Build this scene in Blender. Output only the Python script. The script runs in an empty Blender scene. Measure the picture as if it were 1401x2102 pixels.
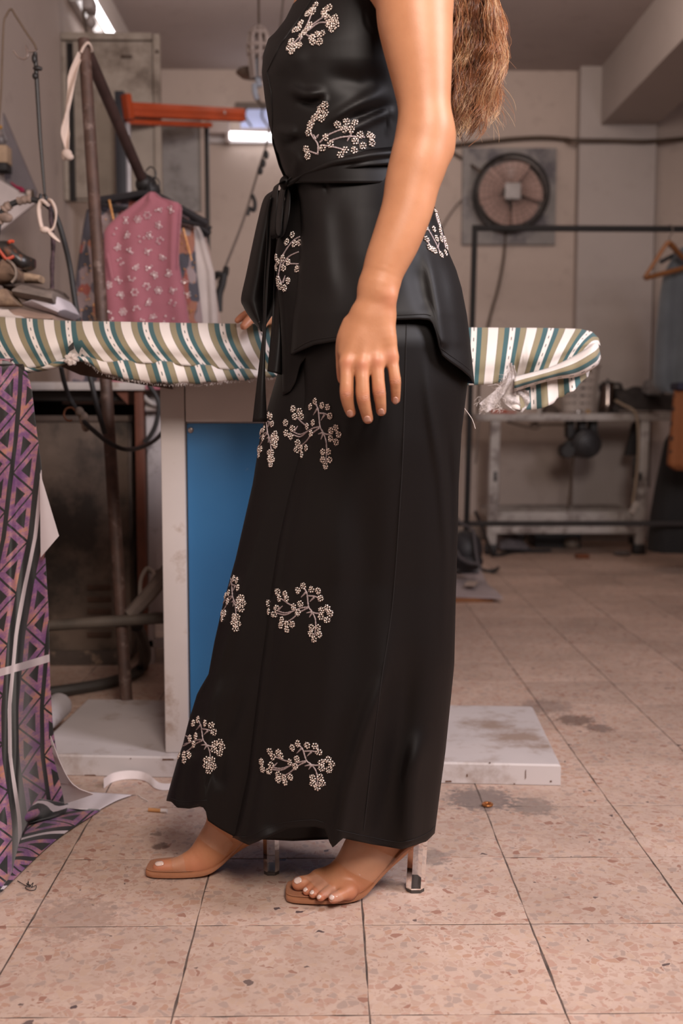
import bpy, bmesh, math, random
import numpy as np
from mathutils import Vector, Matrix
random.seed(7)
rng = np.random.default_rng(7)
scene = bpy.context.scene
COL = scene.collection
PI = math.pi

# ---------------------------------------------------------------- camera
F_PX, CX, CY = 2249.0, 700.5, 1051.0          # focal length in pixels of a 1401 x 2102 frame
CAM_H = 0.77
TH = math.atan(206.0 / F_PX)                   # pitched slightly down
PSI = math.atan(28.5 / F_PX)                   # yawed slightly right
FWD = np.array([math.sin(PSI)*math.cos(TH), math.cos(PSI)*math.cos(TH), -math.sin(TH)])
RGT = np.array([math.cos(PSI), -math.sin(PSI), 0.0])
UPV = np.cross(RGT, FWD)
CAM = np.array([0.0, 0.0, CAM_H])
cd = bpy.data.cameras.new('camera')
cd.sensor_fit = 'HORIZONTAL'; cd.sensor_width = 36.0; cd.lens = F_PX/1401*36.0
cd.clip_start = 0.05; cd.clip_end = 60
cd.dof.use_dof = True; cd.dof.focus_distance = 1.70; cd.dof.aperture_fstop = 5.6
cam = bpy.data.objects.new('camera', cd); COL.objects.link(cam)
mw = Matrix.Identity(4)
for i in range(3):
    mw[i][0] = RGT[i]; mw[i][1] = UPV[i]; mw[i][2] = -FWD[i]; mw[i][3] = CAM[i]
cam.matrix_world = mw
scene.camera = cam

# ---------------------------------------------------------------- world, lamps, exposure
def lin(c):
    c = c/255.0
    return c/12.92 if c <= 0.04045 else ((c+0.055)/1.055)**2.4
def rgb(r, g, b): return (lin(r), lin(g), lin(b), 1.0)

w = bpy.data.worlds.new('world'); scene.world = w; w.use_nodes = True
w.node_tree.nodes['Background'].inputs[0].default_value = (1.0, 0.86, 0.78, 1)
w.node_tree.nodes['Background'].inputs[1].default_value = 0.05
def area(name, loc, target, size, size_y, energy, color):
    l = bpy.data.lights.new(name, 'AREA'); l.shape = 'RECTANGLE'; l.size = size; l.size_y = size_y
    l.energy = energy; l.color = color
    o = bpy.data.objects.new(name, l); COL.objects.link(o); o.location = loc
    d = Vector(target) - Vector(loc)
    o.rotation_euler = d.to_track_quat('-Z', 'Y').to_euler()
    return o
area('studio_softbox', (0.46, -0.30, 2.10), (0.0, 2.0, 0.65), 0.7, 0.7, 71, (1.0, 0.875, 0.80))
area('rim_softbox', (1.75, 1.0, 1.9), (0.2, 1.75, 0.9), 0.6, 0.9, 50, (0.97, 0.92, 1.0))
area('wall_fill', (0.8, 4.5, 2.60), (0.6, 6.6, 1.5), 1.2, 0.3, 8.5, (1.0, 0.82, 0.71))  # unseen area light added to brighten the back wall
area('wall_fill_left', (-0.35, 5.0, 2.60), (-0.4, 6.6, 1.2), 0.9, 0.3, 4.5, (1.0, 0.86, 0.80))  # second added light, no visible source, lifts the wall further left
scene.view_settings.view_transform = 'Standard'
scene.view_settings.look = 'None'
scene.view_settings.exposure = 0.0
scene.view_settings.gamma = 1.0
scene.view_settings.use_curve_mapping = False

# ---------------------------------------------------------------- helpers
def ray(px, py):
    return FWD + RGT*((px-CX)/F_PX) + UPV*((CY-py)/F_PX)
def PX(px, py, Y):                # point of the depth plane Y
    d = ray(px, py); return CAM + d*(Y/d[1])
def GP(px, py, z=0.0):            # point of the level plane z
    d = ray(px, py); return CAM + d*((z-CAM_H)/d[2])
def MPP(Y): return Y/F_PX         # metres per pixel at depth Y

def ni(x, xs, ys): return float(np.interp(x, xs, ys))

def smooth_poly(pts, n):
    """Catmull-Rom through pts, n samples"""
    P = np.array(pts, float)
    P = np.vstack([2*P[0]-P[1], P, 2*P[-1]-P[-2]])
    m = len(P)-3
    out = []
    for t in np.linspace(0, m-1e-9, n):
        i = int(t); u = t-i
        p0, p1, p2, p3 = P[i], P[i+1], P[i+2], P[i+3]
        out.append(0.5*((2*p1)+(-p0+p2)*u+(2*p0-5*p1+4*p2-p3)*u*u+(-p0+3*p1-3*p2+p3)*u**3))
    return np.array(out)

class MB:
    """collects geometry for ONE mesh object"""
    def __init__(s): s.v = []; s.f = []; s.uv = []; s.mi = []; s.cur = 0
    def add(s, verts, faces, uvs=None):
        b = len(s.v)
        s.v.extend([tuple(map(float, p)) for p in verts])
        for f in faces:
            s.f.append(tuple(i+b for i in f)); s.mi.append(s.cur)
        s.uv.extend([tuple(map(float, u)) for u in uvs] if uvs is not None else [(0.0, 0.0)]*len(verts))
        return s
    def box(s, lo, hi, M=None):
        x0, y0, z0 = lo; x1, y1, z1 = hi
        V = [(x0,y0,z0),(x1,y0,z0),(x1,y1,z0),(x0,y1,z0),(x0,y0,z1),(x1,y0,z1),(x1,y1,z1),(x0,y1,z1)]
        if M is not None: V = [tuple(M @ Vector(p)) for p in V]
        return s.add(V, [(0,3,2,1),(4,5,6,7),(0,1,5,4),(1,2,6,5),(2,3,7,6),(3,0,4,7)])
    def bbox(s, lo, hi, b=0.004, M=None):
        """box with chamfered edges"""
        lo = np.array(lo, float); hi = np.array(hi, float); b = min(b, *(0.45*(hi-lo)))
        bm = bmesh.new(); bmesh.ops.create_cube(bm, size=1)
        for v in bm.verts: v.co = Vector((lo+hi)/2 + np.array(v.co)*(hi-lo))
        bmesh.ops.bevel(bm, geom=bm.edges[:], offset=b, segments=2, affect='EDGES', profile=0.6)
        bm.verts.index_update()
        V = [tuple(v.co) if M is None else tuple(M @ v.co) for v in bm.verts]
        F = [tuple(v.index for v in f.verts) for f in bm.faces]; bm.free()
        return s.add(V, F)
    def tube(s, pts, r, n=10, caps=True, uvlen=1.0, flat=1.0):
        P = np.array(pts, float); m = len(P)
        R = np.full(m, r) if np.isscalar(r) else np.array(r, float)
        T = np.gradient(P, axis=0); T /= np.linalg.norm(T, axis=1)[:, None]+1e-12
        up = np.array([0, 0, 1.0]) if abs(T[0][2]) < 0.9 else np.array([1.0, 0, 0])
        N = np.cross(T[0], up); N /= np.linalg.norm(N)
        V = []; U = []; L = 0
        for i in range(m):
            if i:
                N = N - T[i]*np.dot(N, T[i]); N /= np.linalg.norm(N)+1e-12
                L += np.linalg.norm(P[i]-P[i-1])
            B = np.cross(T[i], N)
            for k in range(n):
                a = 2*PI*k/n
                V.append(P[i]+R[i]*(math.cos(a)*N+math.sin(a)*B*flat)); U.append((k/n, L*uvlen))
        F = []
        for i in range(m-1):
            for k in range(n):
                k2 = (k+1) % n
                F.append((i*n+k, i*n+k2, (i+1)*n+k2, (i+1)*n+k))
        if caps:
            F.append(tuple(range(n-1, -1, -1))); F.append(tuple((m-1)*n+k for k in range(n)))
        return s.add(V, F, U)
    def grid(s, P, uv=None, close_u=False):
        """P[rows][cols][3]"""
        P = np.array(P, float); r, c = P.shape[:2]
        F = []
        for i in range(r-1):
            for j in range(c if close_u else c-1):
                j2 = (j+1) % c
                F.append((i*c+j, i*c+j2, (i+1)*c+j2, (i+1)*c+j))
        U = None
        if uv is not None: U = np.array(uv, float).reshape(-1, 2)
        return s.add(P.reshape(-1, 3), F, U)
    def sheet(s, P, th, uv=None):
        """a grid with real thickness (th along the local normal)"""
        P = np.array(P, float); r, c = P.shape[:2]
        du = np.gradient(P, axis=1); dv = np.gradient(P, axis=0)
        N = np.cross(du, dv); N /= np.linalg.norm(N, axis=2)[:, :, None]+1e-12
        A = P+N*th/2; B = P-N*th/2
        V = np.concatenate([A.reshape(-1, 3), B.reshape(-1, 3)]); o = r*c
        F = []
        for i in range(r-1):
            for j in range(c-1):
                a, b, d, e = i*c+j, i*c+j+1, (i+1)*c+j+1, (i+1)*c+j
                F.append((a, b, d, e)); F.append((o+a, o+e, o+d, o+b))
        for i in range(r-1):
            for j in (0, c-1):
                a, e = i*c+j, (i+1)*c+j
                F.append((a, e, o+e, o+a) if j == 0 else (a, o+a, o+e, e))
        for j in range(c-1):
            for i in (0, r-1):
                a, b = i*c+j, i*c+j+1
                F.append((a, o+a, o+b, b) if i == 0 else (a, b, o+b, o+a))
        U = None
        if uv is not None:
            u = np.array(uv, float).reshape(-1, 2); U = np.concatenate([u, u])
        return s.add(V, F, U)
    def lathe(s, prof, center=(0, 0, 0), n=24, axis='Z'):
        """prof: list of (radius, height)"""
        V = []; F = []; m = len(prof)
        for r, h in prof:
            for k in range(n):
                a = 2*PI*k/n
                p = (r*math.cos(a), r*math.sin(a), h)
                if axis == 'Y': p = (p[0], p[2], p[1])
                if axis == 'X': p = (p[2], p[0], p[1])
                V.append(np.array(p)+np.array(center))
        for i in range(m-1):
            for k in range(n):
                k2 = (k+1) % n
                F.append((i*n+k, i*n+k2, (i+1)*n+k2, (i+1)*n+k))
        F.append(tuple(range(n-1, -1, -1))); F.append(tuple((m-1)*n+k for k in range(n)))
        return s.add(V, F)
    def prism(s, poly, d0, d1):
        """poly of 3-D points swept from +d0 to +d1 (vectors)"""
        P = np.array(poly, float); n = len(P)
        V = np.concatenate([P+np.array(d0), P+np.array(d1)])
        F = [tuple(range(n)), tuple(range(2*n-1, n-1, -1))]
        for k in range(n):
            k2 = (k+1) % n; F.append((k, n+k, n+k2, k2))
        return s.add(V, F)
    def blob(s, c, r, n=10, M=None):
        c = np.array(c, float); r = np.array(r, float)*np.ones(3)
        V = []; F = []
        for i in range(1, n):
            t = PI*i/n
            for k in range(n*2):
                a = PI*k/n
                q = np.array((math.sin(t)*math.cos(a), math.sin(t)*math.sin(a), math.cos(t)))*r
                if M is not None: q = np.array(M @ Vector(q))
                V.append(c+q)
        q0 = np.array((0, 0, r[2])); q1 = -q0
        if M is not None: q0 = np.array(M @ Vector(q0)); q1 = -q0
        V.append(c+q0); V.append(c+q1); m = n*2
        for i in range(n-2):
            for k in range(m):
                F.append((i*m+k, (i+1)*m+k, (i+1)*m+(k+1) % m, i*m+(k+1) % m))
        a, b = len(V)-2, len(V)-1
        for k in range(m):
            F.append((a, k, (k+1) % m)); F.append((b, (n-2)*m+(k+1) % m, (n-2)*m+k))
        return s.add(V, F)
    def build(s, name, mats, parent=None, smooth=True, auto=40):
        me = bpy.data.meshes.new(name)
        me.from_pydata(s.v, [], s.f)
        if not isinstance(mats, (list, tuple)): mats = [mats]
        for m in mats: me.materials.append(m)
        if len(mats) > 1: me.polygons.foreach_set('material_index', s.mi)
        ul = me.uv_layers.new(name='UVMap')
        li = np.empty(len(me.loops), dtype=np.int32); me.loops.foreach_get('vertex_index', li)
        ul.data.foreach_set('uv', np.array(s.uv, dtype=np.float32)[li].ravel())
        me.polygons.foreach_set('use_smooth', [smooth]*len(me.polygons))
        if smooth and auto:
            try: me.set_sharp_from_angle(angle=math.radians(auto))
            except Exception: pass
        me.update()
        o = bpy.data.objects.new(name, me); COL.objects.link(o)
        if parent is not None: attach(o, parent)
        return o

ROOTLOC = {}
def attach(o, parent):
    o.parent = parent
    if parent.parent is None: o.matrix_parent_inverse = Matrix.Translation(-parent.location)
def empty(name, loc, label, cat, group=None):
    o = bpy.data.objects.new(name, None); o.empty_display_size = 0.05
    COL.objects.link(o); o.location = Vector([float(c) for c in loc])
    return tag(o, label, cat, group)
def tag(o, label, cat, group=None):
    o['label'] = label; o['category'] = cat
    if group: o['group'] = group
    return o
def struct(o): o['kind'] = 'structure'; return o

# ---------------------------------------------------------------- materials
def newmat(name):
    m = bpy.data.materials.new(name); m.use_nodes = True
    nt = m.node_tree; b = nt.nodes['Principled BSDF']
    return m, nt, b
class NT:
    """short hand for node graphs"""
    def __init__(s, nt): s.nt = nt
    def n(s, t, **k):
        x = s.nt.nodes.new(t)
        for a, b in k.items(): setattr(x, a, b)
        return x
    def l(s, a, b): s.nt.links.new(a, b)
    def math(s, op, a, b=None, c=None):
        x = s.n('ShaderNodeMath', operation=op)
        for i, v in enumerate((a, b, c)):
            if v is None: continue
            if isinstance(v, (int, float)): x.inputs[i].default_value = v
            else: s.l(v, x.inputs[i])
        return x.outputs[0]
    def noise(s, vec, scale, detail=4, rough=0.55, dist=0.0):
        x = s.n('ShaderNodeTexNoise'); x.inputs['Scale'].default_value = scale
        x.inputs['Detail'].default_value = detail; x.inputs['Roughness'].default_value = rough
        x.inputs['Distortion'].default_value = dist
        if vec is not None: s.l(vec, x.inputs['Vector'])
        return x.outputs['Fac']
    def ramp(s, fac, stops, interp='LINEAR'):
        x = s.n('ShaderNodeValToRGB'); r = x.color_ramp; r.interpolation = interp
        while len(r.elements) > 1: r.elements.remove(r.elements[-1])
        r.elements[0].position = stops[0][0]; r.elements[0].color = stops[0][1]
        for p, c in stops[1:]:
            e = r.elements.new(p); e.color = c
        s.l(fac, x.inputs[0]); return x.outputs[0]
    def mix(s, fac, a, b, blend='MIX'):
        x = s.n('ShaderNodeMix', data_type='RGBA', blend_type=blend)
        for sock, v in ((x.inputs[0], fac), (x.inputs[6], a), (x.inputs[7], b)):
            if isinstance(v, (int, float)): sock.default_value = v
            elif isinstance(v, tuple): sock.default_value = v
            else: s.l(v, sock)
        return x.outputs[2]
    def bump(s, h, strength, dist=0.002):
        x = s.n('ShaderNodeBump'); x.inputs['Strength'].default_value = strength
        x.inputs['Distance'].default_value = dist; s.l(h, x.inputs['Height'])
        return x.outputs[0]
    def pos(s): return s.n('ShaderNodeNewGeometry').outputs['Position']
    def uv(s): return s.n('ShaderNodeUVMap').outputs[0]
def plain(name, col, rough=0.5, metal=0.0, var=0.12, scale=12.0, bump=0.0, bscale=80.0, spec=0.5, dirt=None, sheen=0.0, coat=0.0):
    """principled material with a slightly uneven colour; dirt=(colour, scale, amount)"""
    m, nt, b = newmat(name); g = NT(nt); p = g.pos()
    f = g.noise(p, scale)
    dark = tuple(c*(1-var) for c in col[:3])+(1,); light = tuple(min(1, c*(1+var)) for c in col[:3])+(1,)
    c = g.ramp(f, [(0.3, dark), (0.7, light)])
    if dirt:
        dn = g.noise(p, dirt[1], 6, 0.65)
        lo = 0.62-0.25*dirt[2]
        mk = g.ramp(dn, [(lo, (0, 0, 0, 1)), (lo+0.14, (1, 1, 1, 1))])
        c = g.mix(mk, c, dirt[0])
    g.l(c, b.inputs['Base Color'])
    b.inputs['Roughness'].default_value = rough; b.inputs['Metallic'].default_value = metal
    b.inputs['Specular IOR Level'].default_value = spec
    if sheen: b.inputs['Sheen Weight'].default_value = sheen
    if coat: b.inputs['Coat Weight'].default_value = coat
    if bump:
        g.l(g.bump(g.noise(p, bscale, 5), bump), b.inputs['Normal'])
    return m
def glassy(name, col, rough=0.02, ior=1.46, alpha_mix=0.0):
    m, nt, b = newmat(name)
    b.inputs['Base Color'].default_value = col; b.inputs['Roughness'].default_value = rough
    b.inputs['Transmission Weight'].default_value = 1.0; b.inputs['IOR'].default_value = ior
    return m
def emit(name, col, strength):
    m, nt, b = newmat(name)
    b.inputs['Base Color'].default_value = col
    b.inputs['Emission Color'].default_value = col; b.inputs['Emission Strength'].default_value = strength
    return m
# ================================================================ ROOM
ROOM_L, ROOM_R, ROOM_B, ROOM_F, ROOM_H = -1.06, 3.0, 6.60, -1.6, 2.755
def wallmat(name, col, dirt, amt):
    m, nt, b = newmat(name); g = NT(nt); p = g.pos()
    n1 = g.noise(p, 1.3, 5, 0.6); n2 = g.noise(p, 9.0, 6, 0.7)
    c = g.ramp(n1, [(0.3, tuple(x*0.86 for x in col[:3])+(1,)), (0.72, col)])
    mk = g.ramp(n2, [(0.56, (0, 0, 0, 1)), (0.80, (amt, amt, amt, 1))])
    c = g.mix(mk, c, dirt)
    g.l(c, b.inputs['Base Color']); b.inputs['Roughness'].default_value = 0.8
    g.l(g.bump(g.noise(p, 60, 5, 0.6), 0.25, 0.002), b.inputs['Normal'])
    return m
M_wall = wallmat('wall_paint', (0.485, 0.395, 0.345, 1), (0.22, 0.17, 0.14, 1), 0.45)
M_ceil = wallmat('ceiling_paint', (0.43, 0.365, 0.35, 1), (0.24, 0.20, 0.18, 1), 0.5)
M_beam = wallmat('beam_paint', (0.44, 0.385, 0.36, 1), (0.26, 0.21, 0.18, 1), 0.3)

def room_box(name, lo, hi, mat):
    return struct(MB().box(lo, hi).build(name, mat, smooth=False))
room_box('wall_back', (ROOM_L-0.15, ROOM_B, 0), (ROOM_R+0.15, ROOM_B+0.15, ROOM_H), M_wall)
room_box('wall_left', (ROOM_L-0.15, ROOM_F, 0), (ROOM_L, ROOM_B, ROOM_H), M_wall)
room_box('wall_right', (ROOM_R, ROOM_F, 0), (ROOM_R+0.15, ROOM_B, ROOM_H), M_wall)
room_box('ceiling', (ROOM_L-0.15, ROOM_F, ROOM_H), (ROOM_R+0.15, ROOM_B+0.15, ROOM_H+0.15), M_ceil)
# concrete column and the beam it carries
xa, xb = PX(1178, 500, 6.6)[0], PX(1332, 500, 6.6)[0]
room_box('trim_1', (xa, ROOM_B-0.09, 0), (xb, ROOM_B, ROOM_H), M_beam)
room_box('trim_2', (1.585, -1.4, 2.425), (1.90, ROOM_B-0.06, ROOM_H), M_beam)
# shallow dropped strip along the left wall under the ceiling
room_box('trim_3', (ROOM_L, -1.4, 2.60), (ROOM_L+0.02, ROOM_B, ROOM_H), M_beam)
room_box('baseboard_back', (ROOM_L, ROOM_B-0.012, 0), (xa, ROOM_B, 0.07), plain('skirting', (0.30, 0.25, 0.22, 1), 0.6))

# ---------------------------------------------------------------- terrazzo floor
def terrazzo():
    m, nt, b = newmat('terrazzo'); g = NT(nt)
    tc = g.n('ShaderNodeNewGeometry').outputs['Position']
    oi = g.n('ShaderNodeObjectInfo')
    off = g.n('ShaderNodeVectorMath', operation='SCALE'); off.inputs[3].default_value = 7.3
    cmb = g.n('ShaderNodeCombineXYZ'); g.l(oi.outputs['Random'], cmb.inputs[0]); g.l(oi.outputs['Random'], cmb.inputs[1])
    g.l(cmb.outputs[0], off.inputs[0])
    add = g.n('ShaderNodeVectorMath', operation='ADD'); g.l(tc, add.inputs[0]); g.l(off.outputs[0], add.inputs[1])
    p = add.outputs[0]
    # warp the lookup so chips are irregular
    wn = g.n('ShaderNodeTexNoise'); wn.inputs['Scale'].default_value = 38; wn.inputs['Detail'].default_value = 3
    g.l(p, wn.inputs['Vector'])
    ws = g.n('ShaderNodeVectorMath', operation='SCALE'); ws.inputs[3].default_value = 0.022; g.l(wn.outputs['Color'], ws.inputs[0])
    wp = g.n('ShaderNodeVectorMath', operation='ADD'); g.l(p, wp.inputs[0]); g.l(ws.outputs[0], wp.inputs[1])
    mp = g.n('ShaderNodeMapping'); mp.inputs['Scale'].default_value = (1, 1, 0.0); g.l(wp.outputs[0], mp.inputs[0])
    def chips(scale, lo, hi):
        v = g.n('ShaderNodeTexVoronoi', feature='DISTANCE_TO_EDGE'); v.inputs['Scale'].default_value = scale
        g.l(mp.outputs[0], v.inputs['Vector'])
        c = g.n('ShaderNodeTexVoronoi'); c.inputs['Scale'].default_value = scale; g.l(mp.outputs[0], c.inputs['Vector'])
        edge = g.ramp(v.outputs['Distance'], [(lo, (0, 0, 0, 1)), (hi, (1, 1, 1, 1))])
        sep = g.n('ShaderNodeSeparateColor'); g.l(c.outputs['Color'], sep.inputs[0])
        return edge, sep.outputs[0], sep.outputs[1]
    e1, r1, q1 = chips(84, 0.03, 0.10)
    e2, r2, q2 = chips(190, 0.03, 0.12)
    base = g.ramp(g.noise(p, 9, 4), [(0.3, (0.56, 0.405, 0.335, 1)), (0.7, (0.66, 0.50, 0.42, 1))])
    col1 = g.ramp(r1, [(0.0, (0.55, 0.385, 0.31, 1)), (0.22, (0.53, 0.34, 0.27, 1)), (0.42, (0.60, 0.43, 0.335, 1)), (0.58, (0.46, 0.345, 0.295, 1)),
                       (0.72, (0.62, 0.45, 0.36, 1)), (0.86, (0.52, 0.325, 0.24, 1)), (0.965, (0.38, 0.20, 0.15, 1)), (0.994, (0.12, 0.085, 0.085, 1))], 'CONSTANT')
    col2 = g.ramp(r2, [(0.0, (0.60, 0.44, 0.36, 1)), (0.3, (0.52, 0.36, 0.285, 1)), (0.6, (0.63, 0.475, 0.39, 1)), (0.92, (0.43, 0.26, 0.20, 1)), (0.993, (0.16, 0.11, 0.10, 1))], 'CONSTANT')
    has2 = g.math('GREATER_THAN', q2, 0.45); has1 = g.math('GREATER_THAN', q1, 0.38)
    c = g.mix(g.math('MULTIPLY', e2, has2), base, col2)
    c = g.mix(g.math('MULTIPLY', e1, has1), c, col1)
    # traffic grime, stronger in the depth of the room where nobody mops
    sy = g.n('ShaderNodeSeparateXYZ'); g.l(tc, sy.inputs[0])
    d1 = g.noise(tc, 2.6, 6, 0.68); d2 = g.noise(tc, 16, 5, 0.7)
    mk = g.ramp(d1, [(0.42, (0, 0, 0, 1)), (0.72, (0.55, 0.55, 0.55, 1))])
    c = g.mix(mk, c, (0.32, 0.23, 0.185, 1))
    mk2 = g.ramp(d2, [(0.72, (0, 0, 0, 1)), (0.82, (0.45, 0.45, 0.45, 1))])
    c = g.mix(mk2, c, (0.16, 0.11, 0.09, 1))
    tint = g.ramp(oi.outputs['Random'], [(0, (0.76, 0.745, 0.735, 1)), (1, (0.90, 0.88, 0.865, 1))])
    c = g.mix(1.0, c, tint, 'MULTIPLY')
    # spills and scuffs that lie on the floor
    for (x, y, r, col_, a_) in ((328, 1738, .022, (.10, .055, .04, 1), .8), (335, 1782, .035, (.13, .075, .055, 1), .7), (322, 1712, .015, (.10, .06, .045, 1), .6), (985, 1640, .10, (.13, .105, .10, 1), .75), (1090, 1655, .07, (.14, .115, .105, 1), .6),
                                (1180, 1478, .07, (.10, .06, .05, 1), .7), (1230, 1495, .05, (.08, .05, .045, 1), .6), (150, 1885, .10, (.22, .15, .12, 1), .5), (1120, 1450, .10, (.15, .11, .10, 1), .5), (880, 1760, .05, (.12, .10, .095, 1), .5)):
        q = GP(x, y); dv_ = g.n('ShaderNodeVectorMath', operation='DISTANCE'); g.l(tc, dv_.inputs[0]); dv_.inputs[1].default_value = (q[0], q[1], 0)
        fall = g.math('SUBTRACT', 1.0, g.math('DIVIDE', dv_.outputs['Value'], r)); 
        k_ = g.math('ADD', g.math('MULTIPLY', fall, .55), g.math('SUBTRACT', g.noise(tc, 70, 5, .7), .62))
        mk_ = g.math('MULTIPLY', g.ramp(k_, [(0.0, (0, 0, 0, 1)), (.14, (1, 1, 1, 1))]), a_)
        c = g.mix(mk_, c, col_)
    g.l(c, b.inputs['Base Color'])
    g.l(g.ramp(g.noise(p, 30, 4), [(0.3, (0.38, 0.38, 0.38, 1)), (0.7, (0.58, 0.58, 0.58, 1))]), b.inputs['Roughness'])
    b.inputs['Specular IOR Level'].default_value = 0.35
    g.l(g.bump(g.noise(p, 130, 4, 0.6), 0.12, 0.001), b.inputs['Normal'])
    return m
M_terr = terrazzo()
M_grout = plain('grout', (0.09, 0.062, 0.05, 1), 0.9, var=.5, scale=30)
TX, TY, TX0, TY0 = 0.252, 0.248, 0.053, 1.587
floor = struct(MB().box((ROOM_L, ROOM_F, -0.08), (ROOM_R, ROOM_B, -0.0007)).build('floor', M_grout, smooth=False))
def tile_mesh(k):
    mb = MB(); r = np.random.default_rng(100+k)
    hx, hy, g_ = TX/2-0.0011, TY/2-0.0011, 0.0005
    n = 9; P = []
    for (x0, y0, x1, y1) in ((-hx, -hy, hx, -hy), (hx, -hy, hx, hy), (hx, hy, -hx, hy), (-hx, hy, -hx, -hy)):
        for t in np.linspace(0, 1, n)[:-1]:
            j = r.normal(0, 0.0006, 2) if t > 0 else np.zeros(2)
            P.append((x0+(x1-x0)*t+j[0], y0+(y1-y0)*t+j[1]))
    P = np.array(P); m = len(P); ins = P*(1-g_/hx)
    V = [(x, y, -0.006) for x, y in P]+[(x, y, -0.0004) for x, y in P]+[(x, y, 0.0) for x, y in ins]
    F = []
    for a in (0, m):
        for k2 in range(m):
            F.append((a+k2, a+(k2+1) % m, a+m+(k2+1) % m, a+m+k2))
    F.append(tuple(2*m+k2 for k2 in range(m)))
    mb.add(V, F)
    return mb
tiles = []
for k in range(4):
    o = tile_mesh(k).build('tile', M_terr, floor, smooth=False); tiles.append(o.data)
    if k: bpy.data.objects.remove(o)
    else: proto_tile = o
cells = []
for i in range(-6, 13):
    for j in range(-4, 21):
        x = TX0+TX*(i+0.5); y = TY0+TY*(j+0.5)
        if x-TX/2 < ROOM_L-0.2 or x+TX/2 > ROOM_R or y+TY/2 > ROOM_B+0.15: continue
        q = np.array([x, y, 0])-CAM; dz = q@FWD
        seen = dz > 0.3 and -60 < CX+F_PX*(q@RGT)/dz < 1461 and CY-F_PX*(q@UPV)/dz < 2330
        cells.append((0 if seen else 1, dz if seen else abs(y-2), x, y))
cells.sort()
rest = MB(); first = True; count = 0
for s, d, x, y in cells:
    tilt = random.gauss(0, 0.00015)
    if s == 0 and count < 292:
        if first: o = proto_tile; first = False
        else:
            o = proto_tile.copy(); o.data = tiles[random.randrange(4)]; COL.objects.link(o)
        o.location = (x, y, tilt); o.rotation_euler = (random.gauss(0, 0.0005), random.gauss(0, 0.0005), random.choice((0, PI)))
        count += 1
    else:
        a, b_ = TX/2-0.0011, TY/2-0.0011
        rest.box((x-a, y-b_, -0.006), (x+a, y+b_, 0.0))
if rest.v:
    o = rest.build('tile_field', M_terr, floor, smooth=False); o['kind'] = 'stuff'

# ================================================================ BACK WALL
M_black = plain('black_steel', (0.016, 0.013, 0.012, 1), 0.45, 0.2)
M_dark = plain('dark_rubber', (0.02, 0.018, 0.018, 1), 0.6)
M_white_paint = plain('white_enamel', (0.50, 0.455, 0.43, 1), 0.45, dirt=((0.22, 0.14, 0.09, 1), 7, 0.25))
M_bluegrey = plain('grey_board', (0.27, 0.25, 0.24, 1), 0.7, var=0.25, scale=5, dirt=((0.12, 0.11, 0.12, 1), 5, 0.6))
M_cable = plain('brown_cable', (0.07, 0.045, 0.03, 1), 0.6)
M_greycable = plain('grey_cable', (0.13, 0.10, 0.085, 1), 0.6)

def wire(name, pts, r, mat, parent=None, n=40, sides=8):
    return MB().tube(smooth_poly(pts, n), r, sides).build(name, mat, parent)
B = 6.6
# wall fan on its painted board
fb = empty('wall_fan', PX(1040, 395, B), 'round caged wall fan on a square grey board on the back wall', 'fan')
p0, p1 = PX(946, 503, B), PX(1140, 306, B)
MB().bbox((p0[0], B-0.03, p0[2]), (p1[0], B, p1[2]), 0.004).build('backing_board', M_bluegrey, fb)
fc = PX(1041, 405, B); R0 = 72*B/F_PX
mb = MB()
ring = lambda r, y, t: mb.tube([(fc[0]+r*math.cos(a), y, fc[2]+r*math.sin(a)) for a in np.linspace(0, 2*PI, 49)], t, 8, caps=False)
ring(R0, B-0.16, 0.010); ring(R0, B-0.06, 0.007)
mb.build('rim', M_black, fb)
mb = MB()
for r in np.linspace(0.055, R0-0.02, 6): ring(r, B-0.175+0.02*(r/R0)**2, 0.0016)
for k in range(28):
    a = 2*PI*k/28
    mb.tube([(fc[0]+r*math.cos(a), B-0.18+0.02*(r/R0)**2, fc[2]+r*math.sin(a)) for r in (0.04, 0.1, 0.16, R0)], 0.0016, 5)
mb.build('front_grille', M_greycable, fb)
mb = MB()
for sx_ in (-1, 1):
    for sz_ in (-1, 1): mb.bbox((fc[0]+min(0, sx_*.046), B-.192, fc[2]+min(0, sz_*.046)), (fc[0]+max(0, sx_*.046), B-.176, fc[2]+max(0, sz_*.046)), .014)
mb.bbox((fc[0]-.04, B-.193, fc[2]-.04), (fc[0]+.04, B-.178, fc[2]+.04), .006)
mb.build('badge', plain('fan_badge', (0.36, 0.33, 0.32, 1), 0.5), fb)
M_blade = plain('smoky_blade', (0.46, 0.31, 0.27, 1), 0.25)
for k in range(5):
    a0 = 2*PI*k/5+0.35; rows = []
    for r in np.linspace(0.045, R0-0.03, 7):
        wv = 0.50+0.16*math.sin(PI*min(1, (r-0.03)/R0))
        rows.append([(fc[0]+r*math.cos(a0+u*wv), B-0.115+0.035*(u), fc[2]+r*math.sin(a0+u*wv)) for u in np.linspace(-1, 1, 9)])
    MB().sheet(rows, 0.003).build('blade', M_blade, fb)
mb = MB(); mb.lathe([(0.0, -0.15), (0.05, -0.145), (0.055, -0.08), (0.075, -0.075), (0.075, -0.03), (0.0, -0.03)], (fc[0], B, fc[2]), 24, 'Y')
mb.build('motor', M_dark, fb)
mb = MB()
for k in range(6):
    a = 2*PI*k/6
    mb.tube([(fc[0]+0.05*math.cos(a), B-0.04, fc[2]+0.05*math.sin(a)), (fc[0]+R0*math.cos(a), B-0.06, fc[2]+R0*math.sin(a))], 0.004, 6)
mb.build('rear_brace', M_black, fb)
wire('cord', [PX(1037, 478, B-0.03), PX(1033, 530, B-0.02), PX(1022, 590, B-0.02), PX(1003, 660, B-0.02), PX(985, 760, B-0.02), PX(980, 850, B-0.02)], 0.008, M_cable, fb)
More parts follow.
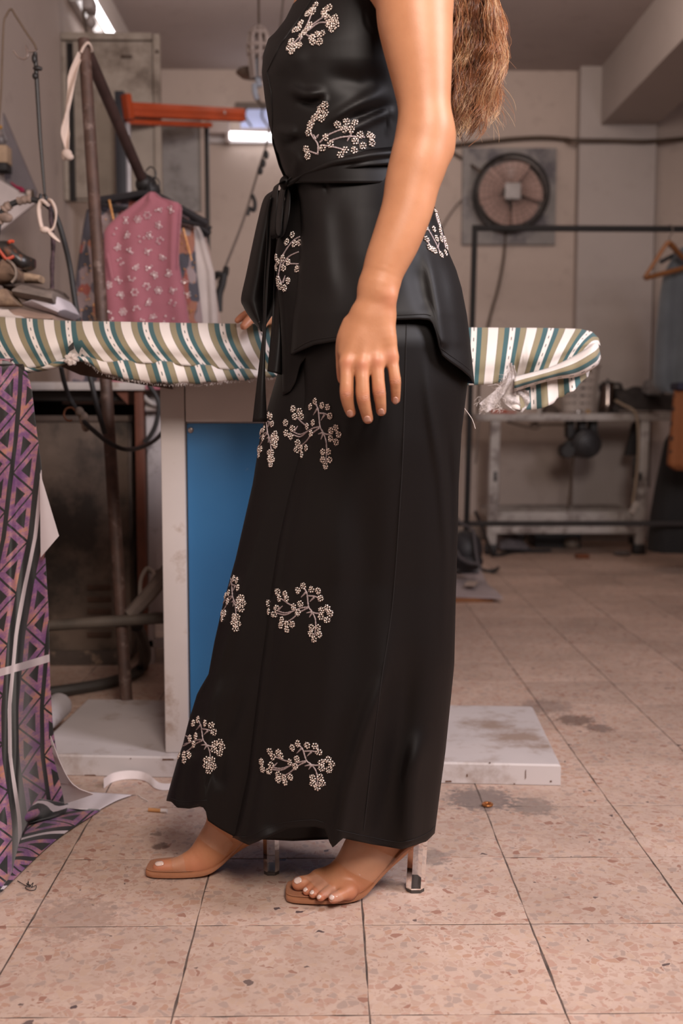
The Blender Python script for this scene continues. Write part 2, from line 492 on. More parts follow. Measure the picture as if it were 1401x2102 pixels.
# conduit runs along the wall and past the column
tag(wire('conduit_pipe', [PX(900, 302, B-0.02), PX(1000, 291, B-0.02), PX(1060, 285, B-0.02), PX(1115, 283, B-0.02), PX(1160, 286, B-0.03), PX(1178, 288, B-0.11), PX(1260, 289, B-0.11), PX(1335, 290, B-0.11), PX(1420, 283, B-0.02)], 0.013, M_cable, n=80),
    'dark conduit running along the back wall above the wall fan', 'conduit')
tag(wire('wall_cable', [PX(905, 300, B-0.02), PX(936, 318, B-0.02), PX(965, 338, B-0.02), PX(985, 352, B-0.19)], 0.009, M_cable),
    'short brown cord slanting down from behind the arm to the wall fan', 'cord')
tag(wire('wall_cable', [PX(870, 540, B-0.01), PX(905, 470, B-0.01), PX(930, 430, B-0.01), PX(947, 410, B-0.03)], 0.005, M_greycable),
    'thin grey cord rising along the wall to the left edge of the fan board', 'cord')
tag(wire('drain_pipe', [PX(1343, 240, B-0.03), PX(1341, 300, B-0.03), PX(1336, 560, B-0.03), PX(1331, 800, B-0.03), PX(1328, 1000, B-0.03)], 0.016, M_cable),
    'upright brown pipe on the back wall right of the column', 'pipe')
# small barred window with a tube lamp below it
wp0, wp1 = PX(494, 263, B), PX(700, 226, B)
win = struct(MB().bbox((wp0[0], B-0.012, wp0[2]), (wp1[0], B, wp1[2]), 0.002).build('window_1', emit('bluish_daylight', (0.30, 0.33, 0.50, 1), 0.55), smooth=False))
mb = MB()
for k in range(6):
    x = wp0[0]+(wp1[0]-wp0[0])*(k+0.35)/6
    mb.tube(smooth_poly([(x, B-0.03, wp1[2]), (x-0.005, B-0.05, wp1[2]-0.05), (x+0.03, B-0.03, wp0[2])], 10), 0.006, 6)
mb.build('window_bar', M_cable, win)
fm = MB()
fm.bbox((wp0[0]-0.03, B-0.03, wp1[2]), (wp1[0]+0.03, B, wp1[2]+0.035), 0.004)
fm.build('window_frame', M_greycable, win)
M_tube = emit('tube_glow', (1.0, 0.97, 1.0, 1), 5.0)
tl = empty('tube_lamp', PX(560, 276, B), 'lit tube lamp on the back wall below the barred window', 'lamp')
a, b_ = PX(472, 278, B-0.06), PX(690, 286, B-0.06)
MB().tube([a, b_], 0.022, 14).build('tube', M_tube, tl)
c0, c1 = PX(432, 290, B), PX(472, 250, B)
MB().bbox((c0[0], B-0.11, c0[2]+0.02), (c1[0], B, c1[2]), 0.01).bbox((c1[0]-0.02, B-0.10, a[2]-0.045), (c1[0]+0.004, B-0.02, a[2]+0.03), 0.006).build('end_cap', plain('lamp_plastic', (0.40, 0.33, 0.31, 1), 0.5), tl)
c2, c3 = PX(430, 292, B), PX(700, 258, B)
MB().bbox((c2[0], B-0.03, c2[2]-0.01), (c3[0], B-0.012, c2[2]+0.055), 0.006).build('lamp_body', plain('lamp_tray', (0.45, 0.42, 0.42, 1), 0.5), tl)
# tube lamp high on the left wall
tw = empty('tube_lamp', (ROOM_L, 4.9, 2.5), 'lit tube lamp high on the left wall above the leaning board', 'lamp')
MB().tube([(-0.985, 4.72, 2.485), (-0.985, 5.26, 2.487)], 0.017, 14).build('tube', M_tube, tw)
MB().bbox((ROOM_L+0.002, 4.66, 2.44), (ROOM_L+0.035, 5.32, 2.52), 0.008).bbox((ROOM_L+0.03, 4.66, 2.462), (-0.965, 4.72, 2.508), 0.006).bbox((ROOM_L+0.03, 5.26, 2.462), (-0.965, 5.32, 2.508), 0.006).build('lamp_body', M_white_paint, tw)
jb = empty('junction_box', PX(182, 40, 4.55), 'white cable junction with loose leads beside the left wall tube lamp', 'junction box')
q = PX(184, 22, 4.55)
MB().bbox((PX(172, 0, 4.55)[0], 4.5, q[2]-0.01), (PX(196, 0, 4.55)[0], 4.6, q[2]+0.05), 0.02).blob(PX(187, 45, 4.55), (0.02, 0.03, 0.025), 8).build('box_body', plain('junction_plastic', (0.36, 0.31, 0.29, 1), 0.6), jb)
mb = MB(); mb.tube(smooth_poly([PX(170, -20, 4.55), PX(172, 30, 4.53), PX(178, 70, 4.55), PX(176, 110, 4.56)], 16), 0.006, 6)
mb.build('lead', M_cable, jb)
# pendant: hanging plastic drying rack for small things
ph = empty('hanging_rack', PX(530, 0, 4.4), 'pale slatted plastic rack hanging on a cord before the far ceiling', 'hanging rack')
M_hang = plain('aged_plastic', (0.36, 0.29, 0.26, 1), 0.6)
mb = MB(); mb.tube([PX(530, -60, 4.4)*[1, 1, 0]+[0, 0, ROOM_H], PX(531, 60, 4.4)], 0.005, 6); mb.build('cord', M_cable, ph)
ctr = PX(531, 140, 4.4); sc_ = 4.4/F_PX
def cage_pt(a, px_r, py): return (ctr[0]+px_r*sc_*math.cos(a), ctr[1]+px_r*sc_*math.sin(a), ctr[2]+(140-py)*sc_)
for k in range(8):
    a = 2*PI*k/8+0.2
    pts = smooth_poly([cage_pt(a, 4, 60), cage_pt(a, 16, 72), cage_pt(a, 21, 100), cage_pt(a, 20, 115), cage_pt(a, 14, 160)], 18)
    MB().tube(pts, 0.007, 6).build('slat', M_hang, ph)
mb = MB()
for (r, y) in ((17, 74), (22, 99), (21, 114)):
    mb.tube([cage_pt(a, r, y) for a in np.linspace(0, 2*PI, 25)], 0.007, 6, caps=False)
mb.build('hoop', M_hang, ph)
M_clr = plain('clear_blue_plastic', (0.33, 0.36, 0.42, 1), 0.25)
mb = MB()
mb.tube(smooth_poly([PX(531, 120, 4.4), PX(528, 155, 4.4), PX(533, 178, 4.4)], 12), 0.012, 8)
mb.tube(smooth_poly([PX(522, 172, 4.4), PX(523, 190, 4.4), PX(528, 205, 4.4)], 10), 0.011, 8)
mb.build('clip', M_clr, ph)
mb = MB(); mb.tube(smooth_poly([PX(527, 195, 4.4), PX(532, 210, 4.4), PX(541, 217, 4.4), PX(550, 212, 4.4), PX(552, 200, 4.4)], 16), 0.008, 8)
mb.build('hook', M_greycable, ph)
mb = MB(); q = PX(515, 150, 4.55)
mb.lathe([(0.0, 0.016), (0.055, 0.012), (0.062, 0.0), (0.04, -0.018), (0.0, -0.02)], (q[0], q[1], q[2]), 20)
mb.build('dish', plain('dark_dish', (0.17, 0.135, 0.11, 1), 0.5), ph)

# ================================================================ LEFT BACKGROUND
M_board = plain('aged_board', (0.36, 0.30, 0.245, 1), 0.7, var=0.22, scale=4, dirt=((0.17, 0.13, 0.10, 1), 4, 0.5), bump=0.2, bscale=30)
wc = empty('framed_shutter', (-0.88, 4.55, 1.62), 'aged beige framed shutter standing out from high on the left wall', 'shutter')
x0, x1, z0, z1 = ROOM_L+0.002, PX(330, 250, 4.53)[0], 1.618, 2.268
MB().bbox((x0, 4.55, z0), (x1-0.004, 4.58, z1), 0.004).build('back_board', M_board, wc)
d = MB(); d.bbox((x0+0.045, 4.53, z0+0.01), (x1-0.03, 4.548, z1-0.028), 0.003); dd = d.build('door', M_board, wc)
q = PX(260, 117, 4.53)
MB().bbox((q[0]-0.022, 4.522, q[2]-0.006), (q[0]+0.022, 4.534, q[2]+0.006), 0.002).build('handle', M_cable, dd)
f = MB(); f.bbox((x1-0.027, 4.522, z0), (x1, 4.56, z1), 0.003); f.bbox((x0, 4.522, z1-0.024), (x1-0.03, 4.556, z1+0.004), 0.003)
f.bbox((x0, 4.525, z0), (x0+0.018, 4.56, z1-0.03), 0.003); f.build('frame', M_board, wc)
MB().bbox((x0+0.018, 4.545, z0+0.0), (x0+0.044, 4.5535, z1-0.03), 0.001).build('hinge_gap', M_black, wc)
MB().lathe([(0, -0.004), (0.007, -0.004), (0.008, 0.0), (0, 0.002)], PX(322, 106, 4.522), 10, 'Y').build('screw', M_cable, wc)
# shelving rack with an orange beam
rk = empty('storage_rack', (-0.75, 4.4, 0), 'storage rack with a dark upright and an orange crossbeam below the ceiling', 'rack')
ru = PX(246, 300, 4.38); uw = 0.018
zt = PX(246, 186, 4.38)[2]
MB().bbox((ru[0]-uw, 4.38, 0.0), (ru[0]+uw, 4.43, zt), 0.003).build('upright', plain('navy_steel', (0.022, 0.022, 0.028, 1), 0.5), rk)
MB().bbox((ru[0]+uw+0.001, 4.395, PX(0, 420, 4.38)[2]), (ru[0]+uw+0.018, 4.43, PX(0, 248, 4.38)[2]), 0.003).build('galvanised_strip', plain('galvanised', (0.42, 0.40, 0.42, 1), 0.4, 0.4), rk)
M_or = plain('orange_enamel', (0.40, 0.055, 0.010, 1), 0.4, var=0.1)
A = PX(259, 225, 4.37); Bq = PX(498, 237, 4.78)
dv = Bq-A; L = np.linalg.norm(dv); ang = math.atan2(dv[1], dv[0]); tilt = math.asin(dv[2]/L)
Mx = Matrix.Translation(Vector(A)) @ Matrix.Rotation(ang, 4, 'Z') @ Matrix.Rotation(-tilt, 4, 'Y')
hb = 0.026
mb = MB(); mb.bbox((0, -0.015, -hb), (L, 0.015, hb), 0.004, Mx); mb.bbox((0, -0.019, -hb*0.15), (L, -0.014, hb*0.98), 0.002, Mx)
mb.build('crossbeam', M_or, rk)
mb = MB(); mb.bbox((0.01, 0.02, -hb-0.022), (L*0.74, 0.05, -hb-0.004), 0.003, Mx); mb.build('rear_rail', M_or, rk)
mb = MB(); mb.bbox((-0.006, -0.022, -hb-0.01), (0.018, 0.017, hb+0.03), 0.003, Mx); mb.build('beam_bracket', M_or, rk)
MB().lathe([(0, -0.006), (0.008, -0.005), (0.009, 0)], PX(459, 231, 4.69), 10, 'Y').build('rivet', M_white_paint, rk)
p = PX(416, 340, 4.78)
mb = MB(); mb.bbox((Bq[0]-0.165, 4.79, 0.0), (Bq[0]-0.147, 4.82, PX(0, 250, 4.78)[2]), 0.003); mb.build('rear_upright', M_black, rk)
# second, greyer board hung from the rack
hbd = empty('grey_sheet', PX(372, 430, 4.85), 'plain grey sheet hanging under the orange crossbeam', 'sheet')
p0, p1 = PX(334, 434, 4.85), PX(411, 250, 4.85)
mb = MB(); mb.bbox((p0[0], 4.85, p0[2]), (p1[0], 4.87, p1[2]), 0.003); mb.build('board', plain('cool_board', (0.30, 0.275, 0.26, 1), 0.7, var=0.2, scale=5, dirt=((0.17, 0.15, 0.14, 1), 5, 0.5)), hbd)
mb = MB(); mb.bbox((p0[0]-0.002, 4.844, p1[2]-0.012), (p1[0]+0.002, 4.876, p1[2]+0.004), 0.002); mb.build('top_rail', M_bluegrey, hbd)

# leaning rusty pipe with an arm that carries garments
M_rust = plain('rusty_pipe', (0.085, 0.046, 0.034, 1), 0.6, 0.15, var=0.35, scale=20, dirt=((0.19, 0.13, 0.11, 1), 30, 0.25))
gs = empty('garment_stand', PX(250, 1280, 2.75)*[1, 1, 0], 'rusty leaning pipe with a slanting arm standing behind the ironing table', 'stand')
top = PX(172, 82, 2.95); low = PX(246, 1230, 2.76)
foot = top+(low-top)*((0.012-top[2])/(low[2]-top[2]))
MB().tube([top, top+(low-top)*0.5, low, foot], 0.0158, 14).build('pole', M_rust, gs)
arm0 = PX(181, 112, 2.95); arm1 = PX(300, 388, 3.36)
MB().tube([arm0, arm1], 0.0155, 12).build('arm', plain('dark_rusty_pipe', (0.055, 0.030, 0.026, 1), 0.55, 0.25, var=0.3, scale=20), gs)
MB().tube([foot-[0, 0, .012], foot+[0, 0, .004]], 0.045, 20).build('foot', M_rust, gs)
hp0, hp1 = PX(60, 1287, 2.74), PX(345, 1268, 2.74)
MB().tube([hp0, PX(250, 1274, 2.735), hp1], 0.0145, 12).build('crossbar', plain('dusty_pipe', (0.085, 0.065, 0.05, 1), 0.65, var=0.3, scale=16), gs)
# dark lump where the hangers hook over the arm
cl = MB(); cl.blob(PX(300, 380, 3.36), (0.032, 0.05, 0.03), 10); cl.blob(PX(312, 392, 3.36), (0.026, 0.04, 0.026), 8); cl.build('arm_clamp', M_dark, gs)
# cloth ribbon tied to the pipe
rb = empty('cloth_ribbon', PX(150, 120, 2.9), 'cream cloth ribbon tied to the top of the leaning pipe', 'ribbon')
path = smooth_poly([PX(165, 108, 2.93), PX(150, 150, 2.92), PX(144, 190, 2.92), PX(136, 240, 2.92), PX(134, 275, 2.92), PX(138, 308, 2.92)], 30)
wid = np.interp(np.linspace(0, 1, 30), [0, .25, .45, .55, .8, 1], [4, 9, 6, 3.5, 8, 4])*2.92/F_PX
rows = [[path[i]+np.array([wid[i]*u, 0.006*math.sin(u*2+i*0.3), 0]) for u in np.linspace(-1, 1, 7)] for i in range(30)]
M_cream = plain('cream_cotton', (0.60, 0.47, 0.40, 1), 0.9, bump=0.3, bscale=400)
MB().sheet(rows, 0.0015).build('tail', M_cream, rb)
kn = MB(); kn.blob(PX(137, 316, 2.92), (0.014, 0.012, 0.013), 8); kn.blob(PX(142, 322, 2.92), (0.012, 0.01, 0.009), 7); kn.blob(PX(132, 320, 2.925), (0.008, 0.01, 0.012), 7); kn.build('knot', M_cream, rb)
MB().tube(smooth_poly([PX(166, 108, 2.925), PX(172, 96, 2.925), PX(180, 88, 2.925), PX(186, 94, 2.935), PX(188, 104, 2.95), PX(184, 111, 2.96)], 24), 0.0035, 6).build('loop', M_cream, rb)
# ---------------------------------------------------------------- garments on the stand
def fabric(name, col, rough=0.85, var=0.15, scale=8, sheen=0.3):
    return plain(name, col, rough, var=var, scale=scale, bump=0.25, bscale=500, sheen=sheen)
def hung_cloth(rows_px, Y, folds=0.012, nf=5, cols=41, seed=1, depth=0.034, nrow=40, back=True):
    """a hanging garment: rows of (py, left px, right px); a closed, softly folded tube"""
    r = np.random.default_rng(seed); ph = r.uniform(0, 6.28, 4)
    R = np.array(rows_px, float); pys = np.linspace(R[0, 0], R[-1, 0], nrow)
    rows = []
    for i, py in enumerate(pys):
        l = ni(py, R[:, 0], R[:, 1]); rr = ni(py, R[:, 0], R[:, 2]); t = i/(nrow-1)
        row = []
        for j in range(cols*2):
            a = 2*PI*j/(cols*2); u = math.cos(a); v = -math.sin(a)
            fold = folds*(0.35+0.65*t)*(math.sin(nf*u*1.6+ph[0]+0.6*t)+0.5*math.sin(nf*2.7*u+ph[1]-0.8*t))
            px = (l+rr)/2+(rr-l)/2*u
            p = PX(px, py, Y)
            p[1] = Y+depth*np.sign(v)*abs(v)**0.7*(0.5+0.5*t)*-1*-1+fold*abs(v)
            row.append(p)
        rows.append(row)
    return rows
def hanger(parent, ctr, half, mat, tilt=0.0, drop=0.075, hookmat=None, name='hanger_bar', r=0.008, bar=True, yaw=0.0):
    c = np.array(ctr, float)
    cs, sn = math.cos(yaw), math.sin(yaw)
    def W(x, z): return c+np.array([x*cs, x*sn, z])
    mb = MB()
    mb.tube(smooth_poly([W(-half, -drop-half*tilt), W(-half*.5, -drop*0.45-half*.5*tilt), W(0, 0.0), W(half*.5, -drop*0.45+half*.5*tilt), W(half, -drop+half*tilt)], 24), np.interp(np.linspace(0, 1, 24), [0, .5, 1], [r*1.3, r, r*1.3]), 8)
    if bar: mb.tube([W(-half*.97, -drop-half*tilt-.004), W(half*.97, -drop+half*tilt-.004)], r*0.7, 8)
    mb.build(name, mat, parent)
    k = MB(); k.tube(smooth_poly([W(0, 0), W(0, .03), W(.012, .045), W(.014, .065), W(0, .078), W(-.014, .066)], 20), 0.0022, 6)
    k.build('hook', hookmat or M_black, parent)
Yd = 3.30
M_pink = plain('pink_crepe', (0.36, 0.115, 0.145, 1), 0.75, var=0.1, scale=9, bump=0.3, bscale=350, sheen=0.3)
# back garment: blush tunic
def floral():
    m, nt, b = newmat('floral_print'); g = NT(nt); p = g.pos()
    n1 = g.n('ShaderNodeTexVoronoi'); n1.inputs['Scale'].default_value = 26
    mp = g.n('ShaderNodeMapping'); mp.inputs['Scale'].default_value = (1.5, 1.5, 0.75); mp.inputs['Rotation'].default_value = (0, 0.35, 0); g.l(p, mp.inputs[0])
    nn = g.n('ShaderNodeTexNoise'); nn.inputs['Scale'].default_value = 22; g.l(mp.outputs[0], nn.inputs['Vector'])
    ad = g.n('ShaderNodeVectorMath', operation='MULTIPLY_ADD'); ad.inputs[1].default_value = (.05, .05, .05); g.l(nn.outputs['Color'], ad.inputs[0]); g.l(mp.outputs[0], ad.inputs[2])
    g.l(ad.outputs[0], n1.inputs['Vector'])
    s = g.n('ShaderNodeSeparateColor'); g.l(n1.outputs['Color'], s.inputs[0])
    c = g.ramp(s.outputs[0], [(0, (0.30, 0.22, 0.22, 1)), (.3, (0.075, 0.07, 0.085, 1)), (.55, (0.33, 0.095, 0.075, 1)), (.66, (0.32, 0.245, 0.245, 1)), (.82, (0.12, 0.105, 0.125, 1)), (.94, (0.34, 0.14, 0.09, 1))], 'CONSTANT')
    g.l(c, b.inputs['Base Color']); b.inputs['Roughness'].default_value = 0.8
    return m
M_floral = floral()
M_blush = fabric('blush_cotton', (0.42, 0.30, 0.26, 1))
M_ivory = fabric('ivory_muslin', (0.56, 0.48, 0.44, 1))
M_sequin = plain('sequin', (0.80, 0.74, 0.76, 1), 0.30, 0.8, var=.5, scale=300)
M_goldseq = plain('gold_sequin', (0.55, 0.27, 0.10, 1), 0.35, 0.8, var=.5, scale=300)
M_hangblack = plain('black_hanger_plastic', (0.017, 0.015, 0.017, 1), 0.5)
def garment(name, rows, Y, mat, label, cat, seed, **k):
    P = np.array(hung_cloth(rows, Y, seed=seed, **k))
    e = empty(name, P.reshape(-1, 3).mean(0)*[1, 1, 0]+[0, 0, P[:, :, 2].max()], label, cat)
    mb = MB(); mb.grid(P, close_u=True)
    mb.build('cloth', mat, e)
    return e, P
g1, _ = garment('blush_garment', [(455, 205, 415), (520, 175, 432), (660, 140, 452), (760, 130, 456), (830, 128, 458)], Yd+0.16, M_blush, 'blush cotton garment hanging rearmost on the rusty stand', 'garment', 3)
hanger(g1, PX(305, 420, Yd+0.16), 0.19, M_hangblack)
g2, P2 = garment('ivory_garment', [(450, 330, 405), (475, 322, 415), (560, 318, 440), (640, 315, 446), (700, 315, 448), (780, 318, 450)], Yd+0.10, M_ivory, 'ivory muslin garment peeping out right of the floral tunic', 'garment', 5, folds=0.009, nf=8)
hanger(g2, PX(318, 418, Yd+0.10), 0.165, M_hangblack, tilt=-0.1)
g3, P3 = garment('floral_tunic', [(412, 205, 262), (430, 178, 395), (470, 170, 398), (560, 157, 404), (650, 146, 415), (720, 142, 420), (790, 140, 425)], Yd+0.05, M_floral, 'grey and coral floral tunic with gold sequins behind the pink dress', 'garment', 8, folds=0.01, nf=7)
hanger(g3, PX(292, 405, Yd+0.05), 0.16, M_hangblack)
g4, P4 = garment('pink_dress', [(396, 306, 320), (412, 285, 340), (418, 276, 374), (440, 246, 373), (462, 222, 371), (474, 213, 370), (520, 214, 366), (545, 215, 368), (600, 216, 379), (660, 221, 389), (740, 224, 398), (800, 226, 402)], Yd-0.035, M_pink, 'dusty pink sleeveless dress sprinkled with silver sequin flowers on the stand', 'dress', 9, folds=0.008, nf=4)
hanger(g4, PX(310, 398, Yd), 0.165, M_hangblack, tilt=-0.2, drop=0.055, r=0.0095)
# shoulder strap of the pink dress with a raised seam
for x0_, x1_ in (((372, 420), (366, 545)), ((222, 520), (231, 570))):
    mb = MB()
    pts = [PX(x0_[0]-2+(x1_[0]-x0_[0])*t, x0_[1]+(x1_[1]-x0_[1])*t, Yd-0.085) for t in np.linspace(0, 1, 12)]
    mb.tube(pts, 0.003, 6)
    mb.build('seam_trim', M_pink, g4)
def surf_y(P, px, py):
    """front surface depth of a garment grid near a pixel"""
    X = PX(px, py, P[:, :, 1].mean()); Q = P.reshape(-1, 3)
    d = (Q[:, 0]-X[0])**2+(Q[:, 2]-X[2])**2
    idx = np.argsort(d)[:6]
    return Q[idx, 1].min()
mb = MB()
fl = [(258, 452), (302, 442), (283, 450), (236, 475), (259, 482), (289, 490), (307, 483), (328, 494), (241, 507), (266, 516), (304, 516), (334, 527), (247, 537), (278, 547), (306, 550), (316, 565), (345, 561), (243, 575), (270, 570), (300, 588), (325, 596), (247, 606), (276, 600), (303, 620), (354, 622), (252, 640), (280, 635), (314, 652), (338, 655), (355, 596), (325, 430), (350, 430), (326, 462), (378, 581), (222, 585), (222, 640), (384, 604), (232, 660), (290, 662), (360, 650)]
for i, (x, y) in enumerate(fl):
    yy = surf_y(P4, x, y)-0.004
    for k in range(7 if i % 3 else 6):
        if k == 0: o = (0, 0)
        else: o = (6.2*math.cos(k*1.05+i), 6.2*math.sin(k*1.05+i))
        if rng.random() < 0.25: continue
        q = PX(x+o[0], y+o[1], yy)
        mb.lathe([(0.0, -0.002), (0.0020 if k else 0.0028, -0.0015), (0.0022 if k else 0.003, 0.001)], q, 7, 'Y')
o = mb.build('sequin_flowers', M_sequin, g4, smooth=False); o['kind'] = 'stuff'
mb = MB()
for k in range(80):
    py = rng.uniform(440, 700); l = ni(py, [412, 470, 650, 790], [205, 172, 148, 142])
    px = l+rng.uniform(2, 55) if rng.random() < 0.65 else rng.uniform(365, 402)
    q = PX(px, py, surf_y(P3, px, py)-0.003)
    mb.lathe([(0, -0.0015), (0.0022, -0.001), (0.0024, 0.001)], q, 6, 'Y')
for k in range(16):
    q = PX(224+k*0.9, 412+k*4, Yd-0.01); mb.lathe([(0, -0.0015), (0.0035, -0.001), (0.0035, 0.001)], q, 6, 'Y')
    q = PX(376+k*1.1, 470+k*4.2, Yd-0.01); mb.lathe([(0, -0.0015), (0.003, -0.001), (0.003, 0.001)], q, 6, 'Y')
o = mb.build('gold_sequins', M_goldseq, g3, smooth=False); o['kind'] = 'stuff'
# thin leash with a hook running up to the ceiling lamp
ls = empty('cable_leash', PX(450, 560, 4.0), 'thin grey leash with black knots slanting up before the back wall', 'leash')
pts = smooth_poly([PX(448, 580, 3.9), PX(462, 548, 3.92), PX(500, 450, 4.0), PX(530, 350, 4.1), PX(548, 290, 4.2), PX(560, 210, 4.3), PX(575, 60, 4.4), PX(590, -90, 4.5)], 60)
MB().tube(pts, 0.0042, 6).build('cord', M_greycable, ls)
mb = MB()
for (x, y) in ((546, 318), (534, 350), (540, 335)): mb.blob(PX(x, y, 4.08), (0.010, 0.01, 0.016), 6)
mb.tube(smooth_poly([PX(517, 400, 4.04), PX(523, 415, 4.04), PX(521, 432, 4.04), PX(512, 428, 4.04), PX(507, 442, 4.04)], 16), 0.008, 6)
o = mb.build('knots', M_dark, ls); o['kind'] = 'stuff'
mb = MB()
mb.tube(smooth_poly([PX(441, 570, 3.92), PX(447, 562, 3.9), PX(461, 565, 3.9), PX(464, 550, 3.92)], 14), 0.011, 7)
mb.tube(smooth_poly([PX(459, 562, 3.9), PX(455, 585, 3.9), PX(449, 605, 3.9), PX(448, 640, 3.9)], 12), 0.014, 7)
mb.build('clip', M_dark, ls)

# ---------------------------------------------------------------- left: boiler, back table, pipes
M_boiler = plain('sooty_steel', (0.15, 0.108, 0.082, 1), 0.75, 0.1, var=0.3, scale=6, dirt=((0.05, 0.038, 0.03, 1), 5, 0.7), bump=0.15, bscale=40)
bo = empty('steam_boiler', (-0.72, 3.55, 0), 'sooty brown metal boiler with louvre slots on the floor under the back table', 'boiler')
bx0, bx1 = PX(60, 1000, 3.3)[0], PX(264, 1000, 3.3)[0]
zb = PX(0, 857, 3.3)[2]
mb = MB(); mb.bbox((bx0, 3.3, 0.03), (bx1, 3.8, zb), 0.006); mb.build('casing', M_boiler, bo)
mb = MB(); mb.bbox((bx0-0.004, 3.292, zb-0.012), (bx1+0.004, 3.8, zb+0.006), 0.003); mb.build('lid', plain('boiler_lid', (0.10, 0.07, 0.055, 1), 0.7, 0.1, var=0.3), bo)
mb = MB(); mb.bbox((bx0+0.02, 3.29, 0.0), (bx1-0.01, 3.76, 0.045), 0.004); mb.build('plinth', plain('boiler_plinth', (0.07, 0.05, 0.04, 1), 0.8, dirt=((0.25, .17, .12, 1), 30, .3)), bo)
M_louv = plain('louvre_rust', (0.085, 0.045, 0.028, 1), 0.7, 0.1, var=0.4)
for y0_ in (1206, 1230, 1255, 1303):
    q0, q1 = PX(180, y0_+4, 3.3), PX(228, y0_-4, 3.3)
    mb = MB(); mb.tube([(q0[0], 3.297, q0[2]+0.004), (q1[0], 3.297, q0[2]+0.004)], 0.006, 8); mb.tube([(q0[0], 3.294, q0[2]+0.011), (q1[0], 3.294, q0[2]+0.011)], 0.0045, 8)
    mb.build('louvre', M_louv, bo)
bt = empty('back_table', (-0.78, 3.4, 0), 'white edged work table against the left wall above the boiler', 'table')
zt0, zt1 = PX(0, 801, 3.2)[2], PX(0, 784, 3.2)[2]
tx1 = PX(283, 0, 3.2)[0]
MB().bbox((ROOM_L+0.003, 3.2, zt0), (tx1, 3.95, zt1), 0.003).build('tabletop', M_white_paint, bt)
MB().bbox((ROOM_L+0.05, 3.26, zt0-0.03), (px0-.002 if 'px0' in globals() else -.6, 3.27, zt0), 0.002).build('apron', M_black, bt)
MB().bbox((ROOM_L+0.01, 3.83, .3), (tx1-0.03, 3.85, zt0), 0.002).build('dark_void_sheet', M_black, bt)  # black sheet added so the space under the table reads as dark void
M_ox = plain('red_oxide', (0.125, 0.035, 0.016, 1), 0.6, var=0.2)
px0, px1 = PX(261, 0, 3.21)[0], PX(279, 0, 3.21)[0]
MB().bbox((px0, 3.215, 0), (px1, 3.25, zt0), 0.002).build('leg', M_ox, bt)
MB().bbox((px0, 3.88, 0), (px1, 3.92, zt0), 0.002).build('leg', M_ox, bt)
MB().bbox((ROOM_L+.01, 3.215, 0), (ROOM_L+.045, 3.25, zt0), 0.002).build('leg', M_ox, bt)
MB().bbox((ROOM_L+.01, 3.88, 0), (ROOM_L+.045, 3.92, zt0), 0.002).build('leg', M_ox, bt)
q = [PX(235, 802, 3.22), PX(262, 802, 3.22), PX(262, 830, 3.22)]
MB().prism(q, (0, 0, 0), (0, 0.012, 0)).build('gusset', M_ox, bt)
# white panelled unit right of it
M_unit = plain('white_unit', (0.50, 0.46, 0.46, 1), 0.5, var=0.15, scale=5, dirt=((0.15, 0.11, 0.09, 1), 8, 0.4))
wu = empty('white_unit', (-0.47, 3.5, 0), 'narrow white metal cabinet behind the ironing table post', 'cabinet')
ux0, ux1 = PX(285, 0, 3.3)[0], PX(380, 0, 3.3)[0]
zu1 = PX(0, 778, 3.3)[2]
MB().bbox((ux0, 3.30, PX(0, 1262, 3.3)[2]), (ux1, 3.7, zu1), 0.004).build('casing', M_unit, wu)
MB().bbox((ux0+0.005, 3.288, PX(0, 1255, 3.3)[2]), (PX(325, 0, 3.3)[0], 3.299, PX(0, 920, 3.3)[2]), 0.003).build('door', M_unit, wu)
MB().bbox((PX(327, 0, 3.3)[0], 3.29, PX(0, 1255, 3.3)[2]), (PX(336, 0, 3.3)[0], 3.3, PX(0, 905, 3.3)[2]), 0.002).build('edge_strip', plain('pinkish_strip', (0.22, 0.12, 0.09, 1), 0.6), wu)
mb = MB()
for x in (287, 330): 
    c_ = PX(x, 0, 3.32)[0]; mb.bbox((c_-0.012, 3.31, 0), (c_+0.012, 3.35, PX(0, 1262, 3.3)[2]), 0.002)
mb.bbox((PX(282, 0, 3.3)[0], 3.31, 0.05), (PX(336, 0, 3.3)[0], 3.34, 0.075), 0.002)
mb.build('leg_frame', M_unit, wu)
hz = empty('water_connector', PX(310, 840, 3.27), 'white hose connector with a blue collar beside the red oxide leg', 'hose connector')
mb = MB(); mb.tube([PX(299, 838, 3.27), PX(342, 836, 3.27)], 0.0105, 12); mb.build('connector', plain('white_plastic', (0.55, 0.48, 0.45, 1), 0.4), hz)
mb = MB(); mb.tube([PX(290, 838, 3.27), PX(298, 838, 3.27)], 0.012, 12); mb.build('collar', plain('blue_plastic', (0.02, 0.12, 0.30, 1), 0.4), hz)
mb = MB(); mb.tube(smooth_poly([PX(292, 812, 3.26), PX(305, 824, 3.25), PX(322, 830, 3.25), PX(342, 828, 3.26)], 18), 0.008, 8); mb.build('hose', M_white_paint, hz)
def cable(name, pts, r, mat, label, cat='cable', n=50):
    o = MB().tube(smooth_poly(pts, n), r, 8).build(name, mat); return tag(o, label, cat)
cable('black_cable', [PX(125, 752, 2.62), PX(132, 785, 2.66), PX(142, 815, 2.7), PX(158, 842, 2.70), PX(175, 868, 2.68), PX(205, 895, 2.66), PX(222, 908, 2.66), PX(255, 922, 2.7), PX(290, 918, 2.85), PX(322, 900, 2.95), PX(345, 870, 3.0)], 0.0058, M_dark, 'black cable sagging from the board to the white cabinet, wrapped in rag', n=80)
rag = empty('cable_wrap', PX(168, 855, 2.69), 'dirty cream rag wrapped round the sagging black cable', 'rag')
mb = MB()
for (x, y, a, b) in ((163, 845, .011, .012), (172, 860, .012, .018), (176, 875, .011, .014), (170, 852, .009, .01),): mb.blob(PX(x, y, 2.69), (a, 0.012, b), 7)
